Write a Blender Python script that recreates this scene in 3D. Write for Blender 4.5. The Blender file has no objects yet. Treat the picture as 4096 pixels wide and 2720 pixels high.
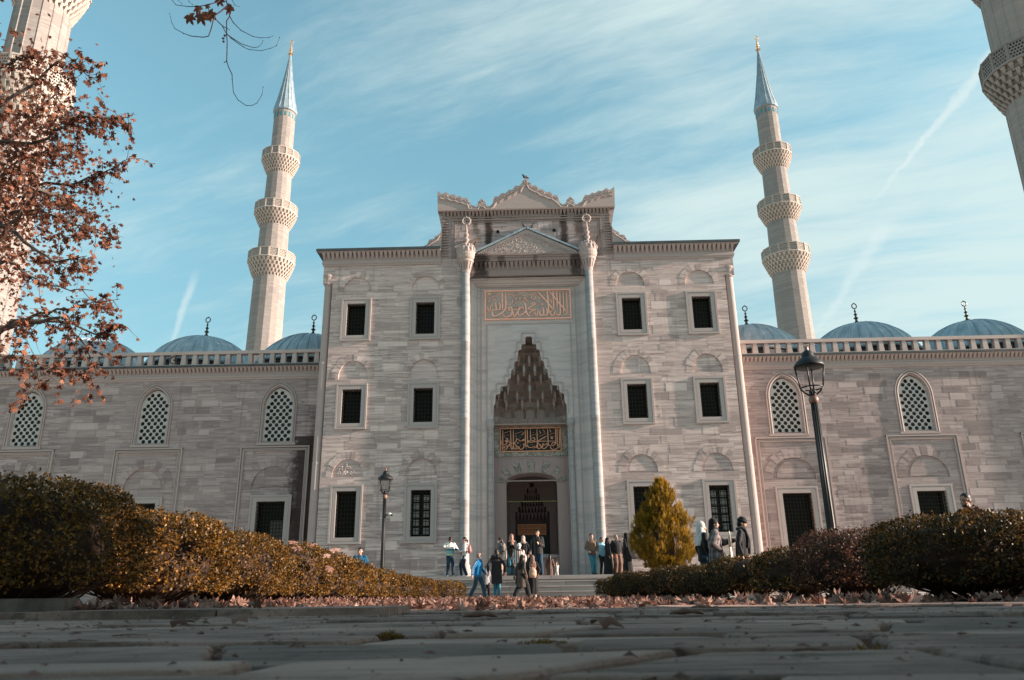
import bpy, bmesh, math, random
from mathutils import Vector, Matrix, Euler
from mathutils.geometry import tessellate_polygon
from math import sin, cos, pi, radians, sqrt, atan2, tan

random.seed(11)
SC = bpy.context.scene
COL = SC.collection

# ------------------------------------------------------------------ camera
cam_d = bpy.data.cameras.new("camera")
cam_d.sensor_fit = 'HORIZONTAL'
cam_d.sensor_width = 36.0
cam_d.lens = 27.192
cam_d.clip_start = 0.02
cam_d.clip_end = 20000
cam = bpy.data.objects.new("camera", cam_d)
COL.objects.link(cam)
F = Vector((-0.02165764, 0.9493712, 0.31340911))
RT = Vector((0.99955502, 0.02699311, -0.01269421))
UP = Vector((0.0205114, -0.31299472, 0.94953335))
M = Matrix((RT, UP, -F)).transposed().to_4x4()
M.translation = Vector((0.0021, -36.0, 0.10))
cam.matrix_world = M
cam_d.dof.use_dof = True
cam_d.dof.focus_distance = 30.0
cam_d.dof.aperture_fstop = 6.3
SC.camera = cam

# ------------------------------------------------------------------ light
SUN_EL = radians(15.0)
SUN_FWD = radians(4.2)          # how far the sun stands in front of the facade plane
sun_dir = Vector((cos(SUN_FWD) * cos(SUN_EL), -sin(SUN_FWD) * cos(SUN_EL), sin(SUN_EL)))
sd = bpy.data.lights.new("sun", 'SUN')
sd.energy = 4.8
sd.angle = radians(0.53)
sd.color = (1.0, 0.82, 0.69)
so = bpy.data.objects.new("sun", sd)
so.rotation_euler = sun_dir.to_track_quat('Z', 'Y').to_euler()
COL.objects.link(so)

SC.view_settings.view_transform = 'Standard'
SC.view_settings.look = 'None'
SC.view_settings.exposure = 1.38
SC.view_settings.gamma = 1.0

world = bpy.data.worlds.new("World")
SC.world = world
world.use_nodes = True


class NT:
    """small helper round a node tree"""
    def __init__(self, tree):
        self.t = tree
        self.n = tree.nodes
        self.l = tree.links

    def node(self, typ, **kw):
        nd = self.n.new(typ)
        for k, v in kw.items():
            setattr(nd, k, v)
        return nd

    def put(self, sock, v):
        if hasattr(v, 'links'):
            self.l.new(v, sock)
        else:
            if isinstance(v, (tuple, list)) and len(v) == 3 and sock.type == 'RGBA':
                v = (*v, 1)
            sock.default_value = v

    def math(self, op, a, b=0.0, c=0.0, clamp=False):
        nd = self.node('ShaderNodeMath', operation=op, use_clamp=clamp)
        for i, v in enumerate((a, b, c)):
            self.put(nd.inputs[i], v)
        return nd.outputs[0]

    def vmath(self, op, a, b=None, out=0):
        nd = self.node('ShaderNodeVectorMath', operation=op)
        self.put(nd.inputs[0], a)
        if b is not None:
            self.put(nd.inputs[3 if op == 'SCALE' else 1], b)
        return nd.outputs[out]

    def comb(self, x, y, z):
        nd = self.node('ShaderNodeCombineXYZ')
        for i, v in enumerate((x, y, z)):
            self.put(nd.inputs[i], v)
        return nd.outputs[0]

    def sep(self, v):
        nd = self.node('ShaderNodeSeparateXYZ')
        self.put(nd.inputs[0], v)
        return nd.outputs

    def noise(self, vec, scale, detail=4.0, rough=0.55, dist=0.0, col=False):
        nd = self.node('ShaderNodeTexNoise')
        if vec is not None:
            self.put(nd.inputs['Vector'], vec)
        nd.inputs['Scale'].default_value = scale
        nd.inputs['Detail'].default_value = detail
        nd.inputs['Roughness'].default_value = rough
        nd.inputs['Distortion'].default_value = dist
        return nd.outputs['Color' if col else 'Fac']

    def ramp(self, fac, lo, hi, a=0.0, b=1.0):
        nd = self.node('ShaderNodeMapRange', clamp=True)
        nd.interpolation_type = 'SMOOTHSTEP'
        self.put(nd.inputs[0], fac)
        self.put(nd.inputs[1], lo)
        self.put(nd.inputs[2], hi)
        self.put(nd.inputs[3], a)
        self.put(nd.inputs[4], b)
        return nd.outputs[0]

    def mix(self, fac, a, b, blend='MIX'):
        nd = self.node('ShaderNodeMix', data_type='RGBA', blend_type=blend)
        self.put(nd.inputs[0], fac)
        self.put(nd.inputs[6], a)
        self.put(nd.inputs[7], b)
        return nd.outputs[2]

    def bump(self, height, strength, dist=0.02, normal=None):
        nd = self.node('ShaderNodeBump')
        nd.inputs['Strength'].default_value = strength
        nd.inputs['Distance'].default_value = dist
        self.put(nd.inputs['Height'], height)
        if normal is not None:
            self.put(nd.inputs['Normal'], normal)
        return nd.outputs[0]


# sky: Nishita daylight with high thin cirrus and old contrails
w = NT(world.node_tree)
w.n.clear()
out = w.node('ShaderNodeOutputWorld')
bg = w.node('ShaderNodeBackground')
w.l.new(bg.outputs[0], out.inputs[0])
sky = w.node('ShaderNodeTexSky', sky_type='NISHITA')
sky.sun_disc = False
sky.sun_elevation = SUN_EL
sky.sun_rotation = radians(90) + SUN_FWD
sky.altitude = 50
sky.air_density = 1.0
sky.dust_density = 0.6
sky.ozone_density = 2.2
SKY_TINT = (0.82, 1.36, 1.06)
skyc = w.mix(1.0, sky.outputs[0], (*SKY_TINT, 1), 'MULTIPLY')
hs = w.node('ShaderNodeHueSaturation')
hs.inputs['Saturation'].default_value = 0.86
w.put(hs.inputs['Color'], skyc)
skyc = hs.outputs[0]
dirv = w.node('ShaderNodeTexCoord').outputs['Generated']
dx, dy, dz = w.sep(dirv)
skyc = w.mix(1.0, skyc, w.comb(w.ramp(dz, 0.05, 0.62, 0.70, 1.0), w.ramp(dz, 0.05, 0.62, 0.58, 1.0), w.ramp(dz, 0.05, 0.62, 0.60, 1.0)), 'MULTIPLY')
den = w.math('ADD', w.math('MAXIMUM', dz, 0.0), 0.12)
px_, py_ = w.math('DIVIDE', dx, den), w.math('DIVIDE', dy, den)
# streak axes: long along (0.9, 0.43), short across
su = w.math('SUBTRACT', w.math('MULTIPLY', px_, 0.93), w.math('MULTIPLY', py_, 0.36))
sv = w.math('ADD', w.math('MULTIPLY', py_, 0.93), w.math('MULTIPLY', px_, 0.36))
warp = w.noise(w.comb(px_, py_, 0.3), 1.3, 3, 0.5)
svw = w.math('ADD', sv, w.math('MULTIPLY', warp, 0.22))
SEED = 8.3
n1 = w.noise(w.comb(w.math('MULTIPLY', su, 0.5), w.math('MULTIPLY', svw, 1.5), SEED), 1.5, 7, 0.6, 0.1)
n2 = w.noise(w.comb(w.math('MULTIPLY', su, 1.1), w.math('MULTIPLY', svw, 5.0), 7.1), 2.0, 8, 0.68, 0.15)
n3 = w.noise(w.comb(px_, py_, SEED * 1.9), 0.9, 3, 0.5)
cl = w.math('ADD', w.math('MULTIPLY', n1, 0.62), w.math('ADD', w.math('MULTIPLY', n2, 0.28), w.math('MULTIPLY', n3, 0.34)))
# more veil low down and towards the right (sun side)
cl = w.math('ADD', cl, w.math('MULTIPLY', dx, 0.15))
cl = w.math('ADD', cl, w.ramp(dz, 0.72, 0.20, 0.0, 0.13))
fac = w.ramp(cl, 0.58, 0.87, 0.02, 0.88)


def contrail(nrm, a, b, width, amount, fray):
    """a straight old vapour trail along the great circle of normal nrm, fading between directions a and b"""
    d = w.vmath('DOT_PRODUCT', dirv, nrm, out=1)
    d = w.math('ADD', d, w.math('MULTIPLY', w.math('SUBTRACT', w.noise(dirv, 26, 5, 0.7), 0.5), fray))
    A, B = Vector(a), Vector(b)
    t = w.vmath('DOT_PRODUCT', dirv, tuple((B - A).normalized()), out=1)
    t0, t1 = A.dot((B - A).normalized()), B.dot((B - A).normalized())
    m = w.math('MULTIPLY', w.ramp(t, t0 - 0.02, t0 + 0.02), w.ramp(t, t1 + 0.08, t1 - 0.04))
    wd = w.ramp(t, t0, t1 + 0.05, width, width * 0.35)
    g = w.ramp(w.math('DIVIDE', w.math('ABSOLUTE', d), wd), 1.0, 0.1)
    return w.math('MULTIPLY', w.math('MULTIPLY', g, m), amount)


c1 = contrail((-0.7434, 0.0165, 0.6687), (0.51, 0.65, 0.56), (0.4265, 0.7819, 0.4548), 0.0105, 0.45, 0.022)
c2 = contrail((-0.8577, -0.4818, 0.1794), (-0.398, 0.843, 0.362), (-0.4206, 0.8583, 0.2941), 0.007, 0.4, 0.008)
c3 = contrail((-0.7931, 0.1096, 0.5991), (0.412, 0.82, 0.40), (0.36, 0.88, 0.315), 0.014, 0.3, 0.022)
trail = w.math('MAXIMUM', w.math('MAXIMUM', c1, c2), c3)
CLOUD = 3.3
skyc = w.mix(fac, skyc, (CLOUD * 0.83, CLOUD * 1.0, CLOUD * 0.985, 1))
skyc = w.mix(trail, skyc, (CLOUD * 1.0, CLOUD * 1.1, CLOUD * 1.08, 1))
w.l.new(skyc, bg.inputs[0])
bg.inputs[1].default_value = 0.102


# ------------------------------------------------------------------ mesh builder
class MB:
    def __init__(self):
        self.v, self.f, self.mi, self.tint = [], [], [], []
        self.m = 0
        self.t = 0.5

    def vert(self, p):
        self.v.append((p[0], p[1], p[2]))
        return len(self.v) - 1

    def face(self, idx, m=None, t=None):
        self.f.append(tuple(idx))
        self.mi.append(self.m if m is None else m)
        self.tint.append(self.t if t is None else t)

    def box(self, x0, x1, y0, y1, z0, z1, m=None, t=None):
        b = len(self.v)
        for z in (z0, z1):
            for x, y in ((x0, y0), (x1, y0), (x1, y1), (x0, y1)):
                self.v.append((x, y, z))
        for q in ((0, 3, 2, 1), (4, 5, 6, 7), (0, 1, 5, 4), (1, 2, 6, 5), (2, 3, 7, 6), (3, 0, 4, 7)):
            self.face([b + i for i in q], m, t)

    def hexa(self, pts, m=None, t=None):
        b = len(self.v)
        self.v += [tuple(p) for p in pts]
        for q in ((0, 3, 2, 1), (4, 5, 6, 7), (0, 1, 5, 4), (1, 2, 6, 5), (2, 3, 7, 6), (3, 0, 4, 7)):
            self.face([b + i for i in q], m, t)

    def plate(self, outer, holes, y, m=None, t=None):
        """flat sheet in the plane y facing -y, with holes; outlines are (x,z) lists"""
        polys = [[Vector((p[0], p[1], 0)) for p in pl] for pl in [outer] + list(holes)]
        tris = tessellate_polygon(polys)
        b = len(self.v)
        flat = [p for pl in polys for p in pl]
        self.v += [(p.x, y, p.y) for p in flat]
        for a in tris:
            p0, p1, p2 = (flat[i] for i in a)
            n = (p1 - p0).cross(p2 - p0).z
            if abs(n) < 1e-10:
                continue
            a = tuple(a) if n > 0 else tuple(reversed(a))
            self.face([b + i for i in a], m, t)

    def band(self, pts, y0, y1, m=None, closed=True, t=None):
        """reveal: joins an outline at y0 to the same outline at y1"""
        b = len(self.v)
        n = len(pts)
        for p in pts:
            self.v.append((p[0], y0, p[1]))
            self.v.append((p[0], y1, p[1]))
        for i in range(n if closed else n - 1):
            j = (i + 1) % n
            self.face((b + 2 * i, b + 2 * i + 1, b + 2 * j + 1, b + 2 * j), m, t)

    def slab(self, outer, y0, y1, holes=(), m=None, t=None):
        """an outline in (x,z) given thickness from y0 (front) to y1 (back)"""
        self.plate(outer, holes, y0, m, t)
        self.plate(outer, holes, y1, m, t)
        self.band(outer, y0, y1, m, True, t)
        for h in holes:
            self.band(h, y0, y1, m, True, t)

    def xprof(self, prof, x0, x1, m=None, flare=False, t=None):
        """profile [(y,z)...] swept along x; flare mitres the ends outward by -y"""
        b = len(self.v)
        for (y, z) in prof:
            e = -y if flare else 0.0
            self.v.append((x0 - (e if flare in (True, 'L') else 0), y, z))
            self.v.append((x1 + (e if flare in (True, 'R') else 0), y, z))
        n = len(prof)
        for i in range(n - 1):
            self.face((b + 2 * i, b + 2 * i + 1, b + 2 * i + 3, b + 2 * i + 2), m, t)
        self.face([b + 2 * i for i in range(n)], m, t)
        self.face([b + 2 * i + 1 for i in reversed(range(n))], m, t)

    def lathe(self, prof, c=(0, 0, 0), n=16, m=None, a0=0.0, arc=2 * pi, t=None):
        b = len(self.v)
        full = abs(arc - 2 * pi) < 1e-6
        k = n if full else n + 1
        for (r, z) in prof:
            for i in range(k):
                a = a0 + arc * i / n
                self.v.append((c[0] + r * cos(a), c[1] + r * sin(a), c[2] + z))
        for j in range(len(prof) - 1):
            for i in range(n):
                i2 = (i + 1) % k if full else i + 1
                self.face((b + j * k + i, b + j * k + i2, b + (j + 1) * k + i2, b + (j + 1) * k + i), m, t)
        if full:
            self.face([b + i for i in reversed(range(k))], m, t)
            self.face([b + (len(prof) - 1) * k + i for i in range(k)], m, t)

    def tube(self, pts, rad, n=6, m=None, flat=1.0, caps=True, t=None):
        pts = [Vector(p) for p in pts]
        if not isinstance(rad, (list, tuple)):
            rad = [rad] * len(pts)
        b = len(self.v)
        prev = None
        for i, p in enumerate(pts):
            d = (pts[min(i + 1, len(pts) - 1)] - pts[max(i - 1, 0)])
            if d.length < 1e-9:
                d = Vector((0, 0, 1))
            d.normalize()
            if prev is None:
                ref = Vector((0, 1, 0)) if abs(d.y) < 0.9 else Vector((1, 0, 0))
            else:
                ref = prev
            s = ref - d * ref.dot(d)
            s.normalize()
            prev = s
            q = d.cross(s)
            for k in range(n):
                a = 2 * pi * k / n
                self.v.append(tuple(p + s * cos(a) * rad[i] * flat + q * sin(a) * rad[i]))
        for i in range(len(pts) - 1):
            for k in range(n):
                k2 = (k + 1) % n
                self.face((b + i * n + k, b + i * n + k2, b + (i + 1) * n + k2, b + (i + 1) * n + k), m, t)
        if caps:
            self.face([b + k for k in reversed(range(n))], m, t)
            self.face([b + (len(pts) - 1) * n + k for k in range(n)], m, t)

    def capsule(self, p0, p1, r0, r1, n=10, flat=None):
        """tapered limb with round ends (for remeshed bodies)"""
        p0, p1 = Vector(p0), Vector(p1)
        d = p1 - p0
        L = d.length
        d = d.normalized() if L > 1e-6 else Vector((0, 0, 1))
        pts, rr = [], []
        for a in (-0.97, -0.75, -0.4, 0.0):
            pts.append(p0 + d * (a * r0)); rr.append(max(r0 * sqrt(max(1 - a * a, 0.0)), 1e-4))
        for a in (0.0, 0.4, 0.75, 0.97):
            pts.append(p1 + d * (a * r1)); rr.append(max(r1 * sqrt(max(1 - a * a, 0.0)), 1e-4))
        self.tube(pts, rr, n)

    def limb(self, pts, rr, n=10):
        for i in range(len(pts) - 1):
            self.capsule(pts[i], pts[i + 1], rr[i], rr[i + 1], n)

    def ball(self, c, r, n=12, rings=7, rot=None):
        rx, ry, rz = (r, r, r) if not isinstance(r, (tuple, list)) else r
        b = len(self.v)
        cv = Vector(c)
        for j in range(rings + 1):
            th = pi * (0.03 + 0.94 * j / rings)
            for i in range(n):
                a = 2 * pi * i / n
                p = Vector((rx * sin(th) * cos(a), ry * sin(th) * sin(a), rz * cos(th)))
                if rot is not None:
                    p = rot @ p
                self.v.append(tuple(cv + p))
        for j in range(rings):
            for i in range(n):
                i2 = (i + 1) % n
                self.face((b + j * n + i, b + (j + 1) * n + i, b + (j + 1) * n + i2, b + j * n + i2))
        self.face([b + i for i in range(n)])
        self.face([b + rings * n + i for i in reversed(range(n))])

    def loft(self, secs, n=16, fold=0.0, nf=7, ph=0.0):
        """secs: (cx, cy, z, rx, ry) from bottom up; fold ripples the outline"""
        b = len(self.v)
        for (cx, cy, z, rx, ry) in secs:
            for i in range(n):
                a = 2 * pi * i / n
                k = 1.0 + fold * sin(nf * a + ph)
                self.v.append((cx + rx * k * cos(a), cy + ry * k * sin(a), z))
        for j in range(len(secs) - 1):
            for i in range(n):
                i2 = (i + 1) % n
                self.face((b + j * n + i, b + j * n + i2, b + (j + 1) * n + i2, b + (j + 1) * n + i))
        self.face([b + i for i in reversed(range(n))])
        self.face([b + (len(secs) - 1) * n + i for i in range(n)])

    def build(self, name, mats, parent=None, smooth=False, world=False, norm=False):
        me = bpy.data.meshes.new(name)
        vs = self.v
        if world and parent is not None:
            o = origin_of(parent)
            vs = [(x - o[0], y - o[1], z - o[2]) for x, y, z in vs]
        me.from_pydata(vs, [], self.f)
        if not isinstance(mats, (list, tuple)):
            mats = [mats]
        for mm in mats:
            me.materials.append(mm)
        me.polygons.foreach_set('material_index', self.mi)
        if smooth:
            me.polygons.foreach_set('use_smooth', [True] * len(self.f))
        if len(set(self.tint)) > 1:
            at = me.attributes.new('tint', 'FLOAT', 'FACE')
            at.data.foreach_set('value', self.tint)
        if norm:
            bm = bmesh.new(); bm.from_mesh(me)
            bmesh.ops.recalc_face_normals(bm, faces=bm.faces)
            bm.to_mesh(me); bm.free()
        me.update()
        ob = bpy.data.objects.new(name, me)
        COL.objects.link(ob)
        if parent is not None:
            ob.parent = parent
        return ob


def origin_of(o):
    v = Vector((0, 0, 0))
    while o is not None:
        v = v + o.location
        o = o.parent
    return v


def tag(o, label=None, cat=None, group=None, kind=None):
    if label:
        o['label'] = label
    if cat:
        o['category'] = cat
    if group:
        o['group'] = group
    if kind:
        o['kind'] = kind
    return o


def thing(name, label, cat, loc=(0, 0, 0), rz=0.0, group=None):
    o = bpy.data.objects.new(name, None)
    o.empty_display_size = 0.2
    o.location = loc
    o.rotation_euler = (0, 0, rz)
    COL.objects.link(o)
    return tag(o, label, cat, group)


def dup(o, loc=None, rz=None, parent=None, label=None, scale=None):
    """copy a thing, its parts and their sub-parts, sharing mesh data"""
    c = o.copy()
    COL.objects.link(c)
    if parent is not None:
        c.parent = parent
    if loc is not None:
        c.location = loc
    if rz is not None:
        c.rotation_euler = (0, 0, rz)
    if scale is not None:
        c.scale = scale
    if label:
        c['label'] = label
    for ch in list(o.children):
        dup(ch, parent=c)
    return c


# ------------------------------------------------------------------ materials
MATS = {}


def newmat(name, rough=0.7, spec=0.3):
    m = bpy.data.materials.new(name)
    m.use_nodes = True
    nt = NT(m.node_tree)
    bs = m.node_tree.nodes['Principled BSDF']
    bs.inputs['Roughness'].default_value = rough
    bs.inputs['Specular IOR Level'].default_value = spec
    MATS[name] = m
    return m, nt, bs


def uv_wall(nt):
    """(x + y, z) of the wall: works for faces along x and along y"""
    c = nt.node('ShaderNodeTexCoord').outputs['Object']
    x, y, z = nt.sep(c)
    return c, nt.math('ADD', x, y), z


def attr(nt, name='tint'):
    return nt.node('ShaderNodeAttribute', attribute_name=name).outputs['Fac']


def ashlar(name, light, mid, dark, rowh=0.42, bw=1.25, contrast=1.0, stains=(), joint=0.28, rough_amt=1.0):
    m, nt, bs = newmat(name, 0.85, 0.2)
    c, u, v = uv_wall(nt)
    wob = nt.math('MULTIPLY', nt.math('SUBTRACT', nt.noise(nt.comb(u, v, 0.0), 0.35, 2), 0.5), 0.10)
    vv = nt.math('ADD', v, wob)
    row = nt.math('FLOOR', nt.math('DIVIDE', vv, rowh))
    wn = nt.node('ShaderNodeTexWhiteNoise', noise_dimensions='1D')
    nt.put(wn.inputs['W'], row)
    pick = nt.math('GREATER_THAN', wn.outputs['Value'], 0.5)

    def brick(width, off):
        b = nt.node('ShaderNodeTexBrick', offset=off, squash=1.0)
        b.inputs['Scale'].default_value = 1.0
        b.inputs['Brick Width'].default_value = width
        b.inputs['Row Height'].default_value = rowh
        b.inputs['Mortar Size'].default_value = 0.006
        b.inputs['Mortar Smooth'].default_value = 0.3
        b.inputs['Color1'].default_value = (0, 0, 0, 1)
        b.inputs['Color2'].default_value = (1, 1, 1, 1)
        b.inputs['Mortar'].default_value = (0.5, 0.5, 0.5, 1)
        jit = nt.math('MULTIPLY', wn.outputs['Value'], 3.7)
        nt.put(b.inputs['Vector'], nt.comb(nt.math('ADD', u, jit), vv, 0.0))
        return b
    b1, b2 = brick(bw, 0.5), brick(bw * 0.62, 0.37)
    bc = nt.mix(pick, b1.outputs['Color'], b2.outputs['Color'])
    mort = nt.mix(pick, b1.outputs['Fac'], b2.outputs['Fac'])
    # horizontal bedding streaks, stronger in some blocks
    bed = nt.noise(nt.comb(nt.math('MULTIPLY', u, 0.55), nt.math('MULTIPLY', v, 9.0), nt.math('MULTIPLY', bc, 5.0)), 1.0, 6, 0.65, 0.6)
    fine = nt.noise(nt.comb(nt.math('MULTIPLY', u, 3.0), nt.math('MULTIPLY', v, 22.0), 1.0), 1.3, 5, 0.7)
    big = nt.noise(nt.comb(u, v, 3.0), 0.16, 4, 0.55)
    col = nt.mix(nt.ramp(bc, 0.0, 1.0, 0.15, 0.75), mid, light)
    sel = nt.noise(nt.comb(nt.math('MULTIPLY', bc, 31.0), row, 0.0), 1.7, 1)
    col = nt.mix(nt.math('MULTIPLY', nt.ramp(sel, 0.55, 0.72), 0.6 * contrast), col, dark)
    col = nt.mix(nt.ramp(bed, 0.36, 0.66, 0.0, 0.85 * contrast), col, dark)
    col = nt.mix(nt.ramp(fine, 0.54, 0.74, 0.0, 0.55), col, light)
    col = nt.mix(nt.ramp(big, 0.36, 0.66, 0.0, 0.40), col, mid)
    tn = attr(nt)
    col = nt.mix(nt.ramp(tn, 0.5, 1.0, 0.0, 0.6), col, light)
    col = nt.mix(nt.ramp(tn, 0.5, 0.02, 0.0, 0.6), col, dark)
    col = nt.mix(nt.math('MULTIPLY', mort, joint), col, tuple(0.62 * k for k in dark))
    # soft grime running down
    drip = nt.noise(nt.comb(nt.math('MULTIPLY', u, 2.6), nt.math('MULTIPLY', v, 0.16), 6.0), 1.0, 5, 0.6)
    col = nt.mix(nt.ramp(drip, 0.55, 0.80, 0.0, 0.55), col, tuple(0.55 * k for k in dark))
    x, y, z = nt.sep(c)
    for (x0, wd, z0, z1, amt, tone) in stains:
        wig = nt.math('MULTIPLY', nt.math('SUBTRACT', nt.noise(nt.comb(0.0, 0.0, z), 0.9, 3), 0.5), wd * 1.6)
        dd = nt.math('ABSOLUTE', nt.math('SUBTRACT', nt.math('ADD', x, wig), x0))
        fz = nt.math('ADD', dd, nt.math('MULTIPLY', nt.math('SUBTRACT', nt.noise(c, 5.0, 4), 0.5), wd * 0.9))
        k = nt.math('MULTIPLY', nt.ramp(fz, wd, wd * 0.35), nt.math('MULTIPLY', nt.ramp(z, z0, z0 + 0.9), nt.ramp(z, z1 + 0.05, z1 - 0.02)))
        col = nt.mix(nt.math('MULTIPLY', k, amt), col, tone)
    nt.put(bs.inputs['Base Color'], col)
    # worn stone: some blocks deeply weathered
    pit = nt.noise(nt.comb(nt.math('MULTIPLY', u, 1.6), nt.math('MULTIPLY', v, 9.0), 2.0), 2.2, 8, 0.72, 0.4)
    rmask = nt.ramp(nt.noise(nt.comb(nt.math('MULTIPLY', bc, 17.0), row, 4.0), 1.3, 1), 0.5, 0.68, 0.25, 1.0)
    hgt = nt.math('MULTIPLY', pit, rmask)
    hgt = nt.math('SUBTRACT', hgt, nt.math('MULTIPLY', mort, 0.5))
    nt.put(bs.inputs['Normal'], nt.bump(hgt, 0.5 * rough_amt, 0.03))
    return m


def veined(name, base, vein, scale=1.0, rough=0.55, vertical=False, amount=0.75, blockh=0.0):
    m, nt, bs = newmat(name, rough, 0.35)
    c, u, v = uv_wall(nt)
    if vertical:
        u, v = v, u
    seed = 0.0
    if blockh:
        row = nt.math('FLOOR', nt.math('DIVIDE', v, blockh))
        colm = nt.math('FLOOR', nt.math('ADD', nt.math('DIVIDE', u, 1.35), nt.math('MULTIPLY', row, 0.37)))
        wn = nt.node('ShaderNodeTexWhiteNoise', noise_dimensions='2D')
        nt.put(wn.inputs['Vector'], nt.comb(row, colm, 0.0))
        seed = nt.math('MULTIPLY', wn.outputs['Value'], 9.0)
    a = nt.noise(nt.comb(nt.math('MULTIPLY', u, 0.45 * scale), nt.math('MULTIPLY', v, 3.2 * scale), seed), 1.0, 6, 0.6, 0.8)
    b = nt.noise(nt.comb(nt.math('MULTIPLY', u, 0.8 * scale), nt.math('MULTIPLY', v, 9.0 * scale), nt.math('ADD', seed, 3.0) if blockh else 3.0), 1.0, 5, 0.6, 0.5)
    col = nt.mix(nt.ramp(a, 0.40, 0.72, 0.0, amount), base, vein)
    col = nt.mix(nt.ramp(b, 0.5, 0.78, 0.0, amount * 0.6), col, vein)
    if blockh:
        col = nt.mix(nt.ramp(wn.outputs['Value'], 0.2, 1.0, 0.0, 0.22), col, tuple(min(1, k * 1.25) for k in base))
    tn = attr(nt)
    col = nt.mix(nt.ramp(tn, 0.5, 0.0, 0.0, 0.7), col, vein)
    nt.put(bs.inputs['Base Color'], col)
    nt.put(bs.inputs['Normal'], nt.bump(nt.noise(c, 9.0, 5), 0.12, 0.01))
    return m


def stain_on(mat, marks):
    """dark drip marks with wandering edges on an existing stone; marks: (x, half width, z low, z high, amount)"""
    m = mat.copy()
    nt = NT(m.node_tree)
    bs = m.node_tree.nodes['Principled BSDF']
    col = bs.inputs['Base Color'].links[0].from_socket
    c = nt.node('ShaderNodeTexCoord').outputs['Object']
    x, y, z = nt.sep(c)
    for (x0, wd, z0, z1, amt) in marks:
        fz = nt.math('ADD', nt.math('ABSOLUTE', nt.math('SUBTRACT', x, x0)), nt.math('MULTIPLY', nt.math('SUBTRACT', nt.noise(c, 4.0, 5, 0.65), 0.5), wd * 1.6))
        k = nt.math('MULTIPLY', nt.ramp(fz, wd, wd * 0.4), nt.math('MULTIPLY', nt.ramp(z, z0, z0 + 0.3), nt.ramp(z, z1, z1 - 0.1)))
        col = nt.mix(nt.math('MULTIPLY', k, amt), col, (0.035, 0.022, 0.018))
    nt.put(bs.inputs['Base Color'], col)
    return m


def plain(name, col, rough=0.6, spec=0.3, var=0.25, scale=6.0, metallic=0.0, bump=0.15):
    m, nt, bs = newmat(name, rough, spec)
    c = nt.node('ShaderNodeTexCoord').outputs['Object']
    n = nt.noise(c, scale, 5, 0.6)
    d = tuple(k * (1 - var) for k in col)
    l = tuple(min(1, k * (1 + var)) for k in col)
    cc = nt.mix(nt.ramp(n, 0.3, 0.7), d, l)
    nt.put(bs.inputs['Base Color'], cc)
    bs.inputs['Metallic'].default_value = metallic
    if bump:
        nt.put(bs.inputs['Normal'], nt.bump(nt.noise(c, scale * 4, 5), bump, 0.01))
    return m


STAIN = (0.035, 0.022, 0.018)
M_WALL = ashlar('portal_ashlar', (0.780, 0.628, 0.576), (0.539, 0.420, 0.382), (0.267, 0.206, 0.195), contrast=1.15)
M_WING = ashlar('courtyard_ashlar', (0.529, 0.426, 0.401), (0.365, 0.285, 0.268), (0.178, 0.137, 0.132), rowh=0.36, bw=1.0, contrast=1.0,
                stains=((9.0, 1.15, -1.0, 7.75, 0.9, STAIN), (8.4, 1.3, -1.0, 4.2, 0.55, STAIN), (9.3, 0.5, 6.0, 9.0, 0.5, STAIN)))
M_UPPER = ashlar('gable_ashlar', (0.536, 0.439, 0.420), (0.386, 0.307, 0.292), (0.170, 0.136, 0.133), rowh=0.40, contrast=0.9,
                 stains=((-1.95, 0.276, 15.35, 18.4, 0.92, STAIN), (1.92, 0.253, 15.35, 18.4, 0.9, STAIN), (-2.62, 0.23, 16.55, 18.35, 0.7, STAIN),
                         (2.7, 0.345, 16.15, 18.35, 0.72, STAIN), (-2.1, 0.483, 14.35, 15.7, 0.9, STAIN), (2.45, 0.368, 14.25, 15.65, 0.75, STAIN), (-2.3, 0.345, 13.95, 14.65, 0.8, STAIN)))
M_TRIM = veined('trim_limestone', (0.510, 0.407, 0.370), (0.357, 0.285, 0.266), 0.9, 0.8, amount=0.6)
M_TRIMD = veined('weathered_trim', (0.421, 0.320, 0.279), (0.241, 0.177, 0.162), 1.2, 0.85, amount=0.7)
M_FRAME = veined('frame_marble', (0.477, 0.405, 0.372), (0.354, 0.302, 0.285), 1.5, 0.6, amount=0.5)
M_MARB = veined('grey_veined_marble', (0.88, 0.735, 0.665), (0.36, 0.335, 0.335), 1.0, 0.75, amount=0.95, blockh=0.82)
M_COLM = veined('column_marble', (0.66, 0.575, 0.53), (0.22, 0.225, 0.235), 1.5, 0.8, amount=0.9)
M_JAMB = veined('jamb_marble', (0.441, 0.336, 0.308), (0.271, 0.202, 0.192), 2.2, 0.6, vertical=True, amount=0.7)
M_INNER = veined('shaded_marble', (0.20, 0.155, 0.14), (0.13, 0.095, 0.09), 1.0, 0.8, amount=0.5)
M_MUQ = veined('muqarnas_stone', (0.46, 0.355, 0.315), (0.27, 0.20, 0.175), 1.6, 0.8, amount=0.6)
M_MUQL = veined('muqarnas_tip', (0.46, 0.44, 0.42), (0.33, 0.31, 0.30), 1.6, 0.8, amount=0.6)
M_MIN = ashlar('minaret_ashlar', (0.534, 0.469, 0.428), (0.429, 0.373, 0.339), (0.228, 0.202, 0.190), rowh=0.75, bw=1.3, contrast=1.6, rough_amt=0.8, joint=0.7)
M_MIND = ashlar('dark_minaret_ashlar', (0.480, 0.414, 0.378), (0.384, 0.330, 0.300), (0.252, 0.216, 0.198), rowh=0.75, bw=1.3, contrast=1.2, rough_amt=0.7, joint=0.6)  # darker stone for the right-edge minaret only
M_LEAD = plain('roof_lead', (0.05, 0.056, 0.06), 0.5, 0.5, 0.3, 2.0)
M_DOME = None
M_IRON = plain('black_iron', (0.018, 0.018, 0.019), 0.42, 0.5, 0.3, 20, metallic=0.3)
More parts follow.
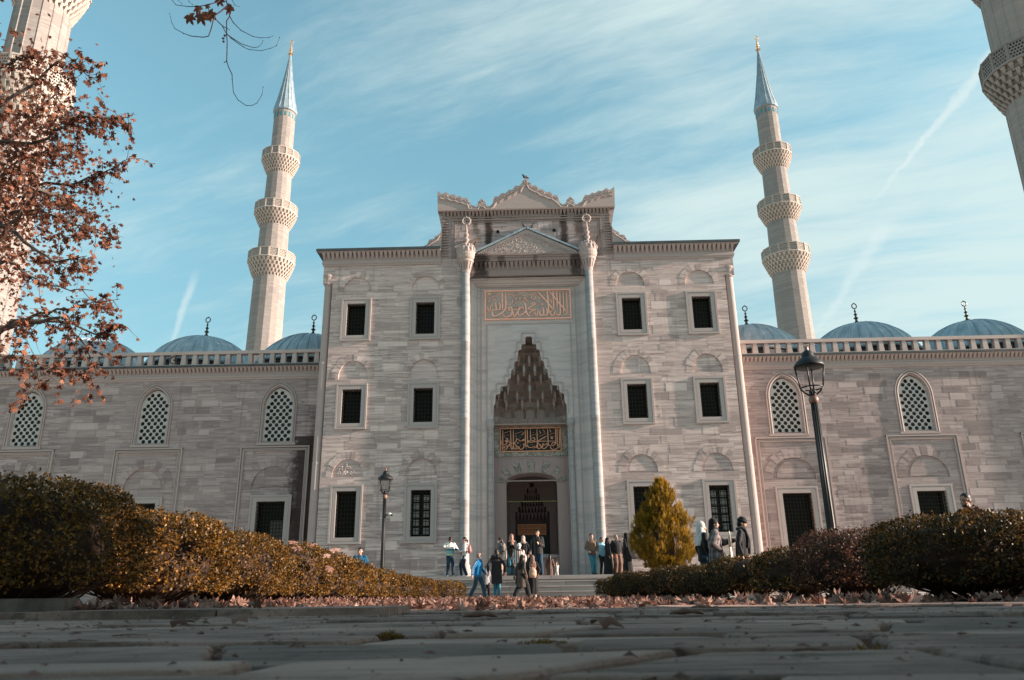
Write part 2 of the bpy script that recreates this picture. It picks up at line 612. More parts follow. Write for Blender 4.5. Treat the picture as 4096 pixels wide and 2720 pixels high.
M_BAR = plain('window_bar_iron', (0.020, 0.017, 0.010), 0.7, 0.2, 0.3, 20, metallic=0.4)
M_GOLD = plain('gilded_copper', (0.75, 0.42, 0.20), 0.35, 0.5, 0.15, 9, metallic=0.6, bump=0.05)
M_GILT = plain('gilt_lettering', (1.0, 0.50, 0.37), 0.55, 0.3, 0.12, 9)
M_GILT2 = plain('ochre_lettering', (0.62, 0.30, 0.17), 0.6, 0.3, 0.12, 9)
M_PANEL1 = plain('panel_grey', (0.40, 0.335, 0.30), 0.8, 0.2, 0.12, 3)
M_PANEL2 = plain('panel_black', (0.012, 0.016, 0.017), 0.6, 0.3, 0.3, 3)
M_VOID = plain('window_dark', (0.012, 0.012, 0.013), 0.9, 0.1, 0.3, 3, bump=0)
M_BRONZE = plain('dark_bronze', (0.07, 0.06, 0.05), 0.4, 0.5, 0.3, 10, metallic=0.6)


def _breccia():
    m, nt, bs = newmat('green_breccia', 0.6, 0.4)
    c, u, v = uv_wall(nt)
    vor = nt.node('ShaderNodeTexVoronoi')
    vor.inputs['Scale'].default_value = 9.0
    nt.put(vor.inputs['Vector'], nt.vmath('ADD', nt.comb(u, v, 0.0), nt.noise(c, 4.0, 4, col=True)))
    f = nt.sep(vor.outputs['Color'])[0]
    col = nt.mix(nt.ramp(f, 0.2, 0.9), (0.16, 0.14, 0.115), (0.36, 0.32, 0.27))
    col = nt.mix(nt.ramp(nt.noise(c, 6.0, 5), 0.58, 0.7), col, (0.02, 0.025, 0.022))
    nt.put(bs.inputs['Base Color'], col)
    return m


def _dome():
    m, nt, bs = newmat('dome_lead', 0.5, 0.45)
    c = nt.node('ShaderNodeTexCoord').outputs['Object']
    x, y, z = nt.sep(c)
    ang = nt.math('ARCTAN2', y, x)
    st = nt.noise(nt.comb(nt.math('MULTIPLY', ang, 6.0), nt.math('MULTIPLY', z, 0.6), 0.0), 1.0, 5, 0.6)
    col = nt.mix(nt.ramp(st, 0.3, 0.7), (0.22, 0.29, 0.34), (0.42, 0.50, 0.54))
    col = nt.mix(nt.ramp(nt.noise(c, 1.1, 5, 0.65), 0.45, 0.7, 0.0, 0.5), col, (0.16, 0.22, 0.26))
    ring = nt.math('FRACT', nt.math('MULTIPLY', nt.math('ADD', z, nt.math('MULTIPLY', nt.math('FLOOR', nt.math('MULTIPLY', ang, 32 / (2 * pi))), 0.37)), 0.85))
    col = nt.mix(nt.ramp(nt.math('ABSOLUTE', nt.math('SUBTRACT', ring, 0.5)), 0.02, 0.0, 0.0, 0.45), col, (0.12, 0.17, 0.20))
    nt.put(bs.inputs['Base Color'], col)
    bs.inputs['Metallic'].default_value = 0.15
    return m


def _glass():
    m, nt, bs = newmat('dark_window_glass', 0.2, 0.12)
    c = nt.node('ShaderNodeTexCoord').outputs['Object']
    nt.put(bs.inputs['Base Color'], nt.mix(nt.noise(c, 3.0, 3), (0.003, 0.003, 0.003), (0.010, 0.010, 0.010)))
    nt.put(bs.inputs['Normal'], nt.bump(nt.noise(c, 3.0, 2), 0.1, 0.02))
    return m


M_BREC = _breccia()
M_DOME = _dome()
M_GLASS = _glass()
# ------------------------------------------------------------------ shapes used by the buildings
def rect(x0, x1, z0, z1):
    return [(x0, z0), (x1, z0), (x1, z1), (x0, z1)]


def arch_pts(cx, hw, z0, h, n=14, pw=0.88):
    """blind arch: nearly round with a slight point"""
    pts = [(cx + hw, z0)]
    for i in range(1, n):
        a = pi * i / n
        s = 1 if cos(a) >= 0 else -1
        pts.append((cx + hw * s * abs(cos(a)) ** 1.0, z0 + h * sin(a) ** pw))
    pts.append((cx - hw, z0))
    return pts


def pointed_pts(cx, hw, z0, zs, h, n=8, rev=False):
    """window with straight sides and a low pointed head; spring at zs, head height h"""
    pts = [(cx - hw, z0), (cx + hw, z0), (cx + hw, zs)]
    for i in range(1, n + 1):
        t = i / n
        pts.append((cx + hw * cos(t * pi / 2) ** 0.85, zs + h * (sin(t * pi / 2) ** 1.0 * 0.86 + 0.14 * t ** 3)))
    for i in range(n - 1, -1, -1):
        t = i / n
        pts.append((cx - hw * cos(t * pi / 2) ** 0.85, zs + h * (sin(t * pi / 2) * 0.86 + 0.14 * t ** 3)))
    return pts


def ring_frame(mb, x0, x1, z0, z1, wd, y0, y1, m=None):
    """four mitred bars round a rectangle: outer edge x0..x1, z0..z1, bar width wd, from y0 (front) to y1"""
    o = [(x0, z0), (x1, z0), (x1, z1), (x0, z1)]
    i = [(x0 + wd, z0 + wd), (x1 - wd, z0 + wd), (x1 - wd, z1 - wd), (x0 + wd, z1 - wd)]
    for k in range(4):
        j = (k + 1) % 4
        mb.hexa([(o[k][0], y0, o[k][1]), (o[j][0], y0, o[j][1]), (i[j][0], y0, i[j][1]), (i[k][0], y0, i[k][1]),
                 (o[k][0], y1, o[k][1]), (o[j][0], y1, o[j][1]), (i[j][0], y1, i[j][1]), (i[k][0], y1, i[k][1])], m)


def voussoirs(mb, cx, hw, z0, h, wd, y, n=13):
    """ring of separately tinted arch stones standing a few mm proud"""
    for k in range(n):
        a0, a1 = pi * (k + 0.04) / n, pi * (k + 0.96) / n
        s = wd * random.uniform(0.85, 1.15)
        P = []
        for a in (a0, a1):
            P.append((cx + hw * cos(a), z0 + h * sin(a) ** 0.88))
        Q = []
        for a in (a0, a1):
            Q.append((cx + (hw + s) * cos(a), z0 + (h + s) * sin(a) ** 0.88))
        yy = y - random.uniform(0.006, 0.016)
        t = random.choice([0.15, 0.3, 0.5, 0.62, 0.75])
        pts = [P[0], P[1], Q[1], Q[0]]
        mb.hexa([(p[0], yy, p[1]) for p in pts] + [(p[0], y + 0.02, p[1]) for p in pts], t=t)


def patches(mb, x0, x1, z0, z1, rowh, y, count, avoid, step=0.0):
    """single stones worn back or replaced: slightly proud slabs of their own tone"""
    done = []
    tries = 0
    while len(done) < count and tries < count * 12:
        tries += 1
        wd = random.uniform(0.45, 1.5)
        r = random.randint(int(z0 / rowh) + 1, int(z1 / rowh) - 1)
        zz0, zz1 = r * rowh + 0.004, (r + 1) * rowh - 0.004
        if random.random() < 0.35:
            zz1 -= rowh * random.uniform(0.2, 0.55)
        xx = random.uniform(x0, x1 - wd)
        R = (xx, xx + wd, zz0, zz1)
        if any(R[0] < a[1] + 0.02 and R[1] > a[0] - 0.02 and R[2] < a[3] and R[3] > a[2] for a in avoid + done):
            continue
        done.append(R)
        p = random.uniform(0.002, 0.008)
        t = random.choice([0.05, 0.2, 0.35, 0.5, 0.65, 0.8, 0.95])
        # a broken lower or upper edge
        q = [(R[0], R[2]), (R[1], R[2] + random.uniform(0, 0.03)), (R[1], R[3] - random.uniform(0, 0.02)), (R[0], R[3])]
        mb.hexa([(a, y - p, b) for a, b in q] + [(a, y + 0.01, b) for a, b in q], t=t)


def window_part(parent, cx, zb, zt, wd, y, depth, frame_w, nx, nz, m_frame=M_FRAME, curtain=False, sillw=None, dark=None):
    """one barred window of a building: reveal > frame, grille, pane"""
    hw = wd / 2
    rv = MB()
    rv.band(rect(cx - hw, cx + hw, zb, zt), y + 0.004, y + depth)
    wn = rv.build('window', m_frame, parent, world=True)
    fr = MB()
    f = frame_w
    ring_frame(fr, cx - hw - f, cx + hw + f, zb - f, zt + f, 0.085, y - 0.075, y + 0.02)
    ring_frame(fr, cx - hw - f + 0.085, cx + hw + f - 0.085, zb - f + 0.085, zt + f - 0.085, 0.05, y - 0.045, y + 0.02)
    ring_frame(fr, cx - hw - f + 0.135, cx + hw + f - 0.135, zb - f + 0.135, zt + f - 0.135, f - 0.135 + 0.003, y - 0.055, y + 0.02)
    fr.build('frame', m_frame, wn, world=True)
    g = MB()
    for i in range(nx):
        x = cx - hw + wd * (i + 0.5) / nx
        g.box(x - 0.013, x + 0.013, y + 0.10, y + 0.126, zb, zt)
    for j in range(nz):
        z = zb + (zt - zb) * (j + 0.5) / nz
        g.box(cx - hw, cx + hw, y + 0.094, y + 0.132, z - 0.013, z + 0.013)
        for i in range(nx):
            x = cx - hw + wd * (i + 0.5) / nx
            g.ball((x, y + 0.11, z), 0.03, 6, 4)
    g.build('grille', M_BAR, wn, world=True)
    p = MB()
    p.box(cx - hw, cx + hw, y + depth - 0.03, y + depth, zb, zt)
    p.build('pane', M_GLASS, wn, world=True)
    if curtain:
        for sx in (-1, 1):
            c = MB()
            x0 = cx + sx * wd * 0.25
            for k in range(5 if curtain == 2 else 4):
                z0 = zb + 0.12 + (zt - zb - 0.25) * k / 5.0
                c.box(x0 - wd * 0.15, x0 + wd * 0.15, y + depth - 0.07, y + depth - 0.05, z0, z0 + (zt - zb) * 0.14)
            c.build('casement', M_CURTAIN, wn, world=True)
    return wn


M_CURTAIN = plain('pale_casement', (0.34, 0.34, 0.32), 0.5, 0.4, 0.2, 8)
M_CURTD = plain('dim_casement', (0.10, 0.09, 0.08), 0.5, 0.4, 0.2, 8)


def dentils(mb, x0, x1, zb, zt, yb, yt, n, m=None):
    """row of small hanging muqarnas teeth between a lower and an upper line that leans outward"""
    w_ = (x1 - x0) / n
    for i in range(n):
        xa = x0 + w_ * i
        a, b = xa + w_ * 0.10, xa + w_ * 0.90
        c = (a + b) / 2
        mb.hexa([(c - w_ * 0.14, yb - 0.01, zb), (c + w_ * 0.14, yb - 0.01, zb), (c + w_ * 0.14, yb + 0.1, zb), (c - w_ * 0.14, yb + 0.1, zb),
                 (a, yt, zt), (b, yt, zt), (b, yb + 0.1, zt), (a, yb + 0.1, zt)], m)


def finial(mb, c, h, s=1.0, n=10, ring=True):
    """turned alem: stacked balls on a stem with an open ring and a point on top"""
    pr = [(0.16, 0), (0.10, 0.05), (0.055, 0.12), (0.05, 0.20), (0.10, 0.235), (0.105, 0.26), (0.045, 0.30), (0.04, 0.38), (0.075, 0.41), (0.08, 0.43),
          (0.035, 0.47), (0.03, 0.56), (0.06, 0.585), (0.025, 0.62), (0.02, 0.72)]
    mb.lathe([(r * s, z * h) for r, z in pr], c, n)
    if ring:
        R = 0.105 * s
        zc = c[2] + h * 0.83
        pts = [(c[0] + R * sin(a), c[1], zc - R * cos(a) * 1.15) for a in [2 * pi * k / 14 for k in range(15)]]
        mb.tube(pts, 0.024 * s, 6)
        mb.tube([(c[0], c[1], zc + R * 1.1), (c[0], c[1], c[2] + h)], [0.03 * s, 0.006 * s], 6)


def smooth_line(pts, sub=4):
    """Catmull-Rom through 2-D points"""
    if len(pts) < 3:
        return pts
    P = [pts[0]] + list(pts) + [pts[-1]]
    o = []
    for i in range(1, len(P) - 2):
        for k in range(sub):
            t = k / sub
            o.append(tuple(0.5 * (2 * P[i][j] + (P[i + 1][j] - P[i - 1][j]) * t + (2 * P[i - 1][j] - 5 * P[i][j] + 4 * P[i + 1][j] - P[i + 2][j]) * t * t
                                  + (3 * P[i][j] - P[i - 1][j] - 3 * P[i + 1][j] + P[i + 2][j]) * t ** 3) for j in range(2)))
    o.append(pts[-1])
    return o


def strokes(mb, lines, to_xz, y, unit, th=0.03):
    """brush strokes as raised ribbons; each on its own thin layer"""
    for q, (wd, pts) in enumerate(lines):
        pts = smooth_line([to_xz(p) for p in pts], 4)
        n = len(pts)
        yy = y - th - 0.0012 * (q % 24)
        b = len(mb.v)
        for i, p in enumerate(pts):
            a = pts[max(i - 1, 0)]
            c = pts[min(i + 1, n - 1)]
            dx_, dz_ = c[0] - a[0], c[1] - a[1]
            L = sqrt(dx_ * dx_ + dz_ * dz_) or 1e-6
            # a slanted pen: thicker where the stroke runs down, thin at the ends
            t = i / (n - 1)
            k = 0.62 + 0.38 * abs(dz_ / L)
            e = min(1.0, 0.45 + 5 * t, 0.35 + 4 * (1 - t))
            h = wd * unit * 0.5 * k * e
            nx_, nz_ = -dz_ / L * h, dx_ / L * h
            mb.v += [(p[0] + nx_, yy, p[1] + nz_), (p[0] - nx_, yy, p[1] - nz_), (p[0] + nx_, y, p[1] + nz_), (p[0] - nx_, y, p[1] - nz_)]
        for i in range(n - 1):
            o = b + 4 * i
            mb.face((o, o + 1, o + 5, o + 4))
            mb.face((o, o + 4, o + 6, o + 2))
            mb.face((o + 1, o + 3, o + 7, o + 5))
        mb.face((b, b + 2, b + 3, b + 1))
        o = b + 4 * (n - 1)
        mb.face((o, o + 1, o + 3, o + 2))


TXT1 = [(28, [(515, 120), (520, 350), (525, 560)]), (30, [(600, 130), (605, 480), (560, 580), (470, 650), (350, 705), (280, 690), (262, 610), (272, 560)]),
        (25, [(345, 370), (360, 480), (365, 540), (320, 560), (280, 550)]), (25, [(440, 370), (465, 450), (455, 540), (410, 552), (365, 540)]),
        (16, [(258, 430), (266, 570)]), (16, [(255, 425), (220, 480), (200, 570), (165, 575), (145, 490)]),
        (28, [(765, 570), (695, 560), (685, 510), (730, 490), (762, 530), (770, 600), (740, 680), (640, 730), (570, 715), (550, 650)]),
        (20, [(770, 562), (830, 545), (840, 490), (852, 548), (890, 538), (900, 480), (912, 538), (940, 520), (945, 460)]),
        (26, [(1055, 540), (1040, 500), (980, 500), (930, 570), (880, 660), (825, 715), (797, 680), (795, 600)]),
        (30, [(1080, 370), (1110, 470), (1125, 560), (1140, 640), (1190, 690), (1240, 705)]), (26, [(1125, 560), (1080, 630), (1000, 680), (935, 682), (925, 620)]),
        (24, [(1260, 430), (1272, 392), (1320, 380), (1350, 410), (1310, 432), (1230, 480), (1172, 528), (1280, 545), (1410, 540)]),
        (20, [(1370, 550), (1250, 600), (1190, 660)]), (22, [(1430, 540), (1420, 620), (1395, 690), (1358, 682), (1345, 600)]),
        (26, [(1550, 500), (1565, 600), (1558, 680), (1500, 692), (1465, 640), (1470, 590)]), (26, [(1640, 500), (1660, 600), (1648, 680), (1600, 692), (1565, 670)]),
        (28, [(1420, 110), (1520, 220), (1650, 360), (1760, 490), (1810, 550)]), (28, [(1650, 90), (1672, 300), (1700, 660)]),
        (26, [(1700, 100), (1800, 200), (1900, 330), (2000, 440), (2080, 520), (2130, 600)]), (26, [(1800, 90), (1812, 300), (1825, 560)]),
        (26, [(1890, 95), (1905, 300), (1910, 480)]), (24, [(1970, 95), (1980, 400), (1990, 620), (1960, 682), (1912, 680), (1880, 640)]),
        (22, [(1860, 580), (1830, 670), (1780, 702), (1745, 660), (1742, 605), (1830, 570)]), (20, [(2055, 110), (2070, 500), (2085, 650)]),
        (20, [(2135, 110), (2155, 400), (2160, 600), (2120, 670), (2060, 682)]), (14, [(1740, 280), (1760, 330), (1770, 390)]),
        (12, [(170, 280), (300, 225), (450, 150)]), (12, [(800, 220), (950, 170), (1100, 110)]), (12, [(1170, 200), (1280, 160), (1380, 115)]),
        (14, [(990, 380), (1040, 360), (1090, 330)]), (14, [(760, 300), (778, 350), (740, 410), (680, 440)]), (14, [(1345, 225), (1355, 262), (1290, 312)]),
        (12, [(300, 290), (320, 322), (330, 290), (345, 322), (360, 280)]), (12, [(1120, 310), (1140, 348), (1150, 315), (1165, 348), (1180, 310)]),
        (12, [(1490, 400), (1510, 434), (1525, 395), (1540, 438), (1555, 390)]), (12, [(1445, 345), (1465, 370), (1485, 392)]),
        (14, [(1050, 300), (1088, 250), (1110, 300), (1140, 290)]), (12, [(670, 160), (700, 190), (780, 180), (800, 235)]), (12, [(1040, 190), (1080, 210), (1100, 180)]),
        (12, [(1250, 290), (1270, 200), (1350, 185)]), (12, [(850, 240), (880, 280), (860, 320)]), (12, [(840, 370), (870, 400), (890, 370)]), (12, [(930, 255), (960, 290), (980, 255)]),
        (12, [(180, 300), (190, 350), (175, 390)]), (30, [(1060, 705), (1092, 716)]), (26, [(448, 738), (472, 742)]), (20, [(1285, 650), (1295, 670)]), (22, [(730, 730), (765, 742)]),
        (24, [(1590, 180), (1585, 205)]), (18, [(1430, 240), (1450, 270), (1468, 240)]), (30, [(150, 170), (190, 150), (220, 175)]), (14, [(975, 590), (978, 630)]), (14, [(630, 570), (628, 620)])]
TXT2 = [(28, [(240, 250), (245, 780), (270, 868), (305, 862), (312, 790)]), (28, [(505, 250), (525, 800), (548, 900), (583, 890), (590, 790)]),
        (28, [(595, 250), (610, 800), (642, 900), (698, 882), (690, 800)]), (26, [(700, 530), (702, 620), (650, 685), (540, 712), (462, 672), (447, 580)]),
        (24, [(690, 550), (760, 572), (820, 622), (870, 632), (940, 580), (972, 572), (962, 622), (900, 622)]), (28, [(620, 700), (700, 780), (772, 860), (740, 902), (690, 885)]),
        (28, [(1000, 240), (1020, 780), (1052, 800), (1030, 755)]), (28, [(1070, 240), (1078, 500), (1085, 740)]), (26, [(1175, 230), (1192, 560), (1230, 612), (1300, 622), (1335, 570), (1290, 520), (1230, 540)]),
        (30, [(2020, 635), (1500, 642), (1160, 672), (1120, 640), (1200, 600)]), (30, [(1400, 230), (1420, 700), (1432, 860), (1480, 892), (1552, 840), (1500, 760), (1435, 690)]),
        (30, [(1730, 470), (1600, 540), (1430, 640)]), (28, [(1765, 230), (1785, 700), (1802, 770), (1850, 792)]), (26, [(1850, 792), (1950, 782), (2030, 720), (1962, 680), (1880, 760)]),
        (28, [(2030, 215), (2040, 500), (2045, 740)]), (26, [(2080, 215), (2090, 500), (2095, 800)]), (26, [(2155, 215), (2165, 500), (2170, 880)]),
        (28, [(2125, 740), (2120, 842), (2040, 902), (1940, 912), (1872, 870), (1865, 790)]), (26, [(1760, 720), (1742, 820), (1650, 892), (1590, 862), (1580, 790), (1622, 720), (1650, 780), (1610, 812)]),
        (22, [(1700, 762), (1722, 720), (1758, 745)]), (26, [(1395, 760), (1390, 840), (1342, 852), (1310, 790)]), (28, [(1310, 832), (1200, 852), (1110, 832), (1085, 760)]),
        (26, [(955, 790), (958, 850), (880, 912), (812, 892), (800, 800)]), (24, [(930, 762), (960, 730), (985, 770), (940, 792)]), (26, [(402, 590), (398, 652), (340, 742), (242, 762), (187, 690), (190, 610)]),
        (24, [(340, 560), (380, 530), (402, 580), (350, 602)]), (24, [(308, 640), (350, 610), (372, 650), (320, 662)]), (26, [(402, 830), (388, 882), (300, 942), (232, 922), (220, 830)]),
        (22, [(350, 812), (388, 780), (402, 830), (350, 842)]), (24, [(402, 832), (480, 792), (462, 740), (430, 780)]),
        (24, [(275, 370), (470, 300)]), (24, [(645, 390), (900, 310)]), (22, [(1220, 450), (1370, 395)]), (22, [(1470, 490), (1710, 375)]), (22, [(1815, 430), (1985, 365)]),
        (18, [(1830, 240), (1855, 290), (1870, 350)]), (18, [(1480, 280), (1512, 330), (1535, 390)]), (18, [(930, 330), (942, 370), (870, 440)]),
        (18, [(1870, 470), (1890, 562), (1910, 480), (1926, 570), (1950, 470)]), (16, [(1600, 260), (1650, 300), (1640, 360)]), (16, [(720, 690), (790, 690), (725, 730)])] + \
       [(34, [(x - 9, z - 6), (x + 9, z + 6)]) for x, z in ((305, 440), (305, 490), (385, 430), (430, 440), (670, 480), (710, 480), (690, 440), (830, 510), (1275, 340), (1480, 400),
                                                           (1655, 580), (1705, 570), (1200, 760), (1245, 755), (1275, 900), (1315, 890), (465, 900), (855, 760), (855, 810), (1975, 830), (1050, 880))]


def panel_map(tl, tr, br, bl, X0, X1, Z0, Z1):
    def f(p):
        u = (p[0] - tl[0]) / (tr[0] - tl[0])
        for _ in range(3):
            zt = tl[1] + (tr[1] - tl[1]) * u
            zb = bl[1] + (br[1] - bl[1]) * u
            v = (p[1] - zt) / (zb - zt)
            xl = tl[0] + (bl[0] - tl[0]) * v
            xr = tr[0] + (br[0] - tr[0]) * v
            u = (p[0] - xl) / (xr - xl)
        return (X0 + (X1 - X0) * u, Z1 + (Z0 - Z1) * v)
    return f


PLAT = 0.85          # platform level

# ------------------------------------------------------------------ the portal block
portal = thing('mosque_portal', 'three-storey grey stone mosque portal block with muqarnas doorway and carved crest', 'mosque portal', (0, 0, PLAT))
HX = 10.35
WX = (5.118, 8.571)
ROWS = ((12.38, 14.06, 14.72, 0.76, 0.71), (7.96, 9.64, 10.16, 0.93, 0.72), (2.68, 4.78, 5.42, 0.84, 0.735))
wall = MB()
holes, avoid = [], []
for sx in (-1, 1):
    for wx in WX:
        cx = sx * wx
        for (zb, zt, az, ah, hw) in ROWS:
            holes.append(rect(cx - 0.468, cx + 0.468, zb, zt))
            ap = arch_pts(cx, hw, az, ah)
            holes.append(ap)
            avoid.append((cx - 0.8, cx + 0.8, zb - 0.32, zt + 0.32))
            avoid.append((cx - hw - 0.45, cx + hw + 0.45, az - 0.05, az + ah + 0.45))
outer = [(-9.86, 0.0), (-2.95, 0.0), (-2.95, 15.34), (2.95, 15.34), (2.95, 0.0), (9.86, 0.0), (9.86, 15.2), (HX, 15.2), (HX, 16.4), (-HX, 16.4), (-HX, 15.2), (-9.86, 15.2)]
wall.plate(outer, holes, 0.0)
for s in (-1, 1):
    b = len(wall.v)
    wall.v += [(s * HX, 0, 15.2), (s * HX, 7, 15.2), (s * HX, 7, 16.4), (s * HX, 0, 16.4)]
    wall.face((b, b + 1, b + 2, b + 3))
    # notch for the corner shaft
    nb = [(9.86, 0.0), (9.86, 0.46), (10.30, 0.46), (10.30, 7.0)]
    b = len(wall.v)
    for x, y in nb:
        wall.v += [(s * x, y, 0.0), (s * x, y, 15.2)]
    for q in range(3):
        wall.face((b + 2 * q, b + 2 * q + 1, b + 2 * q + 3, b + 2 * q + 2))
    b = len(wall.v)
    wall.v += [(s * 9.86, 0.002, 15.2), (s * HX, 0.002, 15.2), (s * HX, 0.46, 15.2), (s * 9.86, 0.46, 15.2)]
    wall.face((b, b + 1, b + 2, b + 3))
avoid += [(-3.5, 3.5, 0, 17), (-11, -9.75, 0, 17), (9.75, 11, 0, 17)]
patches(wall, -9.7, 9.7, 1.0, 16.0, 0.42, 0.0, 230, avoid)
wall.build('wall', M_WALL, portal, world=True)

for sx in (-1, 1):
    for k, wx in enumerate(WX):
        cx = sx * wx
        for r, (zb, zt, az, ah, hw) in enumerate(ROWS):
            cur = 0
            if r == 2 and ((sx < 0 and k == 0) or (sx > 0 and k == 1)):
                cur = 2
            window_part(portal, cx, zb, zt, 0.935, 0.0, 0.42, 0.285, 6, 9 if r < 2 else 11, curtain=cur)
            ap = MB()
            pts = arch_pts(cx, hw, az, ah)
            ap.band(pts, 0.003, 0.06, t=0.4)
            ap.plate(pts, [], 0.06, t=random.choice([0.45, 0.6, 0.7]))
            if r == 2:
                inn = [(cx + (p[0] - cx) * 0.8, az + 0.07 + (p[1] - az) * 0.8) for p in pts]
                ap.slab(inn, 0.03, 0.07, t=random.choice([0.3, 0.45, 0.6]))
                if sx < 0 and k == 1:
                    for _ in range(60):
                        a, q = random.uniform(0, pi), random.random() ** 0.5 * 0.5
                        ap.ball((cx + q * cos(a) * 0.95, 0.03, az + 0.13 + q * sin(a) * 0.95), (0.03, 0.025, 0.05), 5, 3)
            voussoirs(ap, cx, hw + 0.004, az, ah + 0.004, 0.33, 0.0, 11 + r)
            ap.build('blind_arch', M_WALL, portal, world=True)

# corner shafts
for s in (-1, 1):
    cs = MB()
    c = (s * 10.10, 0.225, 0)
    cs.lathe([(0.30, 0.0), (0.30, 0.55), (0.24, 0.75), (0.27, 0.82), (0.225, 0.92), (0.22, 5.2), (0.228, 5.22), (0.228, 5.3), (0.215, 5.32), (0.21, 10.1), (0.22, 10.12), (0.22, 10.2), (0.205, 10.22), (0.20, 14.25),
              (0.25, 14.3), (0.25, 14.38), (0.21, 14.42), (0.27, 14.66), (0.31, 14.74), (0.31, 14.82), (0.02, 15.0)], (c[0], c[1], PLAT), 20)
    cs.build('corner_shaft', M_TRIM, portal, smooth=False, world=True)

# cornices of the two lower wings of the block, with a lead-edged roof
for s in (-1, 1):
    cn = MB()
    x0, x1 = (-HX, -4.37) if s < 0 else (4.37, HX)
    fl = 'L' if s < 0 else 'R'
    cn.xprof([(0.0, 16.10), (-0.05, 16.12), (-0.05, 16.20), (-0.09, 16.23), (-0.09, 16.33), (-0.05, 16.37), (-0.05, 16.44), (0.0, 16.44)], x0, x1, flare=fl)
    cn.xprof([(0.0, 16.44), (-0.05, 16.445), (-0.08, 16.79), (-0.31, 16.80), (-0.31, 16.842), (0.0, 16.842)], x0, x1, flare=fl)
    dentils(cn, x0 - (0.1 if s < 0 else 0), x1 + (0.1 if s > 0 else 0), 16.45, 16.80, -0.07, -0.29, 27)
    cn.build('cornice', M_TRIM, portal, world=True)
for s in (-1, 1):
    rf = MB()
    x0, x1 = (-HX - 0.36, -4.37) if s < 0 else (4.37, HX + 0.36)
    rf.hexa([(x0, -0.36, 16.845), (x1, -0.36, 16.845), (x1, 7.2, 16.845), (x0, 7.2, 16.845), (x0, -0.36, 16.97), (x1, -0.36, 16.97), (x1, 7.2, 17.5), (x0, 7.2, 17.5)])
    rf.build('lead_roof', M_LEAD, portal, world=True)

# tall centre with its carved crest
ub = MB()
body = [(-4.36, 16.4), (4.36, 16.4), (4.38, 18.1), (4.56, 19.05), (-4.56, 19.05), (-4.38, 18.1)]
ub.slab(body, 0.0, 2.2)
ub.slab([(-4.36, 15.34), (-2.95, 15.34), (2.95, 15.34), (4.36, 15.34), (4.36, 16.4), (-4.36, 16.4)], 0.002, 0.6)
for x in (-1.47, 1.42):
    pts = [(x + 0.07 * cos(a), 0, 17.86 + 0.07 * sin(a)) for a in [2 * pi * k / 12 for k in range(12)]]
patches(ub, -3.8, 3.8, 16.5, 18.5, 0.40, 0.0, 22, [])
ub.build('centre_wall', M_UPPER, portal, world=True)
for x in (-1.47, 1.42):
    vents = MB()
    vents.lathe([(0.085, -0.0), (0.085, 0.03)], (0, 0, 0), 14)
    for i in range(len(vents.v) - 28, len(vents.v)):
        a = vents.v[i]
        vents.v[i] = (x + a[0], -0.008 - a[2], 17.86 + a[1])
    vents.build('drain_hole', M_VOID, portal, world=True)
tm = MB()
ring = 0.0
for s in (-1, 1):
    # upright tooth band and inner mouldings beside the centre field
    n = 15
    for i in range(n):
        z = 16.5 + 2.25 * i / n
        x0, x1 = s * 4.28, s * 3.98
        tm.hexa([(x0, -0.08, z + 0.02), (x1, -0.03, z + 0.05), (x1, 0.01, z + 0.05), (x0, 0.01, z + 0.02), (x0, -0.08, z + 0.11), (x1, -0.03, z + 0.09), (x1, 0.01, z + 0.09), (x0, 0.01, z + 0.11)])
    a, b_ = sorted((s * 3.86, s * 3.78)); tm.box(a, b_, -0.05, 0.01, 16.4, 18.50)
    a, b_ = sorted((s * 3.70, s * 3.66)); tm.box(a, b_, -0.035, 0.01, 16.4, 18.40)
    a, b_ = sorted((s * 4.36, s * 4.30)); tm.box(a, b_, -0.06, 0.01, 16.85, 18.2)
tm.box(-3.86, 3.86, -0.055, 0.01, 18.50, 18.58)
tm.box(-3.70, 3.70, -0.035, 0.01, 18.40, 18.44)
tm.box(-4.36, 4.36, -0.04, 0.012, 18.66, 18.71)
dentils(tm, -4.34, 4.34, 18.72, 18.99, -0.02, -0.17, 46)
tm.box(-4.56, 4.56, -0.20, 0.013, 18.995, 19.07)
tm.build('tooth_frieze', M_TRIMD, portal, world=True)

CR = [(-4.61, 20.23), (-4.36, 20.02), (-4.18, 20.16), (-3.97, 19.97), (-3.76, 20.02), (-3.60, 19.86), (-3.44, 19.91), (-3.28, 19.76), (-3.07, 19.79), (-2.98, 19.6), (-2.93, 19.41), (-2.74, 19.33), (-2.56, 19.20),
      (-2.48, 19.30), (-2.50, 19.5), (-2.30, 19.71), (-2.10, 19.5), (-2.08, 19.30), (-1.88, 19.26), (-1.74, 19.40), (-1.62, 19.82), (-1.44, 19.80), (-1.26, 20.02), (-1.06, 19.98), (-0.86, 20.19), (-0.70, 20.17), (-0.54, 20.42),
      (-0.34, 20.40), (-0.19, 20.54), (-0.16, 20.66), (0.0, 20.86)]
CR = CR + [(-x, z) for x, z in reversed(CR[:-1])]
cr = MB()
cr.slab([(-4.58, 19.07)] + CR[0:] + [(4.58, 19.07)], -0.16, 0.30)
low = [(x * 0.985, z - 0.36) for x, z in CR if True]


def crest_line(off):
    o = []
    for i in range(0, len(CR) - 1):
        x0, z0 = CR[i]
        x1, z1 = CR[i + 1]
        o.append(((x0 + x1) / 2, (z0 + z1) / 2 - off))
    return o


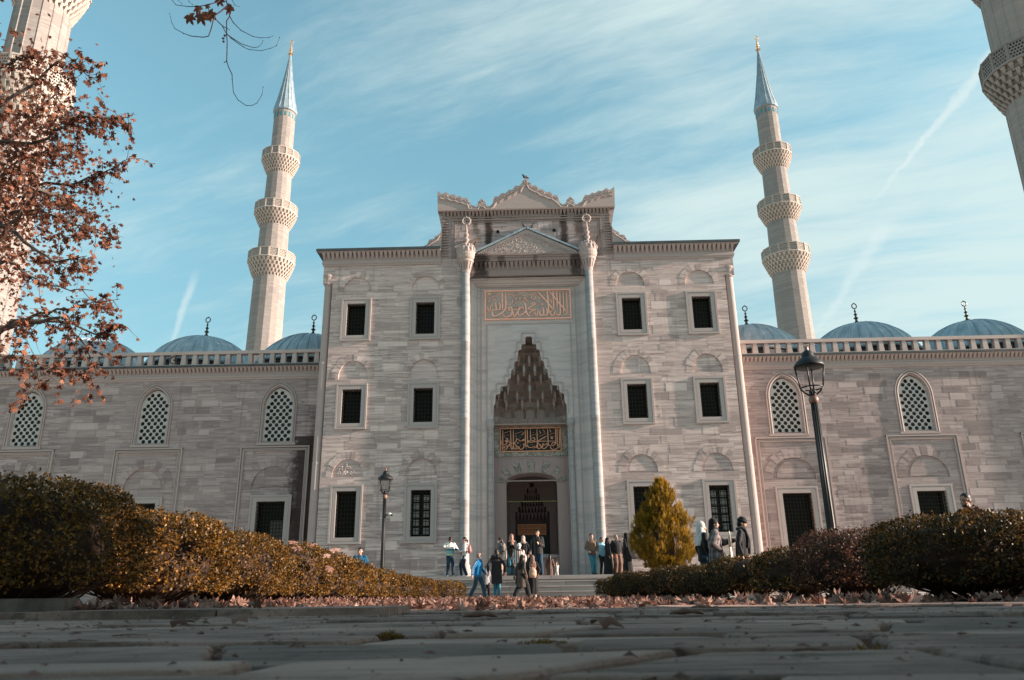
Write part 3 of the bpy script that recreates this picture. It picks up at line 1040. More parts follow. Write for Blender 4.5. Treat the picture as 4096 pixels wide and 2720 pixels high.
cl_ = crest_line(0.34)
for q, off in ((0.034, 0.0), (0.022, 0.075)):
    seg = []
    for i in range(len(cl_)):
        x, z = cl_[i]
        seg.append((x, -0.17, max(z - off - (0.05 if i % 2 else 0.0), 19.10)))
    cr.tube(seg, q, 6)
for i in range(0, len(CR) - 1):
    x, z = CR[i]
    if z - 0.22 < 19.16 or abs(x) > 4.5:
        continue
    s = 1 if i % 2 else -1
    sp = [(x + (0.02 + 0.10 * (1 - t / 9)) * cos(s * t * 0.75), -0.17, z - 0.19 + (0.02 + 0.10 * (1 - t / 9)) * sin(s * t * 0.75)) for t in range(9)]
    cr.tube(sp, 0.022, 5)
cr.build('crest', M_TRIM, portal, world=True)

for s in (-1, 1):
    vo = MB()
    P = [(4.365, 17.99), (4.44, 17.80), (4.62, 17.66), (4.72, 17.64), (4.72, 17.50), (4.97, 17.46), (5.02, 17.36), (5.06, 17.20), (5.26, 17.10), (5.42, 16.96), (4.365, 16.96)]
    P = [(s * x, z) for x, z in P]
    vo.slab(P, -0.12, 0.18)
    ln = [(s * 4.45, -0.135, 17.62), (s * 4.58, -0.135, 17.42), (s * 4.80, -0.135, 17.28), (s * 5.0, -0.135, 17.10), (s * 5.25, -0.135, 17.02)]
    vo.tube(ln, 0.03, 6)
    for cx, cz in ((4.55, 17.52), (4.85, 17.38), (5.0, 17.22)):
        vo.tube([(s * (cx + 0.08 * (1 - t / 8) * cos(t)), -0.135, cz + 0.08 * (1 - t / 8) * sin(t)) for t in range(8)], 0.018, 5)
    vo.build('side_scroll', M_TRIM, portal, world=True)

# portal order: shafts with bulbous caps, architrave, pediment
for s in (-1, 1):
    cm = MB()
    c = (s * 3.08, -0.16, 0)
    cm.lathe([(0.30, 0), (0.30, 0.35), (0.25, 0.42), (0.27, 0.5), (0.21, 0.6), (0.205, 3.4), (0.212, 3.41), (0.212, 3.47), (0.205, 3.48), (0.20, 7.2), (0.207, 7.21), (0.207, 7.27), (0.20, 7.28), (0.195, 11.0), (0.202, 11.01),
              (0.202, 11.06), (0.195, 11.07), (0.19, 14.86)], (c[0], c[1], PLAT), 24)
    col = cm.build('portal_column', M_COLM, portal, smooth=True, world=True)
    cp = MB()
    for k in range(12):
        a = 2 * pi * k / 12
        cp.hexa([(c[0] + 0.19 * cos(a + d), c[1] + 0.19 * sin(a + d), 15.52) for d in (-0.1, 0.1)] + [(c[0] + 0.15 * cos(a + d), c[1] + 0.15 * sin(a + d), 15.52) for d in (0.1, -0.1)] +
                [(c[0] + 0.36 * cos(a + d), c[1] + 0.36 * sin(a + d), 16.06) for d in (-0.2, 0.2)] + [(c[0] + 0.15 * cos(a + d), c[1] + 0.15 * sin(a + d), 16.06) for d in (0.2, -0.2)])
    cp.lathe([(0.2, 15.5), (0.22, 15.62), (0.25, 16.0), (0.38, 16.06), (0.39, 16.16), (0.36, 16.18), (0.42, 16.26), (0.46, 16.40), (0.475, 16.46), (0.46, 16.50), (0.44, 16.52), (0.47, 16.62), (0.44, 16.80), (0.40, 16.86),
              (0.36, 16.92), (0.28, 17.06), (0.14, 17.14)], c, 24)
    for k in range(14):
        a = 2 * pi * k / 14
        cp.ball((c[0] + 0.45 * cos(a), c[1] + 0.45 * sin(a), 16.72), (0.07, 0.07, 0.15), 6, 4)
        cp.ball((c[0] + 0.36 * cos(a + 0.2), c[1] + 0.36 * sin(a + 0.2), 16.93), (0.06, 0.06, 0.12), 6, 4)
    cp.build('capital', M_TRIM, col, world=True)
    fn = MB()
    fn.lathe([(0.16, 17.1), (0.10, 17.16), (0.07, 17.22), (0.14, 17.33), (0.15, 17.38), (0.09, 17.46), (0.06, 17.5), (0.12, 17.6), (0.13, 17.65), (0.07, 17.74), (0.045, 17.8), (0.085, 17.89), (0.045, 17.97), (0.035, 18.2)], c, 14)
    R = 0.20
    fn.tube([(c[0] + R * sin(a), c[1], 18.42 + R * cos(a)) for a in [2 * pi * k / 18 for k in range(19)]], 0.045, 6)
    fn.tube([(c[0] + 0.09 * sin(a), c[1], 18.40 + 0.1 * cos(a)) for a in [2 * pi * k / 12 for k in range(13)]], 0.03, 6)
    for k in range(10):
        a = 2 * pi * k / 10
        fn.ball((c[0] + 0.235 * sin(a), c[1], 18.42 + 0.235 * cos(a)), 0.032, 6, 4)
    fn.tube([(c[0], c[1], 18.6), (c[0], c[1], 18.72)], [0.05, 0.01], 6)
    fn.build('stone_finial', M_TRIM, col, world=True)

en = MB()
en.box(-2.72, 2.72, -0.30, 0.4, 16.40, 16.50)
en.box(-2.68, 2.68, -0.26, 0.4, 16.30, 16.397)
en.box(-2.72, 2.72, -0.22, 0.4, 16.12, 16.297)
dentils(en, -2.66, 2.66, 15.70, 16.10, -0.06, -0.20, 24)
en.box(-2.70, 2.70, -0.06, 0.4, 15.66, 16.117)
en.box(-2.80, 2.80, -0.10, 0.4, 15.36, 15.657)
en.build('entablature', stain_on(M_TRIMD, ((-2.35, 0.55, 14.3, 15.75, 0.9), (2.45, 0.35, 14.3, 15.6, 0.85), (-1.3, 0.25, 14.9, 15.6, 0.6), (0.4, 0.16, 15.0, 15.6, 0.5))), portal, world=True)
pd = MB()
tri = [(-2.52, 16.50), (2.52, 16.50), (2.52, 16.62), (0.05, 17.86), (-0.05, 17.86), (-2.52, 16.62)]
pd.slab(tri, -0.18, 0.05)
for s in (-1, 1):
    for k in range(17):
        t = (k + 0.5) / 17
        x, z = s * 2.45 * (1 - t), 16.60 + 1.12 * t
        r0 = 0.10
        pd.tube([(x + r0 * (1 - q / 9) * cos(q * 0.8 + k), -0.19, z - 0.11 + r0 * (1 - q / 9) * sin(q * 0.8 + k)) for q in range(9)], 0.026, 5)
    pd.tube([(s * 2.40, -0.185, 16.56), (0, -0.185, 17.56)], 0.022, 5)
for k in range(170):
    x = random.uniform(-2.0, 2.0)
    zt = 16.52 + (1 - abs(x) / 2.45) * 1.0
    z = random.uniform(16.56, max(zt, 16.58))
    pd.tube([(x + 0.05 * cos(q + k), -0.183, z + 0.05 * sin(q * 1.3 + k)) for q in range(4)], 0.014, 4)
pdo = pd.build('pediment', M_TRIM, portal, world=True)
cpn = MB()
for s in (-1, 1):
    cpn.hexa([(s * 2.66, -0.26, 16.62), (s * 0.02, -0.26, 17.90), (s * 0.02, 0.1, 17.90), (s * 2.66, 0.1, 16.62), (s * 2.66, -0.26, 16.70), (s * 0.02, -0.26, 17.99), (s * 0.02, 0.1, 17.99), (s * 2.66, 0.1, 16.70)])
cpn.build('lead_coping', MATS['dome_lead'], pdo, world=True)

# marble recess: splayed mouldings, back panel with the stepped niche opening
rc = MB()
ST = [(0.29, 12.48), (0.29, 12.02), (0.54, 12.02), (0.54, 11.55), (0.64, 11.55), (0.64, 11.15), (0.88, 11.15), (0.88, 10.74), (0.99, 10.74), (0.99, 10.30), (1.18, 10.30), (1.18, 9.90), (1.57, 9.90), (1.57, 9.50), (1.80, 9.50), (1.80, 8.43)]
stepped = list(ST) + [(1.80, 0.0)]
outl = [(-x, z) for x, z in reversed(ST)] + ST      # left base -> apex -> right base
NI = [(0.12, 12.36), (0.17, 12.28), (0.17, 11.98), (0.36, 11.95), (0.38, 11.70), (0.52, 11.66), (0.60, 11.12), (0.72, 11.06), (0.78, 10.70), (0.90, 10.62), (0.92, 10.24), (1.06, 10.18), (1.10, 9.86), (1.42, 9.80), (1.46, 9.46), (1.66, 9.40), (1.70, 8.95), (1.77, 8.85), (1.78, 8.43)]
inl = [(-x, z) for x, z in reversed(NI)] + NI
panel = [(-2.56, 0.0), (-1.78, 0.0)] + inl + [(1.78, 0.0), (2.56, 0.0), (2.56, 15.0), (-2.56, 15.0)]
rc.plate(panel, [], 0.6)
niche_edge = [(-1.78, 0.0)] + inl + [(1.78, 0.0)]
rc.band(niche_edge, 0.6, 0.80, closed=False)
for s in (-1, 1):
    xs = [(2.95, -0.03), (2.95, 0.10), (2.86, 0.10), (2.86, 0.22), (2.72, 0.32), (2.72, 0.40), (2.62, 0.42), (2.62, 0.52), (2.56, 0.52), (2.56, 0.61)]
    b = len(rc.v)
    for x, y in xs:
        top = 15.34 - (2.95 - x) * 0.85
        rc.v += [(s * x, y, 0.0), (s * x, y, top)]
    for i in range(len(xs) - 1):
        rc.face((b + 2 * i, b + 2 * i + 1, b + 2 * i + 3, b + 2 * i + 2))
b = len(rc.v)
for x, y in xs:
    top = 15.34 - (2.95 - x) * 0.85
    rc.v += [(-x, y, top), (x, y, top)]
for i in range(len(xs) - 1):
    rc.face((b + 2 * i, b + 2 * i + 1, b + 2 * i + 3, b + 2 * i + 2))
rc.build('marble_recess', M_MARB, portal, world=True)
ml = MB()
# fine mouldings on the back panel
for (x, z0, z1) in ((2.12, 0.85, 13.0), (2.40, 0.85, 14.96)):
    for s in (-1, 1):
        a, b_ = sorted((s * x, s * (x - 0.05)))
        ml.box(a, b_, 0.57, 0.61, z0, z1)
ml.box(-2.12, 2.12, 0.572, 0.61, 13.0, 13.05)
ml.box(-2.40, 2.40, 0.572, 0.61, 14.96, 15.0)
for i in range(len(outl) - 1):
    (x0, z0), (x1, z1) = outl[i], outl[i + 1]
    if abs(x0 - x1) < 1e-6:
        s = 1 if x0 > 0 else -1
        a, b_ = sorted((x0 + s * 0.03, x0 + s * 0.09))
        ml.box(a, b_, 0.565, 0.61, min(z0, z1), max(z0, z1) + 0.03)
    else:
        a, b_ = min(x0, x1), max(x0, x1)
        ml.box(a - 0.03, b_ + 0.03, 0.56, 0.61, z0 + 0.03, z0 + 0.09)
ml.build('panel_moulding', M_FRAME, portal, world=True)
# slender niche shafts
for s in (-1, 1):
    pl = MB()
    pl.lathe([(0.17, 0), (0.17, 0.15), (0.10, 0.3), (0.15, 0.45), (0.12, 0.6), (0.13, 0.7), (0.125, 6.35), (0.09, 6.45), (0.13, 6.6), (0.10, 6.7), (0.17, 6.95), (0.20, 7.0), (0.20, 7.25), (0.14, 7.3)], (s * 1.93, 0.58, PLAT), 14)
    pl.build('niche_shaft', M_COLM, portal, smooth=True, world=True)

# muqarnas half-vault
mq = MB()
lv = [  # z, half width, depth of the vault behind the panel
    (7.98, 1.76, 1.15), (8.50, 1.78, 1.15), (9.05, 1.77, 1.08), (9.45, 1.64, 1.0), (9.85, 1.42, 0.9), (10.30, 1.10, 0.78), (10.75, 0.90, 0.62), (11.2, 0.72, 0.46), (11.65, 0.52, 0.32), (12.0, 0.36, 0.22), (12.36, 0.16, 0.12)]
NC = [7, 11, 7, 8, 7, 7, 5, 5, 3, 3]


def vault_pt(t, hw, d):
    """t in 0..1 from the left end round the back to the right end (half octagon)"""
    a = pi * (1 - t)
    k = 1.0 / max(abs(cos(a)) ** 3 + abs(sin(a)) ** 3, 1e-6) ** (1 / 3)
    return (hw * cos(a) * k, 0.78 + d * sin(a) * k)


for j in range(len(lv) - 1):
    z0, w0, d0 = lv[j]
    z1, w1, d1 = lv[j + 1]
    n = NC[j]
    U_, V_ = 8, 7
    for c in range(n):
        b = len(mq.v)
        for v in range(V_ + 1):
            tv = v / V_
            for u in range(U_ + 1):
                tu = u / U_
                t = (c + tu) / n
                x0, y0 = vault_pt(t, w0, d0)
                x1, y1 = vault_pt(t, w1, d1)
                # each cell: upright wall that curls forward at the head, hollowed between ribs
                k = tv ** 3 if j else tv * 0.1
                hol = max(sin(pi * tu), 0.0) ** 0.45 * (1 - tv ** 3) * (0.36 if j else 0.05)
                px, py = x0 + (x1 - x0) * k, y0 + (y1 - y0) * k
                cx_, cy_ = px, py - 0.78
                L = sqrt(cx_ * cx_ + cy_ * cy_) or 1
                mq.v.append((px + cx_ / L * hol * 0.8, py + cy_ / L * hol, z0 + (z1 - z0) * tv * (1 - 0.10 * (1 - sin(pi * tu)) * tv)))
        for v in range(V_):
            for u in range(U_):
                o = b + v * (U_ + 1) + u
                mq.face((o, o + 1, o + U_ + 2, o + U_ + 1))
    if j == 0:
        for c in range(n):   # roundels on the lowest band
            x, y = vault_pt((c + 0.5) / n, w0 - 0.02, d0 - 0.02)
            mq.ball((x, y, 8.27), (0.14, 0.03, 0.14), 10, 6)
mq.box(-1.77, 1.77, 0.80, 2.04, 7.93, 7.985)
mqo = mq.build('muqarnas_vault', M_MUQ, portal, world=True)
pn = MB()
pn.lathe([(0.01, -0.26), (0.05, -0.21), (0.025, -0.14), (0.075, 0.0), (0.085, 0.16), (0.03, 0.34)], (0, 0, 0), 6)
pend = {}
for mt in (M_MUQ, M_MUQL):
    pend[mt.name] = None
for mt, tiers in ((M_MUQ, ((2, 7), (3, 8), (5, 6), (7, 4))), (M_MUQL, ((4, 4), (6, 5)))):
    for j, n in tiers:
        z0, w0, d0 = lv[j]
        for c in range(n + 1):
            if c in (0, n) and j < 4:
                continue
            x, y = vault_pt(c / n, w0 * 0.97, d0 * 0.9)
            if pend[mt.name] is None:
                pend[mt.name] = pn.build('pendant', mt, mqo)
                q_ = pend[mt.name]
            else:
                q_ = pend[mt.name].copy()
                COL.objects.link(q_)
            q_.location = (x, y - 0.05, z0 - PLAT)
bk = MB()
bk.box(-2.2, 2.2, 2.05, 2.12, 7.7, 13.0)
bk.build('niche_back', M_MUQ, portal, world=True)

# doorway wall
dw = MB()
ARC = [(1.22 * cos(pi * k / 16), 5.20 + 0.46 * sin(pi * k / 16) ** 0.9) for k in range(17)]
door_hole = [(1.22, 0.0)] + ARC + [(-1.22, 0.0)]
dw.plate([(-1.80, 0.0), (-1.22, 0.0)] + list(reversed(ARC)) + [(1.22, 0.0), (1.80, 0.0), (1.80, 7.92), (-1.80, 7.92)], [], 1.2)
dw.band(door_hole, 1.2, 2.4, closed=False)
for s in (-1, 1):
    b = len(dw.v)
    dw.v += [(s * 1.80, 0.60, 0), (s * 1.80, 1.2, 0), (s * 1.80, 1.2, 7.92), (s * 1.80, 0.60, 7.92)]
    dw.face((b, b + 1, b + 2, b + 3))
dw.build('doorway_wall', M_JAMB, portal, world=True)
br = MB()
br.box(-1.78, 1.78, 1.16, 1.21, 7.86, 7.93)
br.box(-1.78, 1.78, 1.155, 1.21, 6.45, 6.66)
for s in (-1, 1):
    a, b_ = sorted((s * 1.78, s * 1.53)); br.box(a, b_, 1.15, 1.21, 6.662, 7.858)
N_ = 13
for k in range(N_):        # joggled arch stones, alternately breccia
    if k % 2:
        continue
    a0, a1 = pi * (k + 0.06) / N_, pi * (k + 0.94) / N_
    P = [(1.235 * cos(a), 5.20 + 0.475 * sin(a) ** 0.9) for a in (a0, a1)]
    Q = [(1.66 * cos(a), 5.22 + 1.05 * sin(a) ** 0.9) for a in (a0, a1)]
    pts = [P[0], P[1], Q[1], Q[0]]
    br.hexa([(p[0], 1.165, p[1]) for p in pts] + [(p[0], 1.21, p[1]) for p in pts])
br.build('breccia_inlay', M_BREC, portal, world=True)
av = MB()
for k in range(N_):
    if k % 2 == 0:
        continue
    a0, a1 = pi * (k + 0.0) / N_, pi * (k + 1.0) / N_
    P = [(1.235 * cos(a), 5.20 + 0.475 * sin(a) ** 0.9) for a in (a0, a1)]
    Q = [(1.66 * cos(a), 5.22 + 1.05 * sin(a) ** 0.9) for a in (a0, a1)]
    pts = [P[0], P[1], Q[1], Q[0]]
    av.hexa([(p[0], 1.17, p[1]) for p in pts] + [(p[0], 1.21, p[1]) for p in pts])
ring_frame(av, -1.60, 1.60, 5.26, 6.42, 0.05, 1.18, 1.21)
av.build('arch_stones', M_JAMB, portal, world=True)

# inscriptions
p1 = MB(); p1.box(-2.17, 2.15, 0.565, 0.605, 13.26, 14.81)
po = p1.build('upper_inscription', M_PANEL1, portal, world=True)
l1 = MB()
f1 = panel_map((80, 90), (2230, 45), (2265, 755), (80, 800), -2.17, 2.15, 13.26, 14.81)
strokes(l1, TXT1, f1, 0.565, 1.35 * 4.32 / 2165, 0.03)
ring_frame(l1, -2.19, 2.17, 13.24, 14.83, 0.065, 0.52, 0.60)
l1.build('lettering', M_GILT, po, world=True)
p2_ = MB(); p2_.box(-1.50, 1.48, 1.16, 1.205, 6.67, 7.85)
po2 = p2_.build('door_inscription', M_PANEL2, portal, world=True)
l2 = MB()
f2 = panel_map((135, 190), (2215, 165), (2245, 970), (150, 1010), -1.50, 1.48, 6.67, 7.85)
strokes(l2, TXT2, f2, 1.16, 1.15 * 2.98 / 2090, 0.02)
ring_frame(l2, -1.50, 1.48, 6.67, 7.85, 0.05, 1.13, 1.18)
l2.build('lettering', M_GILT2, po2, world=True)
# passage behind the door
ps = MB()
for s in (-1, 1):
    ps.box(s * 2.2 - 0.1, s * 2.2 + 0.1, 2.41, 7.0, 0.0, 8.0)
ps.box(-2.09, 2.09, 2.41, 7.0, 7.6, 7.9)
ps.plate([(-2.3, 0.0), (-1.22, 0.0)] + list(reversed(ARC)) + [(1.22, 0.0), (2.3, 0.0), (2.3, 7.9), (-2.3, 7.9)], [], 2.4)
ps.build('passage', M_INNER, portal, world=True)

# ------------------------------------------------------------------ the courtyard walls to either side
WY = 1.8
WCX = (12.67, 19.02, 25.5)


def lattice_mesh():
    """pierced stone window lattice, local to its own centre bottom"""
    mb = MB()
    hw, zs, h = 0.715, 1.75, 1.0
    outer_ = pointed_pts(0, hw + 0.02, 0.0, zs, h)
    hs = []
    dx_, dz_ = 0.318, 0.183
    r = 0.104
    row = 0
    z = 0.11
    while z < zs + h:
        off = (row % 2) * dx_ / 2
        for k in range(-5, 6):
            x = k * dx_ * 1.0 + off - dx_ / 4
            lim = hw - r - 0.01
            if z > zs:
                t = min((z + r - zs) / h, 1)
                lim = hw * sqrt(max(1 - t * t, 0)) - r * 0.9
            if abs(x) < lim:
                hs.append([(x + r * cos(a), z + r * sin(a)) for a in [2 * pi * q / 12 for q in range(12)]])
        z += dz_
        row += 1
    mb.plate(outer_, hs, 0.0)
    for q in hs:
        mb.band(q, 0.0, 0.05)
    return mb


LAT = lattice_mesh()
me_cache = {}


def mirror_add(mb, src, ox, oy, oz):
    b = len(mb.v)
    mb.v += [(x + ox, y + oy, z + oz) for x, y, z in src.v]
    for f_ in src.f:
        mb.face([b + i for i in f_])


def make_wing(s):
    side = 'left' if s < 0 else 'right'
    lab = 'low grey courtyard wall with three lattice windows and lead domes, ' + ('left of the portal block with a dark stain in its corner' if s < 0 else 'right of the portal block behind the tall lamp')
    wg = thing('courtyard_wall', lab, 'courtyard wall', (s * 20, WY, 0), group='courtyard walls beside the portal')
    wl = MB()
    hs, av_ = [], []
    for cx in WCX:
        c = s * cx
        hs.append(pointed_pts(c, 0.735, 7.52, 9.28, 1.05))
        hs.append(rect(c - 0.70, c + 0.70, 2.0, 4.58))
        hs.append(arch_pts(c, 1.03, 5.22, 1.06))
        av_ += [(c - 1.1, c + 1.1, 7.3, 10.8), (c - 1.75, c + 1.75, 0, 7.4)]
    x0, x1 = sorted((s * 10.3, s * 29.2))
    wl.plate(rect(x0, x1, 0.0, 11.1), hs, WY)
    patches(wl, x0 + 0.6, x1 - 0.2, 1.0, 10.7, 0.36, WY, 200, av_)
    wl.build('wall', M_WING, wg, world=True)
    tr = MB()
    for cx in WCX:
        c = s * cx
        # moulded rectangular surround
        for (h_, zt, wd, y0) in ((1.72, 7.28, 0.07, 0.09), (1.62, 7.17, 0.05, 0.05), (1.56, 7.10, 0.04, 0.07)):
            for q in (-1, 1):
                a, b_ = sorted((c + q * h_, c + q * (h_ - wd)))
                tr.box(a, b_, WY - y0, WY + 0.01, 0.0, zt)
            tr.box(c - h_, c + h_, WY - y0 - 0.004, WY + 0.011, zt - wd, zt + 0.002)
        # arch moulding round the lattice window
        o1 = pointed_pts(c, 0.80, 7.46, 9.28, 1.16)
        o2 = pointed_pts(c, 0.735, 7.53, 9.28, 1.05)
        tr.tube([(p[0], WY - 0.02, p[1]) for p in o1[1:] + [o1[0]]], 0.05, 6)
        tr.tube([(p[0], WY - 0.035, p[1]) for p in pointed_pts(c, 0.90, 7.4, 9.28, 1.28)[1:]] + [(c - 0.90, WY - 0.035, 7.46)], 0.035, 6)
        tr.box(c - 0.98, c + 0.98, WY - 0.06, WY + 0.01, 7.33, 7.46)
        tr.band(o2, WY + 0.003, WY + 0.22)
    tr.build('mouldings', M_TRIM, wg, world=True)
    for cx in WCX:
        c = s * cx
        g = MB()
        mirror_add(g, LAT, c, WY + 0.10, 7.53)
        go = g.build('lattice_window', M_LATT, wg, world=True)
        pb = MB()
        pb.box(c - 0.8, c + 0.8, WY + 0.30, WY + 0.34, 7.45, 10.4)
        pb.build('pane', M_LPANE, go, world=True)
        dk = 'door' if abs(cx - 12.67) < 0.1 and s < 0 else None
        wp = window_part(wg, c, 2.0, 4.58, 1.40, WY, 0.45, 0.31, 9, 15)
        if dk:
            db = MB()
            db.box(c - 0.05, c + 0.62, WY + 0.36, WY + 0.40, 2.0, 3.7)
            db.build('casement', M_CURTD, wp, world=True)
        ap = MB()
        pts = arch_pts(c, 1.03, 5.22, 1.06, pw=0.95)
        ap.band(arch_pts(c, 1.03, 5.22, 1.06), WY + 0.003, WY + 0.07, t=0.4)
        ap.plate(arch_pts(c, 1.03, 5.22, 1.06), [], WY + 0.07, t=0.6)
        inn = [(c + (p[0] - c) * 0.8, 5.30 + (p[1] - 5.22) * 0.8) for p in pts]
        ap.slab(inn, WY + 0.035, WY + 0.075, t=0.45)
        voussoirs(ap, c, 1.036, 5.22, 1.066, 0.42, WY, 13)
        ap.build('blind_arch', M_WING, wg, world=True)
    # cornice, lead gutter, balustrade
    cn = MB()
    cn.xprof([(WY, 10.72), (WY - 0.05, 10.74), (WY - 0.05, 10.82), (WY - 0.09, 10.85), (WY - 0.09, 10.95), (WY - 0.04, 11.0), (WY - 0.04, 11.08), (WY, 11.08)], x0, x1)
    cn.xprof([(WY, 11.08), (WY - 0.04, 11.085), (WY - 0.06, 11.33), (WY - 0.28, 11.34), (WY - 0.28, 11.372), (WY, 11.372)], x0, x1)
    dentils(cn, x0, x1, 11.09, 11.34, WY - 0.05, WY - 0.27, 92)
    cn.build('cornice', M_TRIM, wg, world=True)
    gt = MB()
    gt.box(x0, x1, WY - 0.34, WY + 1.0, 11.374, 11.47)
    gt.hexa([(x0, WY + 0.9, 11.47), (x1, WY + 0.9, 11.47), (x1, 9.2, 12.0), (x0, 9.2, 12.0), (x0, WY + 0.9, 11.52), (x1, WY + 0.9, 11.52), (x1, 9.2, 12.06), (x0, 9.2, 12.06)])
    gt.build('lead_gutter', M_LEAD, wg, world=True)
    bl = MB()
    bl.box(x0, x1, WY - 0.16, WY + 0.16, 12.09, 12.26)
    bl.box(x0, x1, WY - 0.17, WY + 0.17, 11.472, 11.55)
    x = 10.9
    while x < 29:
        c = s * x
        t = random.choice([0.3, 0.5, 0.6])
        bl.hexa([(c - 0.13, WY - 0.13, 11.55), (c + 0.13, WY - 0.13, 11.55), (c + 0.13, WY + 0.13, 11.55), (c - 0.13, WY + 0.13, 11.55),
                 (c - 0.10, WY - 0.12, 12.09), (c + 0.10, WY - 0.12, 12.09), (c + 0.10, WY + 0.12, 12.09), (c - 0.10, WY + 0.12, 12.09)], t=t)
        x += 0.575
    bl.build('balustrade', M_TRIM, wg, world=True)
    # domes of the portico behind
    for k, dxc in enumerate((12.3, 18.45, 24.6)):
        d = MB()
        R, zc = 3.3, -1.15
        prof = []
        a0 = math.asin(1.14 / R)
        for i in range(15):
            a = a0 + (pi / 2 - a0) * i / 14
            prof.append((max(R * cos(a), 0.02), R * sin(a) - 1.14))
        d.lathe(prof, (0, 0, 0), 48)
        for i in range(32):
            a = 2 * pi * i / 32
            d.tube([(r * cos(a) * 1.004, r * sin(a) * 1.004, z) for r, z in prof[:-1]], 0.04, 4)
        do = d.build('dome', M_DOME, wg, smooth=True)
        do.location = Vector((s * dxc, 5.5, 12.10)) - Vector((s * 20, WY, 0))
        ev = MB()
        ev.lathe([(3.15, -0.55), (3.22, -0.12), (3.3, -0.06), (3.3, 0.0), (3.0, 0.03)], (0, 0, 0), 12)
        ev.build('eave', M_LEAD, do)
        fb = MB()
        fb.lathe([(0.42, 0), (0.30, 0.1), (0.16, 0.18)], (0, 0, 2.14), 12)
        finial(fb, (0, 0, 2.26), 1.25, 1.25)
        fb.build('finial', M_BRONZE, do)
    return wg


M_LATT = plain('pale_lattice_stone', (0.47, 0.44, 0.41), 0.7, 0.3, 0.1, 4)
M_LPANE = plain('lattice_backing', (0.05, 0.05, 0.05), 0.35, 0.4, 0.4, 1.5)
wing_l = make_wing(-1)
wing_r = make_wing(1)

# ------------------------------------------------------------------ minarets
M_TILE = plain('turquoise_tile', (0.03, 0.20, 0.26), 0.3, 0.5, 0.2, 9)


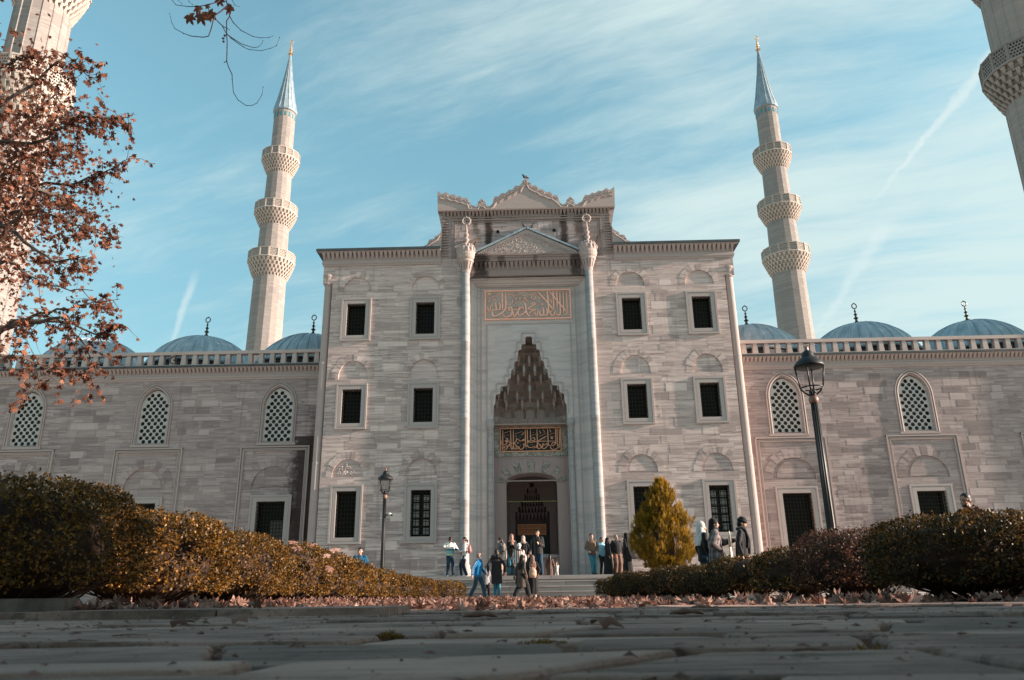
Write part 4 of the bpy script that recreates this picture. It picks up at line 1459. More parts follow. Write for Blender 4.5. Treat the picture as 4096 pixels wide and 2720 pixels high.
def make_minaret(name, label, loc, zscale, rb, balc, cone, group, near=False, ms=None, mb_=None):
    ms, mb_ = ms or M_MIN, mb_ or M_MINB
    t = thing(name, label, 'minaret', loc, 0.0, group)
    N = 16
    prof_r, prof_z = rb
    sh = MB()
    sh.lathe([(r, z * zscale) for r, z in zip(prof_r, prof_z)], (0, 0, 0), N, a0=pi / N)
    if near:      # arch-headed flutes show as raised edges
        for k in range(N):
            a = pi / N + 2 * pi * k / N
            sh.tube([(r * cos(a), r * sin(a), z * zscale) for r, z in zip(prof_r, prof_z)], 0.045, 4)
    sh.build('shaft', ms, t)
    for (zb, zp, zt, r0, r1) in balc:
        zb, zp, zt = zb * zscale, zp * zscale, zt * zscale
        b = MB()
        T = 5
        n = 32
        for q in range(T):
            za, zc_ = zb + (zp - zb) * q / T, zb + (zp - zb) * (q + 1) / T
            ra = r0 + (r1 - r0) * (q / T) ** 0.8
            rc_ = r0 + (r1 - r0) * ((q + 1) / T) ** 0.8
            b.lathe([(ra - 0.16, za), (ra - 0.10, zc_), (rc_ - 0.02, zc_ + 0.01)], (0, 0, 0), n)
            for k in range(n):
                a = 2 * pi * (k + 0.5 * (q % 2)) / n
                hw = pi / n * 0.62
                ri = ra - 0.25
                dz_ = (zc_ - za)
                b.hexa([((ra - 0.10) * cos(a - hw * 0.3), (ra - 0.10) * sin(a - hw * 0.3), za - dz_ * 0.22), ((ra - 0.10) * cos(a + hw * 0.3), (ra - 0.10) * sin(a + hw * 0.3), za - dz_ * 0.22),
                        (ri * cos(a + hw * 0.3), ri * sin(a + hw * 0.3), za - dz_ * 0.2), (ri * cos(a - hw * 0.3), ri * sin(a - hw * 0.3), za - dz_ * 0.2),
                        (rc_ * cos(a - hw), rc_ * sin(a - hw), zc_ - dz_ * 0.08), (rc_ * cos(a + hw), rc_ * sin(a + hw), zc_ - dz_ * 0.08),
                        (ri * cos(a + hw), ri * sin(a + hw), zc_), (ri * cos(a - hw), ri * sin(a - hw), zc_)], t=random.choice([0.3, 0.5, 0.6]))
        b.lathe([(r1 - 0.3, zp), (r1 + 0.06, zp), (r1 + 0.06, zp + 0.14), (r1 - 0.3, zp + 0.14)], (0, 0, 0), N, a0=pi / N)
        bo = b.build('balcony', mb_, t)
        # pierced parapet: one sheet per side
        p = MB()
        for k in range(N):
            a0_, a1_ = pi / N + 2 * pi * k / N, pi / N + 2 * pi * (k + 1) / N
            A = Vector((r1 * cos(a0_), r1 * sin(a0_), 0)); B = Vector((r1 * cos(a1_), r1 * sin(a1_), 0))
            L = (B - A).length
            H = zt - zp - 0.14
            hs = []
            nx, nz = 6, 5
            for j in range(nz):
                for i in range(nx - (j % 2)):
                    cx = L * (i + 0.5 + 0.5 * (j % 2)) / nx
                    cz = H * (j + 0.6) / (nz + 0.2)
                    if 0.12 < cx < L - 0.12:
                        hs.append([(cx + 0.062 * cos(q), cz + 0.075 * sin(q)) for q in [2 * pi * u / 6 for u in range(6)]])
            s_ = MB()
            s_.plate(rect(0, L, 0, H), hs, 0)
            ob = len(p.v)
            nrm = Vector((cos((a0_ + a1_) / 2), sin((a0_ + a1_) / 2), 0))
            for (x, y, z) in s_.v:
                P = A + (B - A) * (x / L)
                p.v.append((P.x, P.y, zp + 0.14 + z))
            nv = len(s_.v)
            for (x, y, z) in s_.v:
                P = A + (B - A) * (x / L) - nrm * 0.09
                p.v.append((P.x, P.y, zp + 0.14 + z))
            for fc in s_.f:
                p.face([ob + i for i in fc])
                p.face([ob + nv + i for i in reversed(fc)])
            c_ = A + nrm * 0.0
            p.hexa([(c_.x * q + (-c_.y / r1) * w_, c_.y * q + (c_.x / r1) * w_, z) for z in (zp + 0.1, zt + 0.12) for q, w_ in ((0.955, -0.07), (1.018, -0.07), (1.018, 0.07), (0.955, 0.07))])
        p.lathe([(r1 - 0.10, zt), (r1 + 0.045, zt), (r1 + 0.045, zt + 0.1), (r1 - 0.10, zt + 0.1)], (0, 0, 0), N, a0=pi / N)
        p.build('parapet', mb_, bo)
    zb, r, zt, zf = cone
    zb, zt, zf = zb * zscale, zt * zscale, zf * zscale
    c = MB()
    c.lathe([(r + 0.02, zb - 0.15), (r + 0.16, zb - 0.05), (r + 0.16, zb + 0.1), (r * 0.8, zb + (zt - zb) * 0.22), (r * 0.38, zb + (zt - zb) * 0.6), (0.07, zt)], (0, 0, 0), N, a0=pi / N)
    for k in range(N):
        a = pi / N + 2 * pi * k / N
        c.tube([((r + 0.16) * cos(a), (r + 0.16) * sin(a), zb + 0.1), (r * 0.81 * cos(a), r * 0.81 * sin(a), zb + (zt - zb) * 0.22), (r * 0.385 * cos(a), r * 0.385 * sin(a), zb + (zt - zb) * 0.6), (0.07 * cos(a), 0.07 * sin(a), zt)], 0.035, 4)
    c.build('lead_spire', M_SPIRE, t)
    f = MB()
    finial(f, (0, 0, zt - 0.1), (zf - zt) + 0.1, 2.2)
    f.build('gilt_finial', M_GOLD, t)
    if near:
        return t
    tl = MB()
    for k in range(N):
        a = 2 * pi * k / N
        for da in (-0.07, 0.07):
            pass
        rr = r + 0.005
        tl.hexa([(rr * cos(a - 0.085) , rr * sin(a - 0.085), zb - 1.05), (rr * cos(a + 0.085), rr * sin(a + 0.085), zb - 1.05), ((rr - 0.06) * cos(a + 0.085), (rr - 0.06) * sin(a + 0.085), zb - 1.05), ((rr - 0.06) * cos(a - 0.085), (rr - 0.06) * sin(a - 0.085), zb - 1.05),
                 (rr * cos(a - 0.05), rr * sin(a - 0.05), zb - 0.42), (rr * cos(a + 0.05), rr * sin(a + 0.05), zb - 0.42), ((rr - 0.06) * cos(a + 0.05), (rr - 0.06) * sin(a + 0.05), zb - 0.42), ((rr - 0.06) * cos(a - 0.05), (rr - 0.06) * sin(a - 0.05), zb - 0.42)])
    tl.build('tile_band', M_TILE, t)
    return t


M_MINB = veined('balcony_stone', (0.52, 0.445, 0.395), (0.35, 0.30, 0.265), 0.8, 0.8, amount=0.6)
M_SPIRE = plain('spire_lead', (0.26, 0.32, 0.36), 0.45, 0.5, 0.18, 1.5, metallic=0.2)
FAR_B = [(36.7, 38.8, 39.9, 1.92, 2.78), (43.6, 45.4, 46.5, 1.73, 2.58), (51.0, 52.95, 54.0, 1.50, 2.33)]
FAR_S = ((2.25, 2.20, 2.0, 1.92, 1.83, 1.73, 1.60, 1.50, 1.37, 1.35), (0, 12, 29, 37.4, 39, 44.2, 46, 51.8, 53.5, 60.3))
far_l = make_minaret('minaret', 'slender three-balcony minaret with lead spire, left of the portal block', (-31.25, 50, 0), 1.0, FAR_S, FAR_B, (60.3, 1.37, 69.7, 72.0), 'three-balcony minarets behind the courtyard')
far_r = make_minaret('minaret', 'slender three-balcony minaret with lead spire, right of the portal block', (31.45, 51, 0), 0.988, FAR_S, FAR_B, (60.3, 1.37, 69.9, 72.2), 'three-balcony minarets behind the courtyard')
NEAR_B = [(26.6, 28.6, 29.75, 1.62, 2.45), (34.4, 36.5, 37.6, 1.54, 2.35)]
NEAR_S = ((1.78, 1.70, 1.64, 1.60, 1.55, 1.42, 1.4), (0, 12, 26.6, 29, 34.6, 37, 43.5))
near_l = make_minaret('minaret', 'massive sunlit minaret behind the red-leaved tree at the left edge', (-30.1, 3.0, 0), 1.018, NEAR_S, NEAR_B, (43.5, 1.42, 51.5, 53.5), 'two-balcony minarets at the facade corners', True)
M_MINBD = veined('dark_balcony_stone', (0.32, 0.275, 0.25), (0.20, 0.17, 0.155), 0.8, 0.8, amount=0.7)  # darker balcony stone for the right-edge minaret
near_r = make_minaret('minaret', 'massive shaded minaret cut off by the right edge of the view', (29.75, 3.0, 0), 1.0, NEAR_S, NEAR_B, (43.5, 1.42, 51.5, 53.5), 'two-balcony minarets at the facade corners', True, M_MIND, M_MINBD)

# ------------------------------------------------------------------ what shows through the door: the prayer-hall portal across the court
hall = thing('prayer_hall', 'shaded inner portal with gilt inscription seen through the open doorway', 'prayer hall', (0, 28, PLAT))
hw_ = MB()
HY = 28.0
st2 = [(0.16, 8.85), (0.16, 8.4), (0.42, 8.4), (0.42, 7.9), (0.62, 7.9), (0.62, 7.4), (0.9, 7.4), (0.9, 6.9), (1.15, 6.9), (1.15, 6.5), (1.38, 6.5), (1.38, PLAT)]
ol = [(-x, z) for x, z in reversed(st2)] + st2
hw_.plate([(-12, PLAT), (-1.38, PLAT)] + ol[1:-1] + [(1.38, PLAT), (12, PLAT), (12, 14), (-12, 14)], [], HY)
hw_.band(ol, HY, HY + 0.9, closed=False)
hw_.box(-1.6, 1.6, HY + 0.95, HY + 1.05, PLAT, 9.0)
for s in (-1, 1):
    for q in range(5):
        a, b_ = sorted((s * (1.9 + 0.14 * q), s * (1.9 + 0.14 * q + 0.06))); hw_.box(a, b_, HY - 0.05 - 0.03 * q, HY + 0.01, PLAT, 9.2)
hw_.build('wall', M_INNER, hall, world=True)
hm = MB()
for j in range(5):
    z = 6.1 + 0.5 * j
    hwid = 1.30 - 0.25 * j
    n = 9 - j
    for k in range(n):
        x = -hwid + 2 * hwid * (k + 0.5) / n
        dep = 0.75 * sqrt(max(1 - (x / 1.4) ** 2, 0)) * (1 - j / 6)
        hm.hexa([(x - 0.03, HY + dep - 0.05, z - 0.12), (x + 0.03, HY + dep - 0.05, z - 0.12), (x + 0.03, HY + dep + 0.1, z - 0.12), (x - 0.03, HY + dep + 0.1, z - 0.12),
                 (x - hwid / n * 0.9, HY + dep - 0.25, z + 0.4), (x + hwid / n * 0.9, HY + dep - 0.25, z + 0.4), (x + hwid / n * 0.9, HY + dep + 0.2, z + 0.4), (x - hwid / n * 0.9, HY + dep + 0.2, z + 0.4)])
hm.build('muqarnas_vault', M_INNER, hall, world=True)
hp = MB(); hp.box(-1.20, 1.10, HY + 0.25, HY + 0.30, 4.70, 5.55)
hpo = hp.build('inscription', plain('ochre_panel', (0.30, 0.13, 0.06), 0.6, 0.3, 0.2, 4), hall, world=True)
hl = MB()
ring_frame(hl, -1.20, 1.10, 4.70, 5.55, 0.04, HY + 0.22, HY + 0.26)
for rowz in (4.80, 5.18):
    for k in range(22):
        x = -1.12 + 2.14 * k / 21
        hl.box(x - 0.012, x + 0.012, HY + 0.23, HY + 0.25, rowz, rowz + random.uniform(0.22, 0.32))
        hl.tube([(x + 0.05 * cos(q), HY + 0.235, rowz + 0.06 + 0.05 * sin(q)) for q in (3.1, 4, 5, 6.2)], 0.014, 4)
hl.build('lettering', MATS['ochre_lettering'], hpo, world=True)
hd = MB()
hd.box(-1.36, 1.36, HY + 0.30, HY + 0.42, PLAT, 4.68)
for q in (-0.7, 0.0, 0.7):
    ring_frame(hd, q - 0.32, q + 0.32, PLAT + 0.2, 4.5, 0.06, HY + 0.27, HY + 0.305)
hd.build('door', plain('dark_green_door', (0.012, 0.03, 0.032), 0.5, 0.4, 0.3, 3), hall, world=True)
hr = MB()
hr.box(-14, 14, 22.0, 30, 10.5, 11.0)
for s in (-1, 1):
    hr.box(s * 13.9 - 0.2, s * 13.9 + 0.2, 22, 30, PLAT, 10.5)
hr.build('portico_roof', M_INNER, hall, world=True)
for s in (-1, 1):
    q = MB()
    q.lathe([(0.42, 0), (0.42, 0.4), (0.34, 0.5), (0.32, 6.0), (0.5, 6.6), (0.55, 7.0), (0.55, 9.65)], (s * 3.4, 22.5, PLAT), 16)
    q.build('portico_column', M_INNER, hall, smooth=True, world=True)
tie = MB()
tie.tube([(-3.4, 22.5, 6.72), (3.4, 22.5, 6.72)], 0.035, 6)
tie.build('tie_rod', plain('brass_rod', (0.25, 0.24, 0.08), 0.4, 0.5, 0.2, 5, metallic=0.5), hall, world=True)
# ------------------------------------------------------------------ ground, paving, steps
def _soil():
    m, nt, bs = newmat('bed_soil', 0.95, 0.1)
    c = nt.node('ShaderNodeTexCoord').outputs['Object']
    a = nt.noise(c, 3.0, 6, 0.65)
    col = nt.mix(nt.ramp(a, 0.35, 0.7), (0.055, 0.04, 0.032), (0.14, 0.105, 0.085))
    nt.put(bs.inputs['Base Color'], col)
    nt.put(bs.inputs['Normal'], nt.bump(nt.noise(c, 22.0, 6, 0.7), 0.8, 0.03))
    return m


def _paving():
    m, nt, bs = newmat('worn_paving', 0.85, 0.15)
    c = nt.node('ShaderNodeTexCoord').outputs['Object']
    x, y, z = nt.sep(c)
    a = nt.noise(c, 1.7, 6, 0.6)
    b = nt.noise(nt.comb(nt.math('MULTIPLY', x, 2.0), nt.math('MULTIPLY', y, 14.0), z), 1.6, 7, 0.7, 0.6)
    s = nt.noise(c, 60.0, 5, 0.7)
    col = nt.mix(nt.ramp(a, 0.3, 0.7), (0.20, 0.126, 0.102), (0.43, 0.277, 0.225))
    col = nt.mix(nt.ramp(b, 0.46, 0.70, 0, 0.85), col, (0.075, 0.062, 0.05))
    col = nt.mix(nt.ramp(s, 0.58, 0.68, 0, 0.75), col, (0.045, 0.04, 0.036))
    tn = attr(nt)
    col = nt.mix(nt.ramp(tn, 0.5, 1.0, 0.0, 0.55), col, (0.52, 0.35, 0.285))
    col = nt.mix(nt.ramp(tn, 0.5, 0.0, 0.0, 0.55), col, (0.10, 0.078, 0.066))
    nt.put(bs.inputs['Base Color'], col)
    nt.put(bs.inputs['Roughness'], nt.ramp(b, 0.3, 0.7, 0.72, 0.92))
    h = nt.math('ADD', nt.math('MULTIPLY', nt.noise(c, 9.0, 8, 0.7), 1.0), nt.math('MULTIPLY', s, 0.35))
    nt.put(bs.inputs['Normal'], nt.bump(h, 0.9, 0.02))
    return m


M_SOIL = _soil()
M_PAVE = _paving()
M_STEP = veined('step_marble', (0.38, 0.335, 0.31), (0.23, 0.20, 0.19), 1.4, 0.7, amount=0.6)

# ground sheet: fine near the camera, reaching the horizon
g = MB()
ys = [-400, -120, -60, -40, -36, -30, -20, -10, 0, 20, 60, 150, 500, 4000]
xs = [-4000, -600, -120, -40, -20, -8, 0, 8, 20, 40, 120, 600, 4000]
for y in ys:
    for x in xs:
        g.v.append((x, y, -0.055))
for j in range(len(ys) - 1):
    for i in range(len(xs) - 1):
        o = j * len(xs) + i
        g.face((o, o + 1, o + len(xs) + 1, o + len(xs)))
M_GRAVEL = plain('pale_gravel', (0.48, 0.42, 0.37), 0.9, 0.2, 0.25, 3, bump=0.4)
tag(g.build('ground', M_GRAVEL), kind='structure')
for bx in ((-9.0, -2.7, -30.35, -13.5), (2.0, 9.0, -29.9, -15.5)):
    bd = MB()
    bd.box(bx[0], bx[1], bx[2], bx[3], -0.06, -0.022)
    tag(bd.build('soil', M_SOIL), kind='structure')

# worn flagstones in front of the camera
def flagstones():
    pv = MB()
    rnd = random.Random(5)
    y = -37.2
    edges = []
    rows = [-37.2, -36.6, -36.1, -35.62, -35.18, -34.80, -34.50, -34.06, -33.72, -33.30, -32.92, -32.45, -32.0, -31.5, -30.95, -30.3, -29.7, -29.0]
    for r in range(len(rows) - 1):
        y0, y1 = rows[r], rows[r + 1]
        x = -9.0 + rnd.uniform(-0.6, 0)
        cuts = [x]
        while x < 9.0:
            x += rnd.uniform(0.38, 1.05)
            cuts.append(x)
        sk = [rnd.uniform(-0.30, 0.30) for _ in cuts]
        dy = [rnd.uniform(-0.075, 0.075) for _ in cuts]
        for i in range(len(cuts) - 1):
            gap = rnd.choice([0.008, 0.011, 0.015, 0.020, 0.028])
            def yb(k, x):      # the courses wander: no joint runs straight
                return rows[k] + 0.085 * sin(x * 1.15 + 2.1 * k) + 0.04 * sin(x * 2.9 + 4.3 * k)
            xa0, xb0, xb1, xa1 = cuts[i] + sk[i] * 0.5 + gap, cuts[i + 1] + sk[i + 1] * 0.5 - gap, cuts[i + 1] - sk[i + 1] * 0.5 - gap, cuts[i] - sk[i] * 0.5 + gap
            q = [(xa0, yb(r, xa0) + gap), (xb0, yb(r, xb0) + gap), (xb1, yb(r + 1, xb1) - gap), (xa1, yb(r + 1, xa1) - gap)]
            # outline with worn, wandering edges
            out_ = []
            for k in range(4):
                a, b = Vector(q[k]), Vector(q[(k + 1) % 4])
                L = (b - a).length
                n = max(3, int(L / 0.06))
                nrm = Vector((-(b - a).y, (b - a).x)).normalized()
                for s in range(n):
                    t = s / n
                    p = a + (b - a) * t
                    dv = rnd.uniform(-0.007, 0.009) + (0.012 if s == 0 else 0)
                    out_.append(p + nrm * dv)
            cx = sum(p.x for p in out_) / len(out_); cy = sum(p.y for p in out_) / len(out_)
            z0 = rnd.uniform(-0.012, 0.005)
            tx, ty = rnd.uniform(-0.007, 0.007), rnd.uniform(-0.012, 0.012)
            tint = rnd.choice([0.1, 0.3, 0.4, 0.5, 0.5, 0.6, 0.75, 0.95])
            rings = []
            for (ins, dz) in ((0.0, -0.05), (0.0, -0.010), (0.004, -0.003), (0.012, 0.0)):
                ring = []
                for p in out_:
                    d = Vector((cx - p.x, cy - p.y))
                    L = d.length or 1
                    pp = p + d * (ins / L)
                    ring.append(pv.vert((pp.x, pp.y, z0 + dz + tx * (pp.x - cx) + ty * (pp.y - cy))))
                rings.append(ring)
            n = len(out_)
            for a, b in zip(rings[:-1], rings[1:]):
                for k in range(n):
                    pv.face((a[k], a[(k + 1) % n], b[(k + 1) % n], b[k]), t=tint)
            c = pv.vert((cx, cy, z0))
            for k in range(n):
                pv.face((rings[-1][k], rings[-1][(k + 1) % n], c), t=tint)
    return pv


tag(flagstones().build('paving', M_PAVE, norm=True), kind='structure')
# path between the hedges up to the steps, just below the flagstones
pth = MB()
pth.box(-30, 30, -28.99, -4.6, -0.2, -0.03)
pth.v = [(x, y, z) for x, y, z in pth.v]
M_PATH = veined('path_stone', (0.54, 0.48, 0.44), (0.29, 0.265, 0.25), 1.4, 0.8, amount=0.6)
tag(pth.build('path', M_PATH), kind='structure')
# low raised ledge at the foot of the left bed, with a kerb stone on it
lg = MB()
rl = random.Random(8)
x = -9.0
while x < -0.9:
    wd = rl.uniform(0.7, 1.5)
    z = 0.042 + rl.uniform(-0.004, 0.004)
    y0 = -31.35 + rl.uniform(-0.02, 0.02)
    lg.hexa([(x, y0, -0.03), (x + wd - 0.012, y0 + 0.01, -0.03), (x + wd - 0.012, -30.35, -0.03), (x, -30.35, -0.03), (x, y0 + 0.008, z), (x + wd - 0.012, y0 + 0.018, z), (x + wd - 0.012, -30.35, z), (x, -30.35, z)], t=rl.choice([0.3, 0.5, 0.6]))
    x += wd
tag(lg.build('paved_ledge', M_PAVE), kind='structure')
kb = MB()
kb.hexa([(-6.4, -31.02, 0.036), (-4.5, -31.02, 0.036), (-4.5, -30.80, 0.036), (-6.4, -30.80, 0.036), (-6.4, -31.0, 0.125), (-4.5, -31.0, 0.128), (-4.5, -30.80, 0.128), (-6.4, -30.80, 0.125)])
kb.hexa([(-4.485, -31.02, 0.036), (-2.93, -31.01, 0.036), (-2.93, -30.80, 0.036), (-4.485, -30.80, 0.036), (-4.485, -31.0, 0.122), (-2.935, -30.99, 0.119), (-2.935, -30.80, 0.119), (-4.485, -30.80, 0.122)])
tag(kb.build('kerb', plain('kerb_stone', (0.12, 0.085, 0.07), 0.9, 0.2, 0.35, 7, bump=0.5)), kind='structure')

# steps up to the portal and the platform in front of the door
sp = MB()
SX0, SX1 = -7.6, 4.6
for k, (zt, y0) in enumerate(((0.25, -4.55), (0.45, -4.2), (0.645, -3.85))):
    x = SX0
    while x < SX1:
        wd = min(random.uniform(1.4, 2.6), SX1 - x)
        tt = random.choice([0.1, 0.25, 0.4, 0.5])
        sp.box(x + 0.004, x + wd - 0.004, y0 + 0.05, -3.3, zt - 0.21, zt - 0.055, t=tt * 0.8)
        sp.box(x + 0.004, x + wd - 0.004, y0, -3.3, zt - 0.052, zt, t=tt + 0.05)
        x += wd
x = SX0
while x < SX1:
    wd = min(random.uniform(1.6, 3.0), SX1 - x)
    sp.box(x + 0.004, x + wd - 0.004, -3.52, -2.4, PLAT - 0.15, PLAT, t=random.choice([0.2, 0.35, 0.5]))
    x += wd
sp.box(SX0 + 0.01, SX1 - 0.01, -3.42, 0.6, -0.05, PLAT - 0.152)
sp.box(SX0 + 0.01, SX1 - 0.01, -2.39, 0.58, PLAT - 0.15, PLAT - 0.003)
sp.box(SX0 + 0.02, SX1 - 0.02, -3.47, -2.41, PLAT - 0.21, PLAT - 0.114, t=0.1)
tag(sp.build('steps', M_STEP), kind='structure')
cf = MB()
cf.box(-2.94, 2.94, 0.585, 2.42, 0.0, PLAT - 0.006)
cf.box(-14, 14, 2.421, 31, 0.0, PLAT - 0.004)
tag(cf.build('courtyard_floor', M_STEP), kind='structure')
# ------------------------------------------------------------------ vegetation
from mathutils import noise as mnoise

def leafmat(name, a, b, c, trans=0.35, rough=0.5, spec=0.35):
    """leaf: three tones mixed leaf by leaf, some light passing through"""
    m, nt, bs = newmat(name, rough, spec)
    tn = attr(nt)
    co = nt.node('ShaderNodeTexCoord').outputs['Object']
    n = nt.noise(co, 1.6, 3, 0.5)
    t = nt.math('ADD', nt.math('MULTIPLY', tn, 0.75), nt.math('MULTIPLY', n, 0.25))
    col = nt.mix(nt.ramp(t, 0.1, 0.55), a, b)
    col = nt.mix(nt.ramp(t, 0.55, 0.95), col, c)
    nt.put(bs.inputs['Base Color'], col)
    tr = nt.node('ShaderNodeBsdfTranslucent')
    nt.put(tr.inputs['Color'], col)
    mx = nt.node('ShaderNodeMixShader')
    mx.inputs[0].default_value = trans
    nt.l.new(bs.outputs[0], mx.inputs[1])
    nt.l.new(tr.outputs[0], mx.inputs[2])
    o = [n_ for n_ in nt.n if n_.type == 'OUTPUT_MATERIAL'][0]
    nt.l.new(mx.outputs[0], o.inputs['Surface'])
    return m


M_BOX = leafmat('boxwood_leaf', (0.036, 0.021, 0.005), (0.125, 0.060, 0.009), (0.36, 0.165, 0.025))
M_BOXR = leafmat('reddish_boxwood_leaf', (0.036, 0.014, 0.008), (0.09, 0.036, 0.02), (0.26, 0.115, 0.065))
M_BOXG = leafmat('shaded_green_boxwood_leaf', (0.022, 0.015, 0.004), (0.062, 0.036, 0.007), (0.22, 0.10, 0.018))  # darker box leaf: hedge shade in the colour, orange tone for sunlit tips
M_TWIG = plain('brown_twig', (0.05, 0.032, 0.024), 0.9, 0.15, 0.4, 12)
M_THUJA = leafmat('golden_thuja', (0.055, 0.036, 0.006), (0.20, 0.115, 0.010), (0.42, 0.22, 0.018), 0.35, 0.6, 0.2)
M_PLANE = leafmat('red_plane_leaf', (0.070, 0.024, 0.015), (0.155, 0.056, 0.032), (0.33, 0.135, 0.075), 0.3, 0.6, 0.25)
M_DRY = leafmat('dry_leaf', (0.09, 0.038, 0.026), (0.27, 0.140, 0.105), (0.50, 0.315, 0.25), 0.25, 0.65, 0.25)
M_BARK = plain('plane_bark', (0.085, 0.065, 0.055), 0.9, 0.2, 0.45, 5, bump=0.5)


def shrub_mesh(rx, ry, h, n, leaf, seed, mat, y_bias=0.0):
    """clipped box bush: outline with soft dents, leaves in sprigs through a thick shell, bare twigs low down"""
    rnd = random.Random(seed)
    L = MB()
    ph = [rnd.uniform(0, 6.28) for _ in range(6)]

    def env(th, fi):
        return 1.0 + 0.045 * sin(3 * fi + ph[0]) * sin(2 * th + ph[1]) + 0.04 * sin(5 * fi + ph[2]) * sin(4 * th + ph[3]) + 0.025 * sin(11 * fi + ph[4] + 6 * th)
    for i in range(n):
        cz = rnd.random() ** 0.85
        th = math.acos(max(-1, min(1, 1 - cz * 1.42)))        # from the top down past the widest part
        fi = rnd.uniform(0, 2 * pi)
        r = env(th, fi) * (1 - 0.22 * rnd.random() ** 2.2)
        if rnd.random() < 0.05:
            r += rnd.uniform(0.03, 0.09)
        if th > 1.35 and rnd.random() < 0.35 + 0.25 * sin(4 * fi + ph[5]):
            continue
        # super-ellipsoid: flat-ish top and sides
        st, ct = sin(th), cos(th)
        sx = st ** 0.75
        cz_ = (1 if ct >= 0 else -1) * abs(ct) ** 0.8
        p = Vector((rx * r * sx * cos(fi), ry * r * sx * sin(fi), h * 0.46 + h * 0.54 * r * cz_))
        if p.z < 0.03:
            continue
        hz = mnoise.noise(p * 4.2 + Vector((seed * 7.1, 0, 0))) + 0.5 * mnoise.noise(p * 10 + Vector((0, seed * 3.3, 0)))
        if hz < -0.12 - 0.34 * (p.z / h - 0.35) and rnd.random() < 0.9:
            continue
        nrm = Vector((st * cos(fi) / rx, st * sin(fi) / ry, ct / h * 1.6)).normalized()
        up = (nrm + Vector((rnd.uniform(-0.9, 0.9), rnd.uniform(-0.9, 0.9), rnd.uniform(-0.3, 0.9)))).normalized()
        s = up.cross(Vector((rnd.uniform(-1, 1), rnd.uniform(-1, 1), rnd.uniform(-1, 1))))
        if s.length < 1e-3:
            continue
        s.normalize()
        t = rnd.random()
        for q in range(2):
            le = leaf * rnd.uniform(0.7, 1.3)
            wd = le * 0.30
            o = p + up * (le * 0.55 * q)
            ss = s if q == 0 else up.cross(s).normalized()
            dr = (up * 0.75 + ss * (0.8 if rnd.random() < 0.5 else -0.8)).normalized()
            sd_ = dr.cross(ss + up * 0.2)
            if sd_.length < 1e-3:
                continue
            sd_.normalize()
            b = len(L.v)
            L.v += [tuple(o), tuple(o + dr * le * 0.5 + sd_ * wd), tuple(o + dr * le), tuple(o + dr * le * 0.5 - sd_ * wd)]
            L.face((b, b + 1, b + 2, b + 3), t=min(1, max(0, t + rnd.uniform(-0.2, 0.2))))
    return L


def shrub_core(rx, ry, h, seed):
    rnd = random.Random(seed)
    T = MB()
    T.ball((0, 0, h * 0.50), (rx * 0.74, ry * 0.74, h * 0.42), 14, 9)
    for i in range(46):
        a = rnd.uniform(0, 2 * pi)
        r0, r1 = rnd.uniform(0.0, 0.25), rnd.uniform(0.72, 0.98)
        T.tube([(rx * r0 * cos(a), ry * r0 * sin(a), 0.0), (rx * (r0 + r1) * 0.5 * cos(a + 0.1), ry * (r0 + r1) * 0.5 * sin(a + 0.1), h * rnd.uniform(0.12, 0.22)), (rx * r1 * cos(a + 0.2), ry * r1 * sin(a + 0.2), h * rnd.uniform(0.25, 0.5))], [0.012, 0.008, 0.003], 5)
    return T


SHRUBS = {}


def shrub(kind, rx, ry, h, n, leaf, seed, mat, loc, label, group):
    t = thing('box_shrub', label, 'shrub', loc, 0.0, group)
    shrub_mesh(rx, ry, h, n, leaf, seed, mat).build('foliage', mat, t)
    shrub_core(rx, ry, h, seed).build('stem', M_TWIG, t)
    return t


GL, GR = 'clipped box shrubs of the left hedge', 'clipped box shrubs of the right hedge'
near1 = shrub('a', 0.88, 0.78, 0.98, 22000, 0.028, 1, M_BOX, (-3.86, -30.1, 0), 'largest dark box shrub at the left edge above the kerb stone', GL)
near2 = shrub('b', 0.80, 0.64, 0.88, 20000, 0.028, 2, M_BOX, (-3.62, -28.55, 0), 'orange-lit box shrub just behind the dark one on the kerb', GL)
mid1 = shrub('c', 0.74, 0.62, 0.80, 15000, 0.026, 3, M_BOX, (-3.42, -27.1, 0), 'sunlit box shrub, third along the left hedge from the kerb', GL)
mid2 = shrub('d', 0.72, 0.62, 0.77, 13000, 0.027, 4, M_BOX, (-3.30, -25.6, 0), 'box shrub with dry leaves lying on its top', GL)
far1 = shrub('e', 0.70, 0.62, 0.74, 7000, 0.036, 5, M_BOX, (-3.30, -24.1, 0), 'box shrub just beyond the one with dry leaves on top', GL)
far2 = shrub('f', 0.66, 0.60, 0.70, 6000, 0.038, 6, M_BOX, (-3.28, -22.6, 0), 'box shrub in front of the boy in the blue jacket', GL)
LFAR = [(-3.30, -21.1, 0.95, 'box shrub at the foot of the small lamp post'), (-3.26, -19.7, 0.90, 'box shrub right of the small lamp post, sixth from the path end'), (-3.05, -18.4, 0.84, 'low golden box shrub, third from the path end of the left hedge'),
        (-2.72, -17.1, 0.74, 'low rounded golden box shrub, second from the path end of the left hedge')]
for i, (x, y, s, lb) in enumerate(LFAR):
    dup(far1 if i % 2 else far2, (x, y, 0), 1.3 * i + 0.7, label=lb, scale=(s, s, s * 0.95))
dup(far1, (-2.42, -14.6, 0), 2.1, label='small green-brown box shrub ending the left hedge by the walking man in blue', scale=(0.66, 1.1, 0.66))

